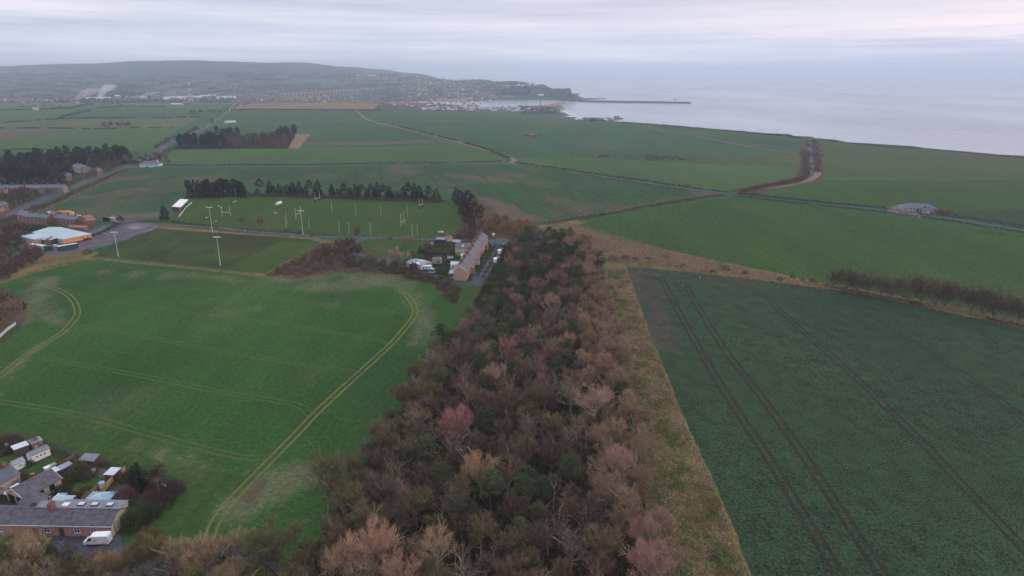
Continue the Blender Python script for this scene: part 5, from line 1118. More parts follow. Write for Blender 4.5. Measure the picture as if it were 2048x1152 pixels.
def gz(x, y, z=0): return Vector((x, y, H1(x, y) + z))
# ---------------------------------------------------------------- the near hamlet, bottom left
Z0 = H1(-100, 130)
A = R(-1.5); HO = Vector((-122.5, 130.1, Z0)); HL = 32.7
h1 = gable_house('terrace_house', HO, A, HL, 6.6, 3.0, 4.75, 'brick_pink', 'slate', 'long low terrace with a lichened slate roof at the bottom left corner', cat='terrace', over=.28, sill=True, gutter=True, simple=False,
    wins=[('front', s, 1.0, w, 1.35) for s, w in ((3.5, 1.1), (7.3, 1.0), (18.0, 1.3), (24.9, 1.3), (28.7, 1.3))], doors=[('front', 9.9, 1.0, 2.1, 'wood_o'), ('front', 21.3, 1.0, 2.2, 'wood_d'), ('front', 15.3, 1.0, 2.1, 'wood_d')])
chimney(h1, 17.6, 3.3, 4.2, 6.3, .9, 1.5, 'brick_red', 3); chimney(h1, 3.8, 3.3, 4.2, 6.0, .9, 1.4, 'brick_red', 3)
ex = MB().box((25.2, 5.5, 2.0), (14.9, 3.8, 4.4)); ex.box((15.0, 5.4, 1.9), (5.4, 3.6, 4.0)); ex.build('rear_extension', S['cream'], h1)
fr_ = MB(); fr_.box((25.2, 5.55, 4.31), (15.2, 4.1, .16)); f_ = fr_.build('flat_roof', S['felt'], h1)
MB().box((15.0, 5.5, 4.04), (5.3, 3.7, .14)).build('flat_roof', S['felt'], h1)
for k, x in enumerate((22.9, 26.0, 29.6)):
    MB().box((x, 5.6, 4.53), (1.5, 1.2, .28)).build('rooflight', S['wood_d'], h1); MB().box((x, 5.6, 4.70), (1.35, 1.05, .06)).build('rooflight_pane', S['sheet_w'], h1)
MB().box((19.2, 5.6, 4.43), (1.4, 1.3, .08)).build('rooflight_pane', S['white'], h1)
MB().prism([(.0, 0), (6.6, 0), (6.6, 2.95), (3.3, 4.6), (0, 2.95)], HL + .004, HL + .03).build('gable_render', S['cream'], h1)
for y in (1.2, 3.6): MB().tube((HL + .08, y, 0), (HL + .08, y, 3.0), .07, .07, 6).build('drainpipe', S['wood_d'], h1)
van(Vector((-91.8, 127.1, Z0)), R(183), 'white panel van with a small blue logo parked by the long slate roofed terrace', logo=True)
car(Vector((-113.8, 126.9, Z0)), R(200), 'black hatchback parked before the left end of the slate roofed terrace', 'dark_v')
car(Vector((-105.2, 124.4, Z0)), R(255), 'white car half hidden under branches before the slate roofed terrace', 'white_v')
# steep roofed back wing and glass additions
wing = gable_house('outhouse', Vector((-108.9, 137.2, Z0)), R(128), 5.8, 5.4, 2.6, 4.5, 'brick_red', 'slate', 'dark steep roofed outhouse joined behind the terrace near its chimney', 'outhouse', over=.2)
def glass_roof(o, a, L, W, h, rh, label, hip=False, walls='white', name='conservatory', nb=6):
    r = empty(name, o, a, label, 'conservatory')
    MB().box((L / 2, W / 2, .3), (L, W, .6)).build('base_wall', S['white_r'], r)
    if hip:
        i = W / 2; c = [(0, 0, h), (L, 0, h), (L, W, h), (0, W, h)]; r1, r2 = (i, W / 2, rh), (L - i, W / 2, rh)
        m = MB(); m.add(c + [r1, r2], [(0, 1, 5, 4), (2, 3, 4, 5), (1, 2, 5), (3, 0, 4)]); m.build('roof_glass', S['cglass'], r)
        bars = [(c[0], r1), (c[3], r1), (c[1], r2), (c[2], r2), (r1, r2)]
        for k in range(1, 6):
            t = k / 6; x = L * t; xr = min(max(x, i), L - i); bars += [((x, 0, h), (xr, W / 2, rh)), ((x, W, h), (xr, W / 2, rh))]
    else:
        m = MB(); m.quad((0, 0, h), (L, 0, h), (L, W, rh), (0, W, rh)); m.build('roof_glass', S['cglass'], r)
        bars = [((L * k / nb, 0, h), (L * k / nb, W, rh)) for k in range(nb + 1)] + [((0, W, rh), (L, W, rh))]
        c = [(0, 0, h), (L, 0, h), (L, W, rh), (0, W, rh)]
    for p, q_ in bars: MB().tube(Vector(p) + Vector((0, 0, .04)), Vector(q_) + Vector((0, 0, .04)), .055, .055, 4).build('glazing_bar', S['white'], r)
    wz = min(h, rh); fr = MB(); gl = MB()
    for (x0, y0), (x1, y1) in (((0, 0), (L, 0)), ((L, 0), (L, W)), ((L, W), (0, W)), ((0, W), (0, 0))):
        n = max(2, int(math.dist((x0, y0), (x1, y1)) / .9))
        for k in range(n + 1): x = x0 + (x1 - x0) * k / n; y = y0 + (y1 - y0) * k / n; fr.box((x, y, (.6 + wz) / 2), (.1, .1, wz - .6))
        gl.add([(x0, y0, .6), (x1, y1, .6), (x1, y1, wz), (x0, y0, wz)], [(0, 1, 2, 3)])
    fr.build('window_frame', S['white'], r); gl.build('side_glass', S['glass'], r)
    return r
glass_roof(Vector((-101.8, 137.4, Z0)), R(-1.5), 6.0, 5.4, 2.7, 3.7, 'large white conservatory with a hipped blue glass roof behind the terrace', hip=True)
glass_roof(Vector((-108.6, 137.2, Z0)), R(-1.5), 4.4, 3.0, 3.5, 3.3, 'lean to blue glass roof left of the large conservatory', nb=8)
glass_roof(Vector((-110.3, 140.3, Z0)), R(-1.5), 2.4, 2.4, 2.2, 3.0, 'small square glass porch roof behind the steep dark outhouse', hip=True)
shed(Vector((-93.4, 136.3, Z0)), R(-1.5), 2.6, 1.8, 2.3, 2.5, 'white_r', 'sheet_g', 'small grey flat roofed porch at the back of the end house', mono=True, name='porch', cat='porch')
# cream double garage with dark roof
g_ = gable_house('garage', Vector((-123.3, 142.9, Z0)), R(57) - R(90) + R(0), 1, 1, 1, 1, 'cream', 'slate', 'x') if False else None
ga = math.atan2(147.2 - 140.1, -114.4 + 116.6); GL, GW = 9.0, 6.9
gar = gable_house('garage', Vector((-116.8, 140.3, Z0)), R(66), GL, GW, 2.45, 4.1, 'cream', 'slate', 'cream double garage with a dark slate roof and two black openings', 'garage', over=.3, barge=True)
for yy_ in (1.9, 4.9): MB().box((-.06, yy_, 1.05), (.14, 2.3, 2.1)).build('garage_door', S['dark'], gar)
for x in (4.0, 6.6): MB().box((x, -.05, 1.35), (1.2, .1, 1.5)).build('window', S['dark'], gar)
gable_house('cottage', Vector((-127.0, 143.6, Z0)), R(72), 7.2, 6.0, 2.7, 4.5, 'pink_r', 'slate_b', 'pink rendered cottage with a blue slate roof at the left edge', over=.25, wins=[('front', 2.0, 1.0, 1.1, 1.1)], chims=[(6.2, 3.0, 4.1, 5.5, .7, .8)])
gable_house('outhouse', Vector((-131, 138.0, Z0)), R(10), 6, 5, 2.4, 3.9, 'wood_d', 'slate_b', 'dark roofed outhouse below the pink cottage at the left edge', 'outhouse')
car(Vector((-123.9, 146.4, Z0)), R(250), 'small white car parked between the pink cottage and the round bush', 'white_v', estate=True)
gable_house('summer_house', Vector((-128.0, 159.6, Z0)), R(62), 4.6, 2.5, 2.1, 2.7, 'white', 'felt', 'white garden chalet with three red framed windows on the lawn', 'summer house', over=.12, wins=[('front', 1.2, .95, .55, .6), ('front', 2.2, .95, .55, .6), ('front', 3.2, .95, .55, .6)], simple=True)
gable_house('playhouse', Vector((-130.0, 155.5, Z0)), R(62), 2.8, 2.1, 1.7, 2.4, 'white', 'sheet_g', 'white playhouse with a grey roof and red window left of the chalet', 'playhouse', over=.1, wins=[('front', 1.5, .9, .9, .45)], simple=True)
shed(Vector((-135.0, 163.0, Z0)), R(52), 3.4, 2.2, 1.9, 2.2, 'wood_d', 'sheet_w', 'shed with a bright pale sheet roof at the far left garden', mono=True)
shed(Vector((-132.6, 166.4, Z0)), R(52), 2.6, 2.4, 1.7, 2.0, 'wood', 'sheet_g', 'weathered shed with a grey roof behind the white chalet', mono=True)
shed(Vector((-118.3, 149.6, Z0)), R(62), 4.0, 2.0, 2.0, 2.3, 'wood_d', 'sheet_w', 'long shed with a pale corrugated roof behind the cream garage', mono=True)
shed(Vector((-116.4, 153.2, Z0)), R(62), 3.2, 1.7, 1.8, 2.1, 'wood_d', 'sheet_g', 'grey roofed shed at the far end of the long pale one', mono=True)
shed(Vector((-114.6, 158.2, Z0)), R(-8), 4.2, 2.4, 1.7, 2.3, 'wood_d', 'felt', 'dark wooden shed with a felt roof at the field hedge', mono=True)
shed(Vector((-103.9, 151.2, Z0)), R(-6), 2.5, 2.9, 1.9, 2.1, 'wood_d', 'sheet_w', 'low shed with a silver sheet roof at the top of the middle garden', mono=True)
shed(Vector((-121.9, 155.6, Z0)), R(60), 2.6, .9, .7, .8, 'white', 'white', 'low white cold frame on the lawn beside the brick path', mono=True, name='cold_frame', cat='cold frame')
o_ = at_z(209, 975, 0)
st = empty('garden_store', Vector((o_[0] - .3, o_[1] - .3, Z0)), R(20), 'small pale hexagonal garden store with a turquoise top', 'garden store')
MB().prismz([(.75 * math.cos(k * math.pi / 3), .75 * math.sin(k * math.pi / 3)) for k in range(6)], -.1, 1.5).build('wall', S['white_r'], st); MB().prismz([(.82 * math.cos(k * math.pi / 3), .82 * math.sin(k * math.pi / 3)) for k in range(6)], 1.51, 1.68).build('lid', S['cglass'], st)
def fence_run(pts, h, label, mat='wood_o', name='garden_fence', cat='fence', bay=1.8, group=None, raw=False):
    P_ = pts if raw else GP(pts); o = P_[0]; r = empty(name, Vector((o[0], o[1], H1(*o))), 0, label, cat, group)
    for (ax, ay), (bx_, by_) in zip(P_, P_[1:]):
        n = max(1, round(math.dist((ax, ay), (bx_, by_)) / bay)); an = math.atan2(by_ - ay, bx_ - ax); st_ = math.dist((ax, ay), (bx_, by_)) / n
        for k in range(n + 1):
            x = ax + (bx_ - ax) * k / n - o[0]; y = ay + (by_ - ay) * k / n - o[1]
            if k < n: MB().box((x + math.cos(an) * st_ / 2, y + math.sin(an) * st_ / 2, h / 2), (st_ - .11, .05, h - .1), an).build('panel', S[mat], r)
            MB().box((x, y, h / 2), (.1, .1, h + .1), an).build('post', S[mat], r)
    return r
fence_run([(205, 988), (222, 968), (240, 952), (252, 943)], 1.7, 'orange timber fence running up beside the lawn from the turquoise topped store')
fence_run([(165, 1004), (190, 985), (203, 972)], 1.5, 'brown fence between the conservatory and the middle garden', 'wood')
fence_run([(85, 972), (108, 948), (135, 924), (150, 915)], 1.2, 'dark brick coloured wall fence between the chalet lawn and the long shed', 'brick_red')
fence_run([(0, 915), (24, 902), (44, 892)], 1.0, 'low timber fence in the far left garden', 'wood_d')
fence_run([(-2, 678), (15, 662), (32, 650)], 1.4, 'pale grey fence at the far left edge of the green field', 'metal')
for x, y_ in ((17.6, 3.3), (3.8, 3.3)):
    a_ = MB().tube((x, y_, 6.4), (x, y_, 8.2), .03, .03, 5).tube((x - .5, y_, 8.1), (x + .5, y_, 8.1), .02, .02, 4); [a_.tube((x - .4 + k * .2, y_ - .25, 8.1), (x - .4 + k * .2, y_ + .25, 8.1), .012, .012, 4) for k in range(5)]; a_.build('aerial', S['metal'], h1)
for px, py, s_, c_ in ((20, 905, .8, (.07, .06, .04)), (60, 930, .5, (.06, .075, .03)), (110, 935, .5, (.08, .07, .045)), (128, 940, .7, (.09, .07, .05)), (150, 930, .8, (.10, .075, .06)), (205, 930, .6, (.10, .08, .07)), (132, 1000, .7, (.04, .05, .025)), (120, 1005, .6, (.05, .06, .03)), (185, 1000, .5, (.06, .055, .04)), (250, 960, .8, (.09, .075, .06)), (265, 955, .9, (.10, .08, .07)), (45, 955, .6, (.08, .085, .04)), (0, 955, .8, (.06, .06, .04)), (170, 962, .45, (.06, .05, .04))):
    put(SHRB, px, py, s_, c_, 'small garden shrub among the back gardens of the near terrace', 'shrub', 'small shrubs in the near back gardens')
# lawns, paths and beds
def patch(name, mat, pts, z=.035, world=False):
    P_ = pts if world else GP(pts); o = MB(); o.add([(x, y, H1(x, y) + z) for x, y in P_], [tuple(range(len(P_)))]); ob = o.build(name, M[mat]); ob['kind'] = 'structure'; return ob
patch('lawn', 'mown', [(42, 952), (62, 935), (100, 912), (118, 918), (100, 938), (70, 962)]); patch('lawn', 'mown', [(135, 985), (160, 962), (178, 948), (212, 956), (205, 968), (178, 985), (160, 992)]); patch('lawn', 'mown', [(205, 1000), (225, 978), (250, 965), (275, 980), (285, 990), (258, 1010), (232, 1018)])
patch('lawn', 'mown', [(-20, 935), (0, 918), (25, 908), (40, 915), (15, 932)]); patch('vegetable_bed', 'drive', [(165, 948), (195, 935), (240, 945), (215, 958)]); patch('lawn', 'mown', [(100, 975), (118, 962), (135, 966), (118, 985)])
patch('path', 'drive', [(150, 1012), (188, 985), (200, 972), (205, 976), (165, 1008), (158, 1018)])
CL = [((305, 975), 'white_v'), ((238, 1000), 'white_r')]
# washing or sheet on the garden corner
t_ = empty('tarpaulin', on_ground(327, 976), R(30), 'small blue and white tarpaulin in the garden corner by the bare tree', 'tarpaulin')
MB().add([(-.7, -.4, .1), (.6, -.5, .15), (.7, .4, .8), (-.3, .5, .9), (0, 0, 1.3)], [(0, 1, 4), (1, 2, 4), (2, 3, 4), (3, 0, 4)]).build('sheet', S['white'], t_); MB().add([(.3, -.5, .05), (.9, -.3, .1), (.8, .3, .7), (.4, 0, .8)], [(0, 1, 2, 3)]).build('blue_corner', S['blue_v'], t_)
def bench(loc, a, label):
    r = empty('garden_bench', loc, a, label, 'bench'); MB().box((0, 0, .45), (1.4, .4, .05)).build('seat', S['white'], r); MB().box((0, .2, .75), (1.4, .05, .45)).build('backrest', S['white'], r)
    for x in (-.6, .6): MB().box((x, 0, .22), (.06, .38, .42)).build('leg', S['white'], r)
bench(on_ground(237, 1001), R(15), 'white garden bench behind the flat roofed extension'); bench(on_ground(155, 1008), R(-20), 'small white bench in the dark garden behind the lean to glass roof')
for px, py, c, lab in ((66, 953, 'red_p', 'red toy slide lying on the chalet lawn'), (72, 896, 'white', 'white barrel beside the hedge behind the chalet'), (188, 944, 'white', 'white sacks on the dark vegetable bed'), (14, 892, 'white', 'white tank in the far left garden'), (86, 952, 'white', 'white tub at the near end of the cold frame')):
    r = empty('garden_tub', on_ground(px, py), rnd.uniform(0, 3), lab, 'tub'); MB().tube((0, 0, 0), (0, 0, .8), .42, .5, 10).build('tub', S[c], r); MB().tube((0, 0, .8), (0, 0, .86), .54, .54, 10).build('rim', S[c], r)
gorse = plant(SHRB[2], on_ground(170, 987), (.55, .36, .03), sc=.28, label='bright yellow flowering shrub beside the garden path', cat='shrub')
# ---------------------------------------------------------------- the row of nine cottages
ca = Vector(at_z(909.5, 559, 0)); cb = Vector(at_z(931.5, 558, 0)); TW = (cb - ca).length
far_r = Vector(at_z(965, 466.5, 7.4)); near_r = Vector(at_z(919.5, 533.5, 7.4)); dv = (far_r - near_r); TLen = dv.length; ta = math.atan2(dv.y, dv.x); TW = 6.4
Zc = H1(-22, 360); N9 = 9; hl = TLen / N9
org = near_r + Vector((math.cos(ta - R(90)), math.sin(ta - R(90)))) * TW / 2
desc = ['nearest cottage of the row with the bare orange brick gable end', 'second cottage from the near end of the row', 'third cottage from the near end beside the white roofed extension', 'fourth cottage of the row with a white porch wall', 'middle cottage of the nine in the row', 'sixth cottage of the row just past the white verge', 'seventh cottage of the row beside the cream extension', 'eighth cottage of the row with a brick porch on the lane', 'farthest cottage of the row beside the bushes']
for k in range(N9):
    st_ = (.0, .28, .05, .34, .10, .62, .30, .66, .36)[k]
    o = Vector((org.x + math.cos(ta) * hl * k, org.y + math.sin(ta) * hl * k, Zc))
    wl = 'brick_end' if k == 0 else 'brick_pink'
    r = gable_house('cottage', o, ta, hl - .03, TW, 5.1 + st_, 7.4 + st_, wl, 'slate_p', desc[k], 'cottage', 'cottages in the row', over=.04,
        wins=[('front', hl * .28, .9, 1.1, 1.3), ('front', hl * .28, 3.4, 1.0, 1.2), ('front', hl * .72, 3.4, 1.0, 1.2), ('back', hl * .3, 3.3, 1.0, 1.1), ('back', hl * .7, .9, 1.1, 1.2)], doors=[('front', hl * .72, .95, 2.1, 'wood_d' if k % 2 else 'white'), ('back', hl * .3, .9, 2.0, 'white')],
        chims=[(hl * .86, TW / 2 + .3, 6.9, 9.0 + st_, .75, 1.5, 'brick_red', 3)], sill=False)
    if k == 0: MB().prism([(-.25, 4.85), (TW / 2, 7.25), (TW / 2, 7.60), (-.25, 5.15)], -.12, -.05).prism([(TW / 2, 7.25), (TW + .25, 4.85), (TW + .25, 5.15), (TW / 2, 7.60)], -.12, -.05).build('barge_board', S['white'], r)
    if k == 5: MB().prism([(-.05, 5.3), (TW / 2, 7.7), (TW / 2, 8.1), (-.05, 5.7)], -.10, -.04).build('barge_board', S['white'], r)
    if k in (1, 3, 7): MB().prism([(-.05, 5.05 + st_), (TW / 2, 7.35 + st_), (TW / 2, 7.68 + st_), (-.05, 5.38 + st_)], -.08, -.045).build('verge', S['white_r'], r)
    if k in (1, 3, 7): 
        MB().box((hl * .72, -.9, 1.2), (2.0, 1.7, 2.8)).build('porch', S['white_r' if k == 3 else 'brick_pink'], r); MB().prism([(-1.95, 2.4), (-.02, 3.0), (-.02, 3.15), (-1.95, 2.55)], hl * .72 - 1.15, hl * .72 + 1.15).build('porch_roof', S['slate_p'], r)
def cot(k, lx, ly, z=0): p = rt(lx + hl * k, ly, ta, (org.x, org.y, Zc)); p.z += z; return p
glass_roof(cot(0, 3.8, TW + 3.2), ta - R(90), 3.2, 3.5, 2.4, 3.2, 'pale glass conservatory behind the nearest cottage', name='conservatory', nb=5)
gable_house('outbuilding', cot(2, 1.5, TW + 5.2), ta - R(90), 5.0, 3.6, 3.0, 4.2, 'white_r', 'sheet_w', 'white two storey back extension behind the third cottage', 'extension', over=.1, wins=[('front', 1.4, 1.2, .9, 1.1), ('front', 3.3, 1.2, .9, 1.1)])
shed(cot(4, 5.5, TW + 3.6), ta - R(90), 3.4, 3.2, 2.5, 2.8, 'white_r', 'sheet_w', 'low white flat roofed extension behind the middle cottages', mono=True, name='outbuilding', cat='extension')
gable_house('outbuilding', cot(6, -1.0, TW + 8.5), ta - R(90), 8.3, 6.0, 4.2, 6.6, 'cream', 'slate_p', 'cream two storey extension with one rooflight behind the seventh cottage', 'extension', over=.15, wins=[('front', 2, 1.2, 1.0, 1.1), ('front', 5.5, 1.2, 1.0, 1.1)])
rl = MB().box((0, 0, 0), (1.3, 1.1, .12)).build('rooflight', S['sheet_w']); rl.parent = bpy.data.objects[[o.name for o in bpy.data.objects if o.name.startswith('outbuilding') and 'rooflight' in o.get('label', '')][0]]; rl.location = (4.2, 1.3, 5.45); rl.rotation_euler = (R(38.6), 0, 0)
# clipped garden hedges behind and in front of the cottages
cols_h = (.030, .040, .020)
for k in range(10):
    p0 = cot(k, -.5 if k else .3, TW + 1.5); ln = (36 if k < 4 else 30 if k < 7 else 26) + rnd.uniform(-2, 2); p1 = rt(0, ln, ta, p0)
    if k == 0: p1 = rt(0, 22, ta, p0)
    hedge([(p0.x, p0.y), ((p0.x + p1.x) / 2, (p0.y + p1.y) / 2), (p1.x, p1.y)], 1.7, 1.3, vary(cols_h), ('dark clipped hedge dividing the back gardens, number %s from the near end' % ['one', 'two', 'three', 'four', 'five', 'six', 'seven', 'eight', 'nine', 'ten'][k]), dens=1.6, gaps=0, raw=True, blade=(.5, .3), group='hedges between the back gardens')
    if k: 
        q0 = cot(k, -.3, -1.2); q1 = cot(k, -.3, -7.2); hedge([(q0.x, q0.y), (q1.x, q1.y)], 1.2, 1.0, vary(cols_h), 'low dark hedge between two front gardens beside the lane', dens=1.6, gaps=0, raw=True, blade=(.45, .3), n=2, group='hedges between the front gardens')
fh0 = cot(0, 4, -7.6); fh1 = cot(8, hl, -7.6); fence_run([(fh0.x, fh0.y), (fh1.x, fh1.y)], .9, 'low dark wall fence along the front gardens beside the lane', 'wood_d', bay=2.4, raw=True)
def lane(px, py, a, label, kind='car', paint='white_v', **k): return (van if kind == 'van' else car)(on_ground(px, py), a, label, paint, **k)
lane(987, 471, ta + R(5), 'white estate car parked at the head of the lane past the end cottage', paint='white_v', estate=True, name='car')
lane(1012, 490, R(170), 'grey car parked under the pines at the head of the lane', paint='grey_v')
lane(1005, 492, R(100), 'black car in the shadow beside the grey one', paint='dark_v')
lane(999.5, 507, ta, 'white van parked half way down the lane under the trees', 'van')
lane(996, 517, ta + R(4), 'small silver car behind the lower white van', paint='grey_v')
lane(991, 524, ta, 'white van nearest the camera on the lane beside the wood', 'van')
# garden buildings west of the cottages
gb = at_z(817, 537, 0); o = Vector((gb[0], gb[1], H1(*gb)))
a0, b0 = site((813, 534), (843, 541)), None
gable_house('garage', a0[0], a0[1], a0[2], 8.0, 2.7, 3.3, 'wood_pk', 'sheet_g', 'pink timber clad garage with a pale grey roof and blue open end', 'garage', over=.2)
cp = site((842, 540), (856, 533)); r = empty('carport', cp[0], cp[1], 'dark blue carport joined to the pink timber garage', 'carport'); MB().box((cp[2] / 2, 3.5, 1.2), (cp[2], 7, 2.8)).build('wall', S['blue_p'], r); MB().prism([(-.2, 2.62), (3.5, 3.3), (3.5, 3.42), (-.2, 2.74)], -.2, cp[2] + .2).prism([(3.5, 3.3), (7.2, 2.62), (7.2, 2.74), (3.5, 3.42)], -.2, cp[2] + .2).build('roof', S['sheet_w'], r)
caravan(on_ground(853, 540), R(8), 'white touring caravan beside the blue carport')
s_ = site((865, 527), (882, 527)); gable_house('summer_house', s_[0], s_[1], s_[2], 4.0, 2.3, 3.2, 'cream', 'slate_p', 'cream summer house with dark windows behind the garden hedges', 'summer house', over=.2, wins=[('front', 1.0, .6, .8, 1.2), ('front', 3.1, .2, 2.2, 1.8), ('front', 5.3, .6, .8, 1.2)], hip=True)
s_ = site((895, 525), (906, 525)); shed(s_[0], s_[1], s_[2], 3.5, 2.3, 2.9, 'wood_d', 'felt', 'dark wooden shed behind the garden hedges right of the cream summer house')
s_ = site((857, 545), (867, 546)); glass_roof(s_[0], s_[1], s_[2], 2.0, 1.9, 2.4, 'small grey glasshouse between the garden hedges', hip=True, name='greenhouse')
s_ = site((870, 486), (890, 487)); shed(s_[0], s_[1], s_[2], 5.0, 2.2, 2.6, 'blue_p', 'felt', 'long dark blue garden shed by the pitch corner', mono=True)
s_ = site((904, 490), (919, 492)); shed(s_[0], s_[1], s_[2], 4.0, 2.0, 3.0, 'wood_d', 'sheet_g', 'grey pitched shed among the gardens behind the far cottages')
s_ = site((893, 484), (905, 481)); shed(s_[0], s_[1], s_[2], 3.0, 2.2, 3.2, 'wood_pk', 'slate_p', 'pinkish steep shed among the gardens behind the far cottages')
s_ = site((863, 494), (869, 490)); shed(s_[0], s_[1], s_[2] * .7, 2.0, 1.8, 2.2, 'brick_red', 'tile_red', 'small red shed at the corner of the green')
put(SPRU, 840, 506, .38, (.02, .03, .018), 'small dark fir at the edge of the green behind the gardens')
for px, py, s, c in ((850, 503, .8, (.09, .06, .055)), (862, 506, .8, (.08, .055, .05)), (875, 508, .8, (.10, .07, .065)), (888, 510, .7, (.07, .065, .05)), (905, 508, .8, (.06, .05, .04)), (920, 505, .7, (.05, .055, .03)), (880, 515, .6, (.15, .11, .11)), (897, 513, .6, (.12, .12, .05)), (935, 500, .6, (.05, .05, .03)), (852, 512, .6, (.06, .045, .04)), (846, 506, .7, (.03, .035, .02)), (882, 546, .6, (.07, .07, .04)), (915, 478, .8, (.09, .06, .06)), (900, 476, .7, (.09, .06, .06))):
    put(SHRM, px, py, s, c, 'small dark shrub in the back gardens of the cottages', 'shrub', 'shrubs in the cottage back gardens')
# telegraph poles
def pole(px, py, h, label, arm=True, group='telegraph poles'):
    r = empty('telegraph_pole', on_ground(px, py), R(rnd.uniform(0, 40)), label, 'telegraph pole', group); MB().tube((0, 0, -.3), (0, 0, h), .15, .10, 7).build('pole', S['wood_d'], r)
    if arm: MB().box((0, 0, h - .4), (1.6, .12, .12)).build('crossarm', S['wood_d'], r)
pole(828.5, 514, 8, 'dark telegraph pole on the green behind the silvery pink tree'); pole(990, 490, 6, 'dark lamp pole at the head of the cottage lane', False)
pole(1783, 472, 9, 'telegraph pole in the green field below the bungalow'); pole(1999, 478, 9, 'telegraph pole in the green field at the right'); pole(1467, 392, 8, 'telegraph pole at the crossroads of the lanes'); pole(1600, 432, 8, 'telegraph pole in the left part of the right green field'); pole(439, 470, 7, 'short dark pole beside the lane below the pitch', False); pole(174, 432, 8, 'thin pole at the field edge behind the brick terraces', False)
# ---------------------------------------------------------------- rugby pitch
def rugby(pa, pb, h, label, mat='post_w', pads=False):
    a = on_ground(*pa); b_ = on_ground(*pb); r = empty('goal_posts', a, math.atan2(b_.y - a.y, b_.x - a.x), label, 'rugby posts'); L = (b_ - a).length
    for x in (0, L):
        MB().tube((x, 0, -.2), (x, 0, h), .12, .10, 8).build('upright', S[mat], r)
        if pads: MB().tube((x, 0, 0), (x, 0, 2.0), .36, .36, 8).build('pad', S['dark'], r)
    MB().tube((0, 0, 3.0), (L, 0, 3.0), .10, .10, 8).build('crossbar', S[mat], r)
rugby((444.5, 432), (461, 433), 7.6, 'white rugby posts nearest the stand'); rugby((472, 393), (486, 394.5), 7.2, 'white rugby posts against the conifer clump')
rugby((631, 405), (640, 402), 8.0, 'rugby posts with dark pads at the far touchline', pads=True); rugby((592, 438), (602, 434), 8.0, 'rugby posts beside the tall floodlight on the near side')
rugby((839, 418), (845, 416), 8.0, 'white rugby posts with black pads near the right end', pads=True); rugby((802, 453), (808.5, 450), 9.5, 'yellow rugby posts near the right end of the near side', 'post_y')
def floodlight(px, py, h, label, double=True, name='floodlight'):
    r = empty(name, on_ground(px, py), 0, label, 'floodlight'); MB().tube((0, 0, -.3), (0, 0, 2.6), .30, .26, 8).build('base_sleeve', S['metal'], r); MB().tube((0, 0, 2.6), (0, 0, h), .18, .11, 8).build('pole', S['metal'], r)
    MB().box((0, 0, h), (4.2, .2, .2)).build('crossarm', S['metal'], r)
    for x in (-1.7, -.85, 0, .85, 1.7): MB().box((x, -.15, h + .22), (.6, .35, .42)).build('lamp', S['lens'], r)
floodlight(425, 464, 16, 'tall floodlight mast beside the lane at the left end of the pitch'); floodlight(606, 470, 15.5, 'tall floodlight mast beside the lane at the middle of the pitch'); floodlight(441, 531, 15.5, 'tall floodlight mast at the bottom edge of the worn pitch'); floodlight(237, 514, 14, 'tall floodlight mast left on the worn pitch beside the car park')
for px, py, t in ((572.5, 456, 1), (619, 459, 1), (679, 465, 1), (741, 469, 1), (825, 474, 1), (664, 424, 0), (712, 430, 0), (762, 431, 0), (815, 433, 0), (698.5, 468, 1), (835, 472, 1), (574, 448, 0)):
    r = empty('training_light', on_ground(px, py), 0, 'slim pale training light post %s' % ('on the near touchline of the pitch' if t else 'in the middle of the pitch'), 'light post', 'light posts on the near touchline' if t else 'posts in mid pitch'); h = 8.5 if t else 8.0
    MB().tube((0, 0, -.2), (0, 0, h), .09, .07, 6).build('pole', S['post_w'], r)
    if t: MB().box((0, 0, h + .12), (1.3, .4, .22)).build('lamp', S['dark'], r)
# grandstand
s_ = site((359, 424), (374, 409)); st = empty('grandstand', s_[0], s_[1], 'small spectator stand with a bright white sloping roof', 'grandstand'); L = s_[2]
MB().prism([(0, -.2), (0, 1.0), (1.5, 1.6), (3.0, 2.2), (3.8, 2.4), (4, 2.4), (4, -.2)], 0, L).build('terrace', S['wood_d'], st)
for k in range(3): MB().box((L / 2, .5 + k * 1.25, 1.45 + k * .5), (L - 1, .5, .12)).build('seat_row', S['red_p' if k % 2 else 'wood_pk'], st)
MB().box((L / 2, 4.1, 1.9), (L, .15, 4.0)).build('back_wall', S['wood_d'], st)
MB().prism([(-1.4, 3.5), (4.5, 4.3), (4.5, 4.48), (-1.4, 3.68)], -.8, L + .8).build('roof', S['white'], st)
for x in (.2, L / 2, L - .2): MB().tube((x, -.6, 0), (x, -.6, 3.58), .12, .12, 6).build('column', S['metal'], st)
fence_run([(358, 434), (366, 424), (372, 416), (384, 406)], .9, 'low white touchline boards in front of the stand', 'white', name='advert_boards', cat='boards')
v_ = empty('water_bowser', on_ground(558, 410), R(80), 'pair of white tanks on a trailer standing on the pitch', 'trailer')
for x in (-1.8, 1.8): MB().tube((x - 1.4, 0, 1.5), (x + 1.4, 0, 1.5), 1.1, 1.1, 14).build('tank', S['white'], v_); wheel(v_, x, .8, .4); wheel(v_, x, -.8, .4)
MB().box((0, 0, .55), (6.8, 1.4, .2)).build('chassis', S['metal'], v_); MB().tube((-3.4, 0, .5), (-5.5, 0, .4), .08).build('tow_bar', S['metal'], v_)
s_ = on_ground(880, 467); v_ = empty('scrum_machine', s_, R(10), 'red and white scrum machine near the right corner of the pitch', 'scrum machine'); MB().box((0, 0, .5), (2.6, 1.2, .25)).build('frame', S['red_p'], v_); [MB().box((x, .7, 1.1), (.6, .3, 1.0)).build('pad', S['white'], v_) for x in (-1, 0, 1)]; MB().box((1.5, 0, .9), (1.4, 1.0, .9)).build('weight_box', S['white'], v_)
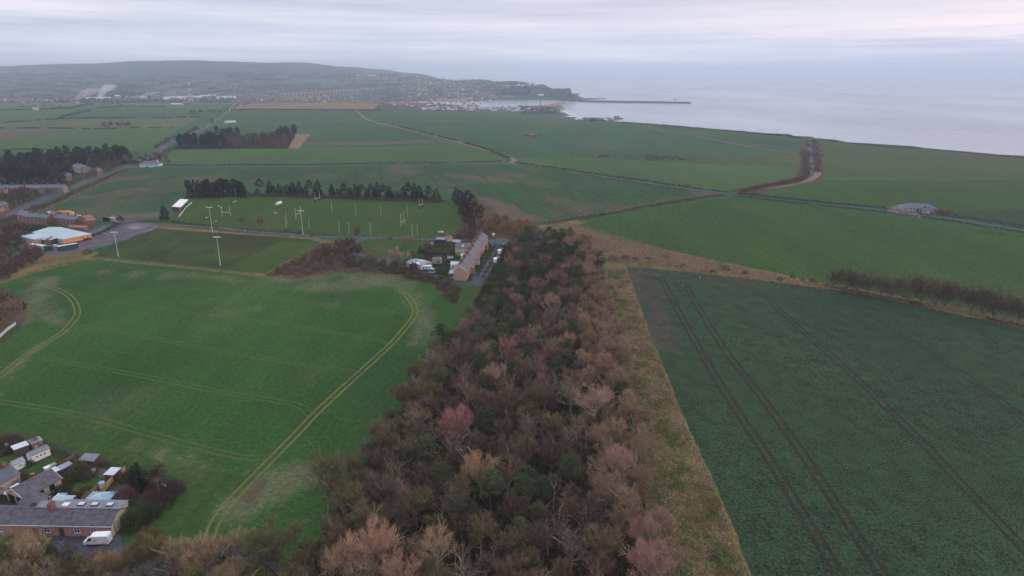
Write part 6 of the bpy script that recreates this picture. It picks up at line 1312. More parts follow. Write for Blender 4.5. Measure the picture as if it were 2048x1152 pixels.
s_ = on_ground(551, 427); v_ = empty('roller', s_, R(70), 'orange field roller behind the white tanks', 'roller'); MB().tube((-1, 0, .4), (1, 0, .4), .4, .4, 10).build('drum', S['orange_p'], v_); MB().box((0, .9, .5), (.2, 2, .15)).build('drawbar', S['wood_d'], v_)
for px, py in ((436, 413), (441, 416), (470, 403), (466, 405), (412, 436), (432, 443)):
    b_ = empty('tackle_bag', on_ground(px, py), rnd.uniform(0, 3), 'small white tackle bag lying on the left half of the pitch', 'tackle bag', 'tackle bags on the pitch'); MB().tube((0, 0, .25), (1.1, 0, .25), .28, .28, 8).build('bag', S['white'], b_)
# ---------------------------------------------------------------- clubhouse and surroundings
s_ = site((128, 489), (184, 478)); cl = empty('clubhouse', s_[0], s_[1], 'clubhouse with a big pale blue sheet roof and bright orange end wall', 'clubhouse'); L = s_[2] ; W_ = 36
MB().box((L / 2, W_ / 2, 1.4), (L, W_, 3.6)).build('wall', S['cream'], cl); hip = MB(); o_ = .5; zz = 3.25
v = [(-o_, -o_, zz), (L + o_, -o_, zz), (L + o_, W_ + o_, zz), (-o_, W_ + o_, zz), (L * .5, L * .5, 5.4), (L * .5, W_ - L * .2, 5.4)]
hip.add(v, [(3, 2, 1, 0), (0, 1, 4), (1, 2, 5, 4), (2, 3, 5), (3, 0, 4, 5)]); hip.build('roof', S['sheet'], cl)
MB().box((L / 2, -.06, 1.85), (L, .1, 2.5)).build('orange_panel', S['orange_p'], cl); MB().box((L / 2, -.05, .3), (L, .1, .58)).build('plinth', S['brick_red'], cl)
for k in range(5): window(cl, 'front', L * (.1 + k * .19), 1.6, 1.1, .9, L, W_).location = (0, -.12, 0)
for k in range(3): MB().box((L - 4.4 + k * 1.6, -.14, .65), (1.3, .1, 1.3)).build('doorway', S['dark'], cl)
wgl = empty('club_annexe', rt(-9, 15, s_[1], s_[0]), s_[1], 'low blue roofed annexe on the left of the clubhouse', 'annexe'); MB().box((5, 8, 1.3), (9.8, 17, 3.2)).build('wall', S['cream'], wgl); hip_roof(wgl, 9.8, 16.8, 3.0, 4.2, 'sheet', .3, inset=4)
s2 = site((67, 484), (84, 487)); shed(s2[0], s2[1], s2[2], 7, 2.5, 2.7, 'white_r', 'sheet_g', 'pale grey flat roofed store in front of the annexe', mono=True, name='store', cat='store')
s2 = site((84, 489), (103, 490)); shed(s2[0], s2[1], s2[2], 6, 3.0, 3.3, 'green_p', 'sheet', 'dark walled store with a blue roof beside the brick gable', mono=True, name='store', cat='store')
s2 = site((103, 490), (112, 486)); gable_house('store', s2[0], s2[1], s2[2] + 1, 4.2, 2.4, 3.8, 'brick_red', 'tile_red', 'little red brick gabled store by the clubhouse corner', 'store', over=.1)
def container(pa, pb, label, wall, roof, h=2.6, w=2.5):
    s = site(pa, pb); r = empty('shipping_container', s[0], s[1], label, 'container'); m = MB(); n = int(s[2] / .5); pts = []
    for k in range(n): x = k * s[2] / n; pts += [(x, 0), (x + .2, 0), (x + .25, .06), (x + .45, .06)]
    prof = pts + [(s[2], 0), (s[2], w), (0, w)]; m.prismz(prof, .1, h); m.build('body', S[wall], r); MB().box((s[2] / 2, w / 2, h + .04), (s[2] + .1, w + .1, .08)).build('roof', S[roof], r)
    for y in (w * .25, w * .75): MB().box((s[2] + .04, y, h / 2), (.06, w / 2 - .08, h - .3)).build('door', S[wall], r)
    return r
container((58, 497), (86, 501), 'pale white container below the clubhouse', 'white_r', 'white_r'); container((118, 503), (157, 496), 'long dark green container with a pale roof beside the car park', 'green_p', 'sheet_w', 2.8); container((89, 502), (104, 501), 'short green container between the other two', 'green_p', 'green_p')
car(on_ground(113, 494), R(8), 'white car parked between the containers and the clubhouse', 'white_v', estate=True)
def row(name, pa, pb, W, h, rh, wall, roof, label, n, cat='terrace', far=False, chim=3, win='white', over=.25, gable=None):
    s = site(pa, pb); L = s[2]; wins = []
    for k in range(n): x = L * (k + .5) / n; wins += [('front', x, h * .60, min(1.3, L / n * .42), 1.2)]; wins += [('front', x, .8, min(1.3, L / n * .42), 1.2)]
    r = gable_house(name, s[0], s[1], L, W, h, rh, wall, roof, label, cat, over=over, wins=wins, simple=True)
    for k in range(chim): chimney(r, L * (k + .5) / chim, W / 2, rh - .5, rh + 1.3, 1.2, .9, wall if wall.startswith('brick') else 'brick_red', 2)
    return r
row('brick_terrace', (50, 447), (97, 451), 7, 5.0, 7.0, 'brick_red', 'slate_b', 'left red brick terrace with a blue slate roof above the clubhouse', 6)
row('brick_terrace', (108, 449), (153, 455), 7, 5.0, 7.0, 'brick_red', 'slate_b', 'right red brick terrace with a blue slate roof above the clubhouse', 6)
s_ = site((36, 444), (50, 446)); gable_house('brick_house', rt(0, 0, s_[1], s_[0]), s_[1] + R(90), 8, s_[2], 5.2, 7.6, 'brick_red', 'tile_red', 'gable fronted red brick house at the left end of the terraces', wins=[('left', 1.5, 3.3, .8, 1), ('left', 3.5, 3.3, .8, 1)]) if False else row('brick_house', (35, 443), (50, 446), 8, 5.2, 7.6, 'brick_red', 'slate_b', 'red brick house at the left end of the terraces', 2, 'house', chim=1)
row('brick_house', (97, 447), (108, 449), 8.5, 5.4, 8.2, 'brick_red', 'tile_red', 'tall red brick house between the two terraces', 1, 'house', chim=1)
s_ = site((168, 452), (192, 448)); gable_house('barn', s_[0], s_[1], s_[2], 9, 3.0, 6.0, 'brick_red', 'tile_red', 'red tiled barn at the right end of the brick terraces', 'barn')
s_ = site((135, 461), (170, 463)); shed(s_[0], s_[1], s_[2], 3, 2.4, 3.0, 'brick_red', 'tile_red', 'long red walled shed behind the clubhouse roof', mono=True, name='store', cat='store')
van(on_ground(101, 430), R(0), 'white van parked behind the left brick terrace'); van(on_ground(119, 431), R(10), 'white van parked left of the orange lorry'); van(on_ground(139, 432), R(170), 'small white van just right of the orange lorry', scale=.8); car(on_ground(155, 433), R(20), 'white car behind the right brick terrace', 'white_v'); car(on_ground(176, 435), R(20), 'silver car behind the red tiled barn', 'grey_v')
lo = empty('lorry', on_ground(131, 432), R(5), 'lorry with an orange yellow box body behind the brick terraces', 'lorry'); MB().box((0, 0, 2.2), (8, 2.5, 2.8)).build('cargo_box', S['orange_p'], lo); MB().box((5, 0, 1.6), (1.8, 2.4, 2.4)).build('cab', S['yellow_p'], lo); [wheel(lo, x, y, .5, .3) for x in (-2.5, 2, 5) for y in (-1.1, 1.1)]
container((206, 442), (219, 443), 'dark container at the car park entrance', 'dark_v', 'wood_d'); container((220, 443), (227, 443), 'small pale container beside the dark one', 'sheet_g', 'sheet_w')
for px, py in ((233, 447), (236, 448)): car(on_ground(px, py), R(5), 'black car parked beside the round tree at the car park', 'dark_v', group='black cars at the car park')
row('stone_terrace', (-60, 389), (58, 388), 7.5, 5.0, 7.2, 'stone', 'slate_b', 'left half of the long pale stone terrace below the plantation', 14, chim=5); row('stone_terrace', (58.3, 388), (128, 387), 7.5, 5.0, 7.2, 'stone', 'slate_b', 'right half of the long pale stone terrace below the plantation', 8, chim=3)
s_ = site((146, 340), (166, 347)); gable_house('stone_house', s_[0], s_[1], s_[2], 10, 4.6, 7.2, 'stone', 'slate_b', 'stone farmhouse with blue grey roofs beside the left plantation', wins=[('front', 4, 1, 1.2, 1.3), ('front', 9, 1, 1.2, 1.3), ('front', 4, 3.2, 1.2, 1.1)], chims=[(3, 5, 6.8, 8.6)])
s_ = site((176, 345), (186, 341)); gable_house('stone_house', s_[0], s_[1] + R(35), 14, 8, 4.6, 7.6, 'cream', 'slate_b', 'cream gabled house right of the stone farmhouse', wins=[('left', 4, 1, 1.2, 1.3), ('front', 4, 3.0, 1.2, 1.1)], chims=[(10, 4, 7, 8.6)])
s_ = site((279, 333), (318, 333)); gable_house('bungalow', s_[0], s_[1], s_[2], 9, 2.7, 5.6, 'white_r', 'slate_b', 'white bungalow with a hipped blue roof at the road junction', 'bungalow', wins=[('front', s_[2] * t, .9, 1.5, 1.2) for t in (.15, .4, .65, .88)], hip=True)
for px in (285, 303): car(on_ground(px, 335), R(10), 'white car in front of the junction bungalow', 'white_v', group='white cars before the bungalow')
r = empty('satellite_dish', on_ground(317, 326), R(20), 'round white tank top behind the junction bungalow', 'tank'); MB().tube((0, 0, 0), (0, 0, 3.4), 1.8, 1.8, 14).build('tank', S['white'], r)
hedge([(240, 328), (258, 327), (270, 327)], 4.5, 7, (.02, .026, .02), 'tall block of dark evergreen hedge left of the junction bungalow', dens=2, gaps=0)
s_ = site((5, 408), (20, 404)); 
row('brick_house', (-12, 402), (22, 398), 8, 5, 7.4, 'brick_red', 'tile_red', 'red brick house among trees at the left edge above the main road', 3, 'house', chim=1)
for pa, pb, rf, lab in (((2, 425), (20, 421), 'slate_b', 'red brick house with slate roof below the main road, left edge'), ((-8, 438), (12, 436), 'tile_red', 'tile roofed brick house at the left edge near the road bend'), ((134, 362), (146, 360), 'slate_b', 'small brick house between the stone terrace and the main road'), ((196, 352), (207, 350), 'slate_b', 'small slate roofed house hidden by trees near the junction')):
    row('brick_house', pa, pb, 7, 4.8, 7.0, 'brick_red', rf, lab, 2, 'house', chim=1)
fill([(35, 452), (60, 456), (100, 458), (108, 462), (60, 468), (40, 462)], 14, SHRM, [(.09, .07, .05), (.05, .055, .035)], .7, 1.2, 'garden bush between the brick terraces and clubhouse', 'bushes between terraces and clubhouse', 'shrub', 4)
fill([(150, 372), (100, 390), (60, 402), (90, 396), (140, 380)], 12, MIDT + FART, [(.12, .08, .06), (.13, .09, .07)], .5, .75, 'roadside tree above the bend of the main road', 'roadside trees above the bend', mind=6)
put([MIDT[1]], 103, 452, .62, (.22, .11, .09), 'reddish tree between the two brick terraces'); put([MIDT[0]], 162, 455, .62, (.20, .13, .10), 'bare brown tree in front of the red tiled barn')
# right bungalow
s_ = site((1806, 422), (1874, 425)); L = s_[2]
bg_ = gable_house('bungalow', s_[0], s_[1], L, 11, 2.6, 5.6, 'grey_r', 'slate_b', 'pale farm bungalow with a big grey blue hipped roof in the right fields', 'bungalow', wins=[('front', L * t, .8, 1.6, 1.4) for t in (.06, .22, .34, .5, .62, .8, .92)], doors=[('front', L * .43, 1.1, 2.1, 'dark')], hip=True, over=.5)
s_ = site((1836, 423.5), (1852, 425)); gable_house('bungalow_wing', s_[0] - Vector((0, 5, 0)), s_[1], s_[2], 8, 2.5, 4.6, 'grey_r', 'slate_b', 'lower front wing of the farm bungalow in the right fields', 'annexe', wins=[('front', 2, .8, 1.4, 1.3)], hip=True)
s_ = site((1798, 418), (1806, 420)); shed(s_[0], s_[1], s_[2] + 1, 5, 2.6, 2.8, 'white_r', 'white_r', 'flat roofed white garage at the left of the farm bungalow', mono=True, name='garage', cat='garage')
hedge([(1878, 426), (1890, 427), (1898, 426)], 2.4, 5, (.20, .075, .05), 'red brown bush clump right of the farm bungalow', gaps=0, dens=1.5); hedge([(1838, 429), (1860, 432), (1885, 431)], 1.4, 3, (.13, .06, .05), 'red brown garden hedge in front of the farm bungalow', gaps=.1)
# ruin in the middle field
s_ = site((1057, 274), (1078, 275)); ru = empty('ruined_farm', s_[0], s_[1], 'small red brick ruin in the middle of the far green fields', 'ruin')
for k in range(4): MB().box((s_[2] * (.12 + k * .25), 4, 2.2), (s_[2] * .16, 7, 5.4)).build('wall', S['brick_red'], ru)
MB().prism([(.3, 4.6), (4, 7.2), (4, 7.4), (.3, 4.8)], 0, s_[2] * .5).build('roof', S['tile_red'], ru)
# ---------------------------------------------------------------- the far shore, town and works
def HB(px, py): return on_ground(px, py)
def simple_house(name, wall, roof, L=12, W=9, h=6, rh=9):
    t = bpy.data.objects.new(name, None); a = bpy.data.objects.new('wall', MB().prism([(-W / 2, -6), (W / 2, -6), (W / 2, h), (0, rh), (-W / 2, h)], -L / 2, L / 2).mesh('wall', S[wall])); a.parent = t
    b_ = bpy.data.objects.new('roof', MB().prism([(-W / 2 - .3, h), (0, rh + .1), (0, rh + .6), (-W / 2 - .3, h + .5)], -L / 2, L / 2).prism([(0, rh + .1), (W / 2 + .3, h), (W / 2 + .3, h + .5), (0, rh + .6)], -L / 2, L / 2).mesh('roof', S[roof])); b_.parent = t
    c = bpy.data.objects.new('chimney', MB().box((L * .35, 0, rh + .8), (1.2, 1.0, 2.6)).mesh('chimney', S['brick_red'])); c.parent = t
    KIDS[t.name] = [a, b_, c]; return t
FH = [simple_house('town_house', *x) for x in (('stone', 'slate_b', 12), ('brick_red', 'tile_red', 12), ('white_r', 'slate_b', 14), ('brick_red', 'slate_p', 12), ('stone', 'tile_red', 12), ('stone', 'slate_p', 14), ('brick_pink', 'slate_p', 16), ('brick_red', 'slate_p', 22, 10, 7, 10), ('brick_pink', 'tile_red', 12))]
def put_house(px, py, label, group, sc=1.0, pr=None, a=None):
    p = HB(px, py); return plant(pr or rnd.choice(FH), p, (1, 1, 1), rz=rnd.choice((0, .4, -.3, 1.57, .1)) + rnd.uniform(-.15, .15) if a is None else a, sc=sc, label=label, group=group, cat='house')
HZ = [((850, 985, 186, 204), 84, 'small house in the riverside quarter of the far town', 'riverside quarter of the far town', 1.0), ((800, 960, 168, 187), 74, 'small house on the middle slope of the far town', 'middle slope of the far town', 1.1), ((690, 900, 153, 167), 52, 'small pale house on the upper edge of the far town', 'upper edge of the far town', 1.2), ((900, 1070, 166, 178), 18, 'small house near the sea end of the far town', 'sea end of the far town', 1.0), ((540, 755, 199, 206), 34, 'house on the skyline behind the ploughed field', 'skyline houses behind the ploughed field', .8), ((0, 105, 200, 207), 26, 'red tinted house of the distant village on the left', 'distant village on the left', .9)]
for (x0, x1, y0, y1), n, lab, grp, sc in HZ:
    for k in range(n):
        hx, hy = rnd.random(), rnd.random(); put_house(x0 + (x1 - x0) * hx, y0 + (y1 - y0) * hy, lab + ', ' + ('left end', 'left part', 'middle', 'right part', 'right end')[int(hx * 4.99)] + (' upper' if hy < .33 else ' lower' if hy > .66 else ' centre'), grp, sc * rnd.uniform(.8, 1.25))
def mass(name, zones, maker, label):
    vs = MB(); mats = []
    for z in zones:
        for k in range(z[4]): maker(vs, HB(rnd.uniform(z[0], z[1]), rnd.uniform(z[2], z[3])), z)
    return vs
for nm, wl, seed in (('far_pale_houses', 'cream', .3), ('far_brown_houses', 'brick_red', 1.2), ('far_slate_roofs', 'slate_p', 1.4)):
    mb = MB()
    for (x0, x1, y0, y1, n) in ((800, 1000, 158, 204, 170), (640, 900, 150, 168, 70), (540, 760, 188, 204, 60), (250, 540, 194, 202, 36), (0, 160, 199, 206, 26), (760, 960, 205, 215, 50)):
        for k in range(int(n * seed)):
            p = HB(rnd.uniform(x0, x1), rnd.uniform(y0, y1)); a = rnd.uniform(0, 3.1); L_, W2, h_ = rnd.uniform(7, 15), rnd.uniform(6, 9), rnd.uniform(4, 7)
            base = len(mb.v); mb.prism([(-W2 / 2, -6), (W2 / 2, -6), (W2 / 2, h_), (0, h_ + 3), (-W2 / 2, h_)], -L_ / 2, L_ / 2)
            for i in range(base, len(mb.v)): x, y, z = mb.v[i]; mb.v[i] = (p.x + x * math.cos(a) - y * math.sin(a), p.y + x * math.sin(a) + y * math.cos(a), p.z + z)
    ob = mb.build(nm, S[wl]); tag(ob, 'many tiny houses of the far town too small to tell apart', None, None, 'stuff')
# far trees as masses
def far_trees(name, zones, color, label, size=7):
    bl_ = []
    for (x0, x1, y0, y1, n) in zones:
        for k in range(n):
            p = HB(rnd.uniform(x0, x1), rnd.uniform(y0, y1)); q = NPR; m_ = 16; s = size * rnd.uniform(.6, 1.3)
            v = unit(q.normal(size=(m_, 3))); v[:, 2] = np.abs(v[:, 2]); bl_.append(blades(np.array(p) + v * s * .7, v + q.normal(size=(m_, 3)) * .6, np.full(m_, s * .9), np.full(m_, s * .55), q))
    stuff_scatter(name, bl_, 'hedge', color, label)
far_trees('far_woodland', [(0, 460, 196, 206, 420), (540, 800, 186, 202, 260), (800, 1000, 156, 200, 260), (1000, 1060, 172, 190, 120), (480, 800, 160, 188, 260), (0, 500, 150, 196, 420)], (.055, .045, .045), 'dark woodland and shelter belts on the far slopes')
blt = []
for k in range(120):
    x0 = rnd.uniform(-20, 820); y0 = rnd.uniform(146, 192) if x0 < 520 else rnd.uniform(150, 186); ln = rnd.uniform(12, 70); sl_ = rnd.uniform(-.10, .06); n = int(ln * .7)
    ga, gb = G(x0, y0), G(x0 + ln, y0 + sl_ * ln)
    if abs(ga[1] - gb[1]) > 900: continue
    for j in range(n):
        f_ = j / n; p = gpt(ga[0] + (gb[0] - ga[0]) * f_ + rnd.uniform(-12, 12), ga[1] + (gb[1] - ga[1]) * f_ + rnd.uniform(-12, 12)); q = NPR; s = p.y / 683 * rnd.uniform(.7, 1.5); v = unit(q.normal(size=(14, 3))); v[:, 2] = np.abs(v[:, 2]); blt.append(blades(np.array(p) + v * s * .7, v + q.normal(size=(14, 3)) * .6, np.full(14, s * .9), np.full(14, s * .55), q))
stuff_scatter('far_shelter_belts', blt, 'hedge', (.028, .025, .032), 'dark shelter belts and field hedges across the far hills')
far_trees('shore_bushes', [(1040, 1120, 214, 228, 160), (960, 1060, 208, 216, 90), (1165, 1240, 238, 243, 40), (830, 1040, 208, 222, 40)], (.085, .07, .065), 'brown scrub behind the beach', 5)
# caravan park
def simple_caravan():
    t = bpy.data.objects.new('static_caravan', None); a = bpy.data.objects.new('body', MB().box((0, 0, 1.7), (11, 3.6, 2.6)).mesh('body', S['white_r'])); b_ = bpy.data.objects.new('roof', MB().prism([(-1.9, 3.0), (1.9, 3.0), (0, 3.7)], -5.6, 5.6).mesh('roof', S['sheet_w'])); c = bpy.data.objects.new('window', MB().box((0, -1.82, 2.0), (7, .06, .9)).mesh('window', S['glass']))
    for k in (a, b_, c): k.parent = t
    KIDS[t.name] = [a, b_, c]; return t
SC = simple_caravan()
for k in range(150):
    t = rnd.random(); px = 838 + t * 232; rowk = rnd.choice((0, 1, 2, 3)); py = 213.5 + t * 3.2 + rowk * 2.1 + rnd.uniform(-.3, .3)
    if py > 213 + (px - 838) * .052 + 9 or py < 210: py = 214 + (px - 838) * .045
    plant(SC, HB(px, py), (1, 1, 1), rz=rnd.choice((.1, .1, .3, 1.5)), sc=rnd.uniform(1, 1.3), label='white static caravan by the river, %s row, %s' % (('nearest', 'second', 'third', 'farthest')[3 - rowk], ('left end', 'left part', 'middle', 'right part', 'right end')[int(t * 4.99)]), group='static caravans by the river', cat='caravan')
for k in range(26): plant(SC, HB(1010 + rnd.random() * 70, 171.5 + rnd.uniform(-2, 2)), (1, 1, 1), rz=rnd.uniform(0, 3), sc=1.5, label='white static caravan on the headland beyond the river', group='static caravans on the headland', cat='caravan')
# long pinkish terrace rows in front of the town
for (xa, xb, py, lab) in ((760, 786, 206, 'long pale pink terrace block beside the ploughed field, left one'), (788, 812, 206.2, 'long pale pink terrace block beside the ploughed field, middle one'), (814, 838, 206.4, 'long pale pink terrace block beside the ploughed field, right one')):
    s = site((xa, py), (xb, py)); gable_house('terrace_block', s[0], s[1], s[2], 9, 5.5, 8, 'pink_r', 'tile_red', lab, 'terrace', simple=True, wins=[('front', s[2] * (k + .5) / 6, 2.4, 4.0, 2.2) for k in range(6)])
# works: long white sheds, silos, farm
def big(px0, px1, py, h, rh, wall, roof, label, W=40, name='factory_shed', cat='factory'):
    s = site((px0, py), (px1, py)); return gable_house(name, s[0], s[1], s[2], W, h, rh, wall, roof, label, cat, over=.5)
big(172, 222, 199, 9, 11, 'white_r', 'sheet_w', 'long pale factory shed below the white smoke'); big(330, 372, 199, 12, 14, 'white', 'sheet_w', 'long bright white factory shed right of the silos'); big(372, 400, 197, 10, 12, 'white', 'sheet_w', 'white factory shed behind the red mast'); big(432, 468, 197, 8, 10, 'white', 'sheet_w', 'scattered white sheds beside the distant road'); big(230, 240, 199, 16, 20, 'stone', 'sheet_w', 'tall pinkish works tower block', 18); big(280, 290, 198, 9, 12, 'cream', 'sheet_w', 'cream works shed giving off smoke', 20)
big(400, 432, 192, 5, 6, 'white', 'sheet_w', 'thin white roof line on the far slope'); big(712, 745, 152, 8, 10, 'white', 'sheet_w', 'long bright white block at the top of the far town', 20); big(745, 758, 152, 10, 13, 'pink_r', 'tile_red', 'pinkish block at the top of the far town', 20); big(976, 996, 197, 12, 15, 'stone', 'slate_p', 'large grey warehouse on the far river bank, left one', 14); big(1004, 1029, 197, 12, 15, 'stone', 'slate_p', 'large grey warehouse on the far river bank, right one', 14); big(850, 863, 212, 6, 8, 'white', 'sheet_w', 'pale hall roof left of the static caravans', 20); big(1076, 1086, 191, 6, 8, 'white', 'sheet_w', 'white pavilion on the green headland', 10); big(978, 987, 182, 10, 14, 'brick_red', 'tile_red', 'red roofed hall in the far town', 14)
for k in range(4):
    x = 305 + k * 5; p = HB(x, 201); r = empty('grain_silo', p, 0, 'tall concrete silo of the works, %s of four' % ['leftmost', 'second', 'third', 'rightmost'][k], 'silo', 'works silos'); MB().tube((0, 0, -3), (0, 0, 22), 4.8, 4.8, 14).build('drum', S['stone'], r); MB().tube((0, 0, 22), (0, 0, 24), 4.9, 1.5, 14).build('cap', S['sheet_g'], r)
for k in range(5): p = HB(262 + k * 4.5, 199); r = empty('grain_silo', p, 0, 'dim grey silo left of the works smoke', 'silo', 'dim grey silos'); MB().tube((0, 0, -3), (0, 0, 14), 4, 4, 12).build('drum', S['sheet_g'], r); MB().tube((0, 0, 14), (0, 0, 16), 4.1, 1, 12).build('cap', S['sheet_g'], r)
s_ = site((341, 210), (362, 210)); gable_house('farm_building', s_[0], s_[1], s_[2], 12, 4, 6, 'pink_r', 'sheet_w', 'pale farm shed left of the red roofed barn by the mast', 'farm building'); s_ = site((364, 209), (379, 209)); gable_house('farm_building', s_[0], s_[1], s_[2], 14, 6, 10, 'brick_red', 'tile_red', 'red roofed barn at the foot of the mast', 'barn')
s_ = site((65, 220), (73, 220)); gable_house('farm_building', s_[0], s_[1], s_[2], 10, 5, 7, 'cream', 'sheet_g', 'cream barn in the far left hedge line', 'barn')
for px, py, lab in ((414, 273, 'white cottage half hidden in the roadside wood'), (424, 272, 'pale cottage right of the white one in the roadside wood'), (155, 206.5, 'white gabled house standing out before the far works')): put_house(px, py, lab, None, .75, FH[2], .2)
s_ = site((452, 246), (472, 245)); gable_house('farm_building', s_[0], s_[1], s_[2], 8, 3, 4, 'white_r', 'sheet_w', 'low white roofed shed behind the roadside wood', 'shed')
van(on_ground(459.5, 221), R(110), 'white vehicle far up the straight road', scale=1.6); 
for k, (px, lab) in enumerate(((1172, 'dark house by the shore end of the fields, leftmost'), (1183, 'low brown house by the shore'), (1192, 'grey house by the shore'), (1203, 'hipped roofed house by the shore'), (1218, 'dark house left of the tall shore house'), (1233, 'tallest red stone house by the shore'), (1242, 'dark house at the right end by the shore'))):
    put_house(px, 241, lab, None, 1.5 if px == 1233 else .9, FH[3] if px == 1233 else FH[(0, 3, 7)[k % 3]], .1)
# red and white lattice mast
def mast():
    p = HB(383.5, 207.5); hgt = 70 * p.y / 2500; r = empty('radio_mast', p, R(20), 'red and white lattice mast rising above the farm and works', 'mast'); seg = 8
    for k in range(seg):
        z0_, z1_ = hgt * k / seg, hgt * (k + 1) / seg; w0 = 8 * (1 - k / seg) ** 1.3 + 1.6; w1 = 8 * (1 - (k + 1) / seg) ** 1.3 + 1.6; m = MB()
        c0 = [(sx_ * w0, sy_ * w0, z0_) for sx_, sy_ in ((-1, -1), (1, -1), (1, 1), (-1, 1))]; c1 = [(sx_ * w1, sy_ * w1, z1_) for sx_, sy_ in ((-1, -1), (1, -1), (1, 1), (-1, 1))]
        for i in range(4): m.tube(c0[i], c1[i], .45, .4, 4); m.tube(c0[i], c1[(i + 1) % 4], .25, .25, 4); m.tube(c0[(i + 1) % 4], c1[i], .25, .25, 4); m.tube(c1[i], c1[(i + 1) % 4], .3, .3, 4)
        m.build('lattice_section', S['red_p' if k % 2 == 0 else 'white'], r)
    MB().tube((0, 0, hgt), (0, 0, hgt + 7), .4, .2, 5).build('aerial', S['red_p'], r)
mast()
# viaduct
vp0 = Vector((*AY(556, 3680), 0)); vp1 = Vector((*AY(748, 4750), 0)); va = math.atan2(vp1.y - vp0.y, vp1.x - vp0.x); VL = (vp1 - vp0).length
zL = zat(556, 187.5, 3680); zR = zat(748, 176, 4750); via = empty('viaduct', Vector((vp0.x, vp0.y, 0)), va, 'long railway viaduct of many arches across the far valley', 'viaduct'); NA = 28; w = VL / NA
via.rotation_euler = (0, -math.atan2(zR - zL, VL), va); via.location.z = zL
MB().box((VL / 2, 0, -1), (VL, 9, 2.4)).build('deck', S['stone'], via)
am = MB(); r_ = w / 2 - 3; prof = [(-w / 2, -2.2)] + [(-w / 2, -r_ - 3.4), (-r_, -r_ - 3.4)] + [(r_ * math.cos(math.pi - t * math.pi / 8), -r_ - 3.4 + r_ * math.sin(t * math.pi / 8)) for t in range(1, 8)] + [(r_, -r_ - 3.4), (w / 2, -r_ - 3.4), (w / 2, -2.2)]
ame = MB().prismy(prof, -4, 4).mesh('arch', S['stone']); pme = MB().box((0, 0, -30), (5.9, 8.2, 60 - 2 * (r_ - 12))).mesh('pier', S['stone'])
for k in range(NA):
    o = link(bpy.data.objects.new('arch', ame), via); o.location = (w * (k + .5), 0, 0)
    if k: o = link(bpy.data.objects.new('pier', pme), via); o.location = (w * k, 0, -r_ - 3.4 + 16)
# old bridge low over the river
b0 = Vector((*at_z(876, 203, SEA), SEA)); b1 = Vector((*at_z(944, 201.5, SEA), SEA)); ob = empty('stone_bridge', b0, math.atan2(b1.y - b0.y, b1.x - b0.x), 'low reddish stone bridge over the far river', 'bridge'); BL = (b1 - b0).length; nb_ = 12; w = BL / nb_
MB().box((BL / 2, 0, 10), (BL, 7, 2)).build('deck', S['pink_r'], ob); pme = MB().box((0, 0, 3), (5, 7, 13)).mesh('pier', S['pink_r'])
for k in range(nb_ + 1): o = link(bpy.data.objects.new('pier', pme), ob); o.location = (w * k, 0, 0)
# pier with lighthouse
p0 = Vector((*at_z(1158, 203.5, SEA), SEA)); p1 = Vector((*at_z(1377, 207, SEA), SEA)); pr_ = empty('breakwater', p0, math.atan2(p1.y - p0.y, p1.x - p0.x), 'long dark stone breakwater reaching out to sea', 'pier'); PL = (p1 - p0).length
MB().prism([(-7, -5), (7, -5), (5, 6), (4.9, 8), (3.6, 8), (3.6, 6), (-5, 6)], 0, PL).build('wall', S['conc_d'], pr_); MB().prismz([(PL + 11 * math.cos(k * math.pi / 6), 11 * math.sin(k * math.pi / 6)) for k in range(12)], -5, 7).build('pier_head', S['conc_d'], pr_)
lh = empty('lighthouse', Vector((p1.x, p1.y, SEA + 7)), 0, 'small white lighthouse at the end of the breakwater', 'lighthouse'); MB().tube((0, 0, 0), (0, 0, 9), 2.6, 2.1, 12).build('tower', S['white'], lh); MB().tube((0, 0, 9), (0, 0, 11), 1.7, 1.7, 10).build('lantern', S['glass'], lh); MB().tube((0, 0, 11), (0, 0, 13), 2.0, .1, 10).build('dome', S['white'], lh)
# chimney at the spit
p = HB(1080.5, 213); r = empty('brick_chimney', p, 0, 'tall slim dark chimney standing behind the beach', 'chimney'); MB().tube((0, 0, -2), (0, 0, 27), 2.3, 1.5, 10).build('stack', S['conc_d'], r); MB().tube((0, 0, 27), (0, 0, 28), 1.9, 1.9, 10).build('cap', S['conc_d'], r)
# fishing boat
q_ = at_z(1350, 199.5, SEA); r = empty('fishing_boat', Vector((q_[0], q_[1], SEA)), R(5), 'small dark boat on the sea beyond the breakwater', 'boat'); MB().prismz([(-9, -2.6), (5, -2.6), (10, 0), (5, 2.6), (-9, 2.6)], -.5, 2.6).build('hull', S['conc_d'], r); MB().box((-3, 0, 4), (5, 3.4, 3)).build('wheelhouse', S['white'], r); MB().tube((1, 0, 2), (1, 0, 10), .2, .1).build('mast', S['metal'], r)
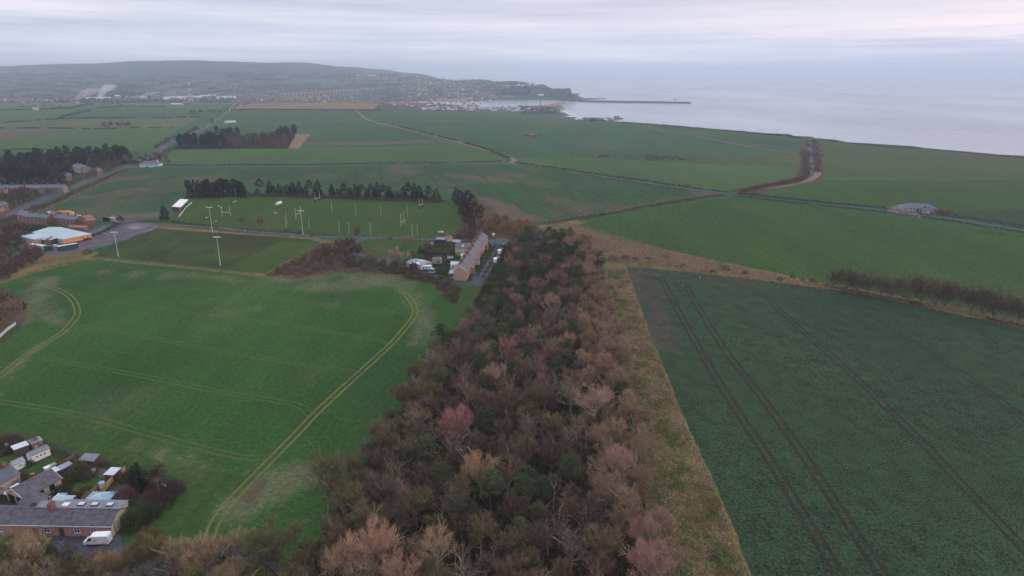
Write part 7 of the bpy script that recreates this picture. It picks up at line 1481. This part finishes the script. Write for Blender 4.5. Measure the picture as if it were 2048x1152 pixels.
# rocks by the headland, surf on the bay beach
rk = []
for k in range(70):
    px = 1150 + rnd.random() * 58; py = 196.5 + rnd.random() * 5 * (1 - (px - 1150) / 70); x, y = at_z(px, py, SEA)
    b_ = MB().box((0, 0, 0), (rnd.uniform(14, 40), rnd.uniform(8, 20), rnd.uniform(1.6, 3.4))); rk.append([(x + vx, y + vy, SEA + vz) for vx, vy, vz in b_.v])
m_ = MB()
for v in rk: m_.add(v, [(3, 2, 1, 0), (4, 5, 6, 7), (0, 1, 5, 4), (1, 2, 6, 5), (2, 3, 7, 6), (3, 0, 4, 7)])
tag(m_.build('shore_rocks', S['conc_d']), 'flat dark rocks at the foot of the headland', None, None, 'stuff')
m_ = MB()
for off, z_, wd in ((3, .12, 5), (16, .16, 7), (34, .2, 5), (55, .24, 4)):
    ln = smooth_line([at_z(*p, SEA) for p in ((1131, 209), (1126, 214), (1138, 222), (1156, 232), (1172, 236))], 8); ln = offset_line(ln, -off * 1.0); q2 = offset_line(ln, -wd)
    for i in range(len(ln) - 1): m_.add([(*ln[i], SEA + z_), (*ln[i + 1], SEA + z_), (*q2[i + 1], SEA + z_), (*q2[i], SEA + z_)], [(0, 1, 2, 3)])
fm = surf('sea_foam', (.62, .62, .63), .9, .2, .02); o = m_.build('surf', fm); o['kind'] = 'stuff'; o['label'] = 'lines of white surf on the bay beach'
# railway masts along the cliff
for k, px in enumerate((1264, 1270, 1295, 1302, 1327, 1333, 1395, 1402, 1432, 1439, 1480, 1487, 1518, 1524, 1552, 1640, 1668)):
    py = np.interp(px, [1240, 1300, 1400, 1500, 1560, 1640, 1700], [244, 248, 256, 264.5, 268, 277, 287]); r = empty('railway_mast', on_ground(px, float(py) + .5), R(80), 'slim overhead line mast on the cliff top railway', 'railway mast', 'railway masts on the cliff top'); MB().tube((0, 0, -.5), (0, 0, 9), .32, .25, 5).build('pole', S['wood_d'], r); MB().box((1.2, 0, 7.5), (2.6, .2, .2)).build('bracket', S['wood_d'], r)
# gulls on the dark field
for px, py in ((1400, 556), (1365, 572)):
    r = empty('gull', on_ground(px, py), rnd.uniform(0, 6), 'white gull standing on the dark field by the rough strip', 'gull', 'gulls on the dark field'); m_ = MB(); m_.tube((-.32, 0, .28), (.18, 0, .34), .08, .14, 8).tube((.18, 0, .34), (.32, 0, .5), .09, .09, 8); m_.build('body', S['white'], r); MB().box((-.1, .15, .33), (.5, .04, .16)).box((-.1, -.15, .33), (.5, .04, .16)).build('wing', S['metal'], r); MB().tube((0, .04, 0), (0, .04, .24), .015).tube((0, -.04, 0), (0, -.04, .24), .015).build('leg', S['yellow_p'], r)
# smoke plumes over the works
def smoke(pts, radii, label, dens=.006):
    m = bpy.data.materials.new('smoke_vapour'); m.use_nodes = True; nt = m.node_tree; nt.nodes.clear(); v = nd(nt, 'ShaderNodeVolumePrincipled', i={'Color': (.95, .95, .97, 1), 'Density': dens}); lk(nt, v.outputs[0], nd(nt, 'ShaderNodeOutputMaterial').inputs['Volume'])
    n = 14; vs = []; P_ = smooth_line([(p.x, p.z) for p in pts], 5); Y_ = smooth_line([(p.y, 0) for p in pts], 5); R_ = smooth_line([(r_, 0) for r_ in radii], 5)
    for i, ((x, z), (y, _), (rad, _)) in enumerate(zip(P_, Y_, R_)):
        a_, b_ = P_[max(i - 1, 0)], P_[min(i + 1, len(P_) - 1)]; tx, tz = b_[0] - a_[0], b_[1] - a_[1]; tl_ = math.hypot(tx, tz); nx, nz = -tz / tl_, tx / tl_
        for k in range(n):
            t = 2 * math.pi * k / n; rr = rad * (1 + .22 * math.sin(3 * t + i * 1.1) + .15 * math.sin(5 * t - i * .7)); vs.append((x + nx * rr * math.cos(t), y + rr * math.sin(t), z + nz * rr * math.cos(t)))
    f = [(i * n + k, i * n + (k + 1) % n, (i + 1) * n + (k + 1) % n, (i + 1) * n + k) for i in range(len(P_) - 1) for k in range(n)] + [tuple(range(n))[::-1], tuple(range((len(P_) - 1) * n, len(P_) * n))]
    mm = MB().add(vs, f); o = mm.build('smoke', m, smooth=True); bm = bmesh.new(); bm.from_mesh(o.data); bmesh.ops.recalc_face_normals(bm, faces=bm.faces); bm.to_mesh(o.data); bm.free(); tag(o, label, None, None, 'stuff')
def up(px, py, y): d = ray(px, py); t = y / d[1]; return Vector((d[0] * t, y, CZ + d[2] * t))
smoke([up(198, 196, 3150), up(202, 188, 3150), up(208, 180, 3160), up(218, 175, 3170), up(232, 172, 3180)], [9, 13, 16, 15, 8], 'bright white smoke plume rising from the far works', .032)
smoke([up(142, 200, 3150), up(156, 194, 3150), up(172, 186, 3160), (up(186, 182, 3170)), up(198, 180, 3180)], [4, 10, 16, 14, 7], 'slanting white smoke plume left of the brightest one', .018)
smoke([up(282, 194, 3150), up(292, 188, 3150), up(305, 186, 3160), up(320, 184, 3160)], [4, 7, 7, 4], 'thin grey smoke drifting from the cream works shed', .02)
smoke([up(330, 190, 3200), up(350, 184, 3200), up(375, 184, 3250), up(400, 180, 3300)], [6, 14, 16, 8], 'faint haze of smoke behind the red mast', .006)

# make the last doubles tell nearer from farther (dedupe)
seen = {}
for o in scene.objects:
    if o.parent is None and o.get('label') and o.name.split('.')[0] in ('bare_tree', 'pine_tree', 'sapling', 'hedge'): seen.setdefault(o['label'], []).append(o)
for lab, obs in seen.items():
    if len(obs) == 3 and len(lab.split()) <= 14:
        obs.sort(key=lambda o: o.location.y)
        for o, w in zip(obs, ('nearest', 'middle', 'farthest')): o['label'] = lab + ', ' + w + ' one'
    if len(obs) == 2 and len(lab.split()) <= 14:
        obs.sort(key=lambda o: o.location.y)
        if abs(obs[0].location.y - obs[1].location.y) > 1.5: obs[0]['label'] = lab + ', nearer one'; obs[1]['label'] = lab + ', farther one'
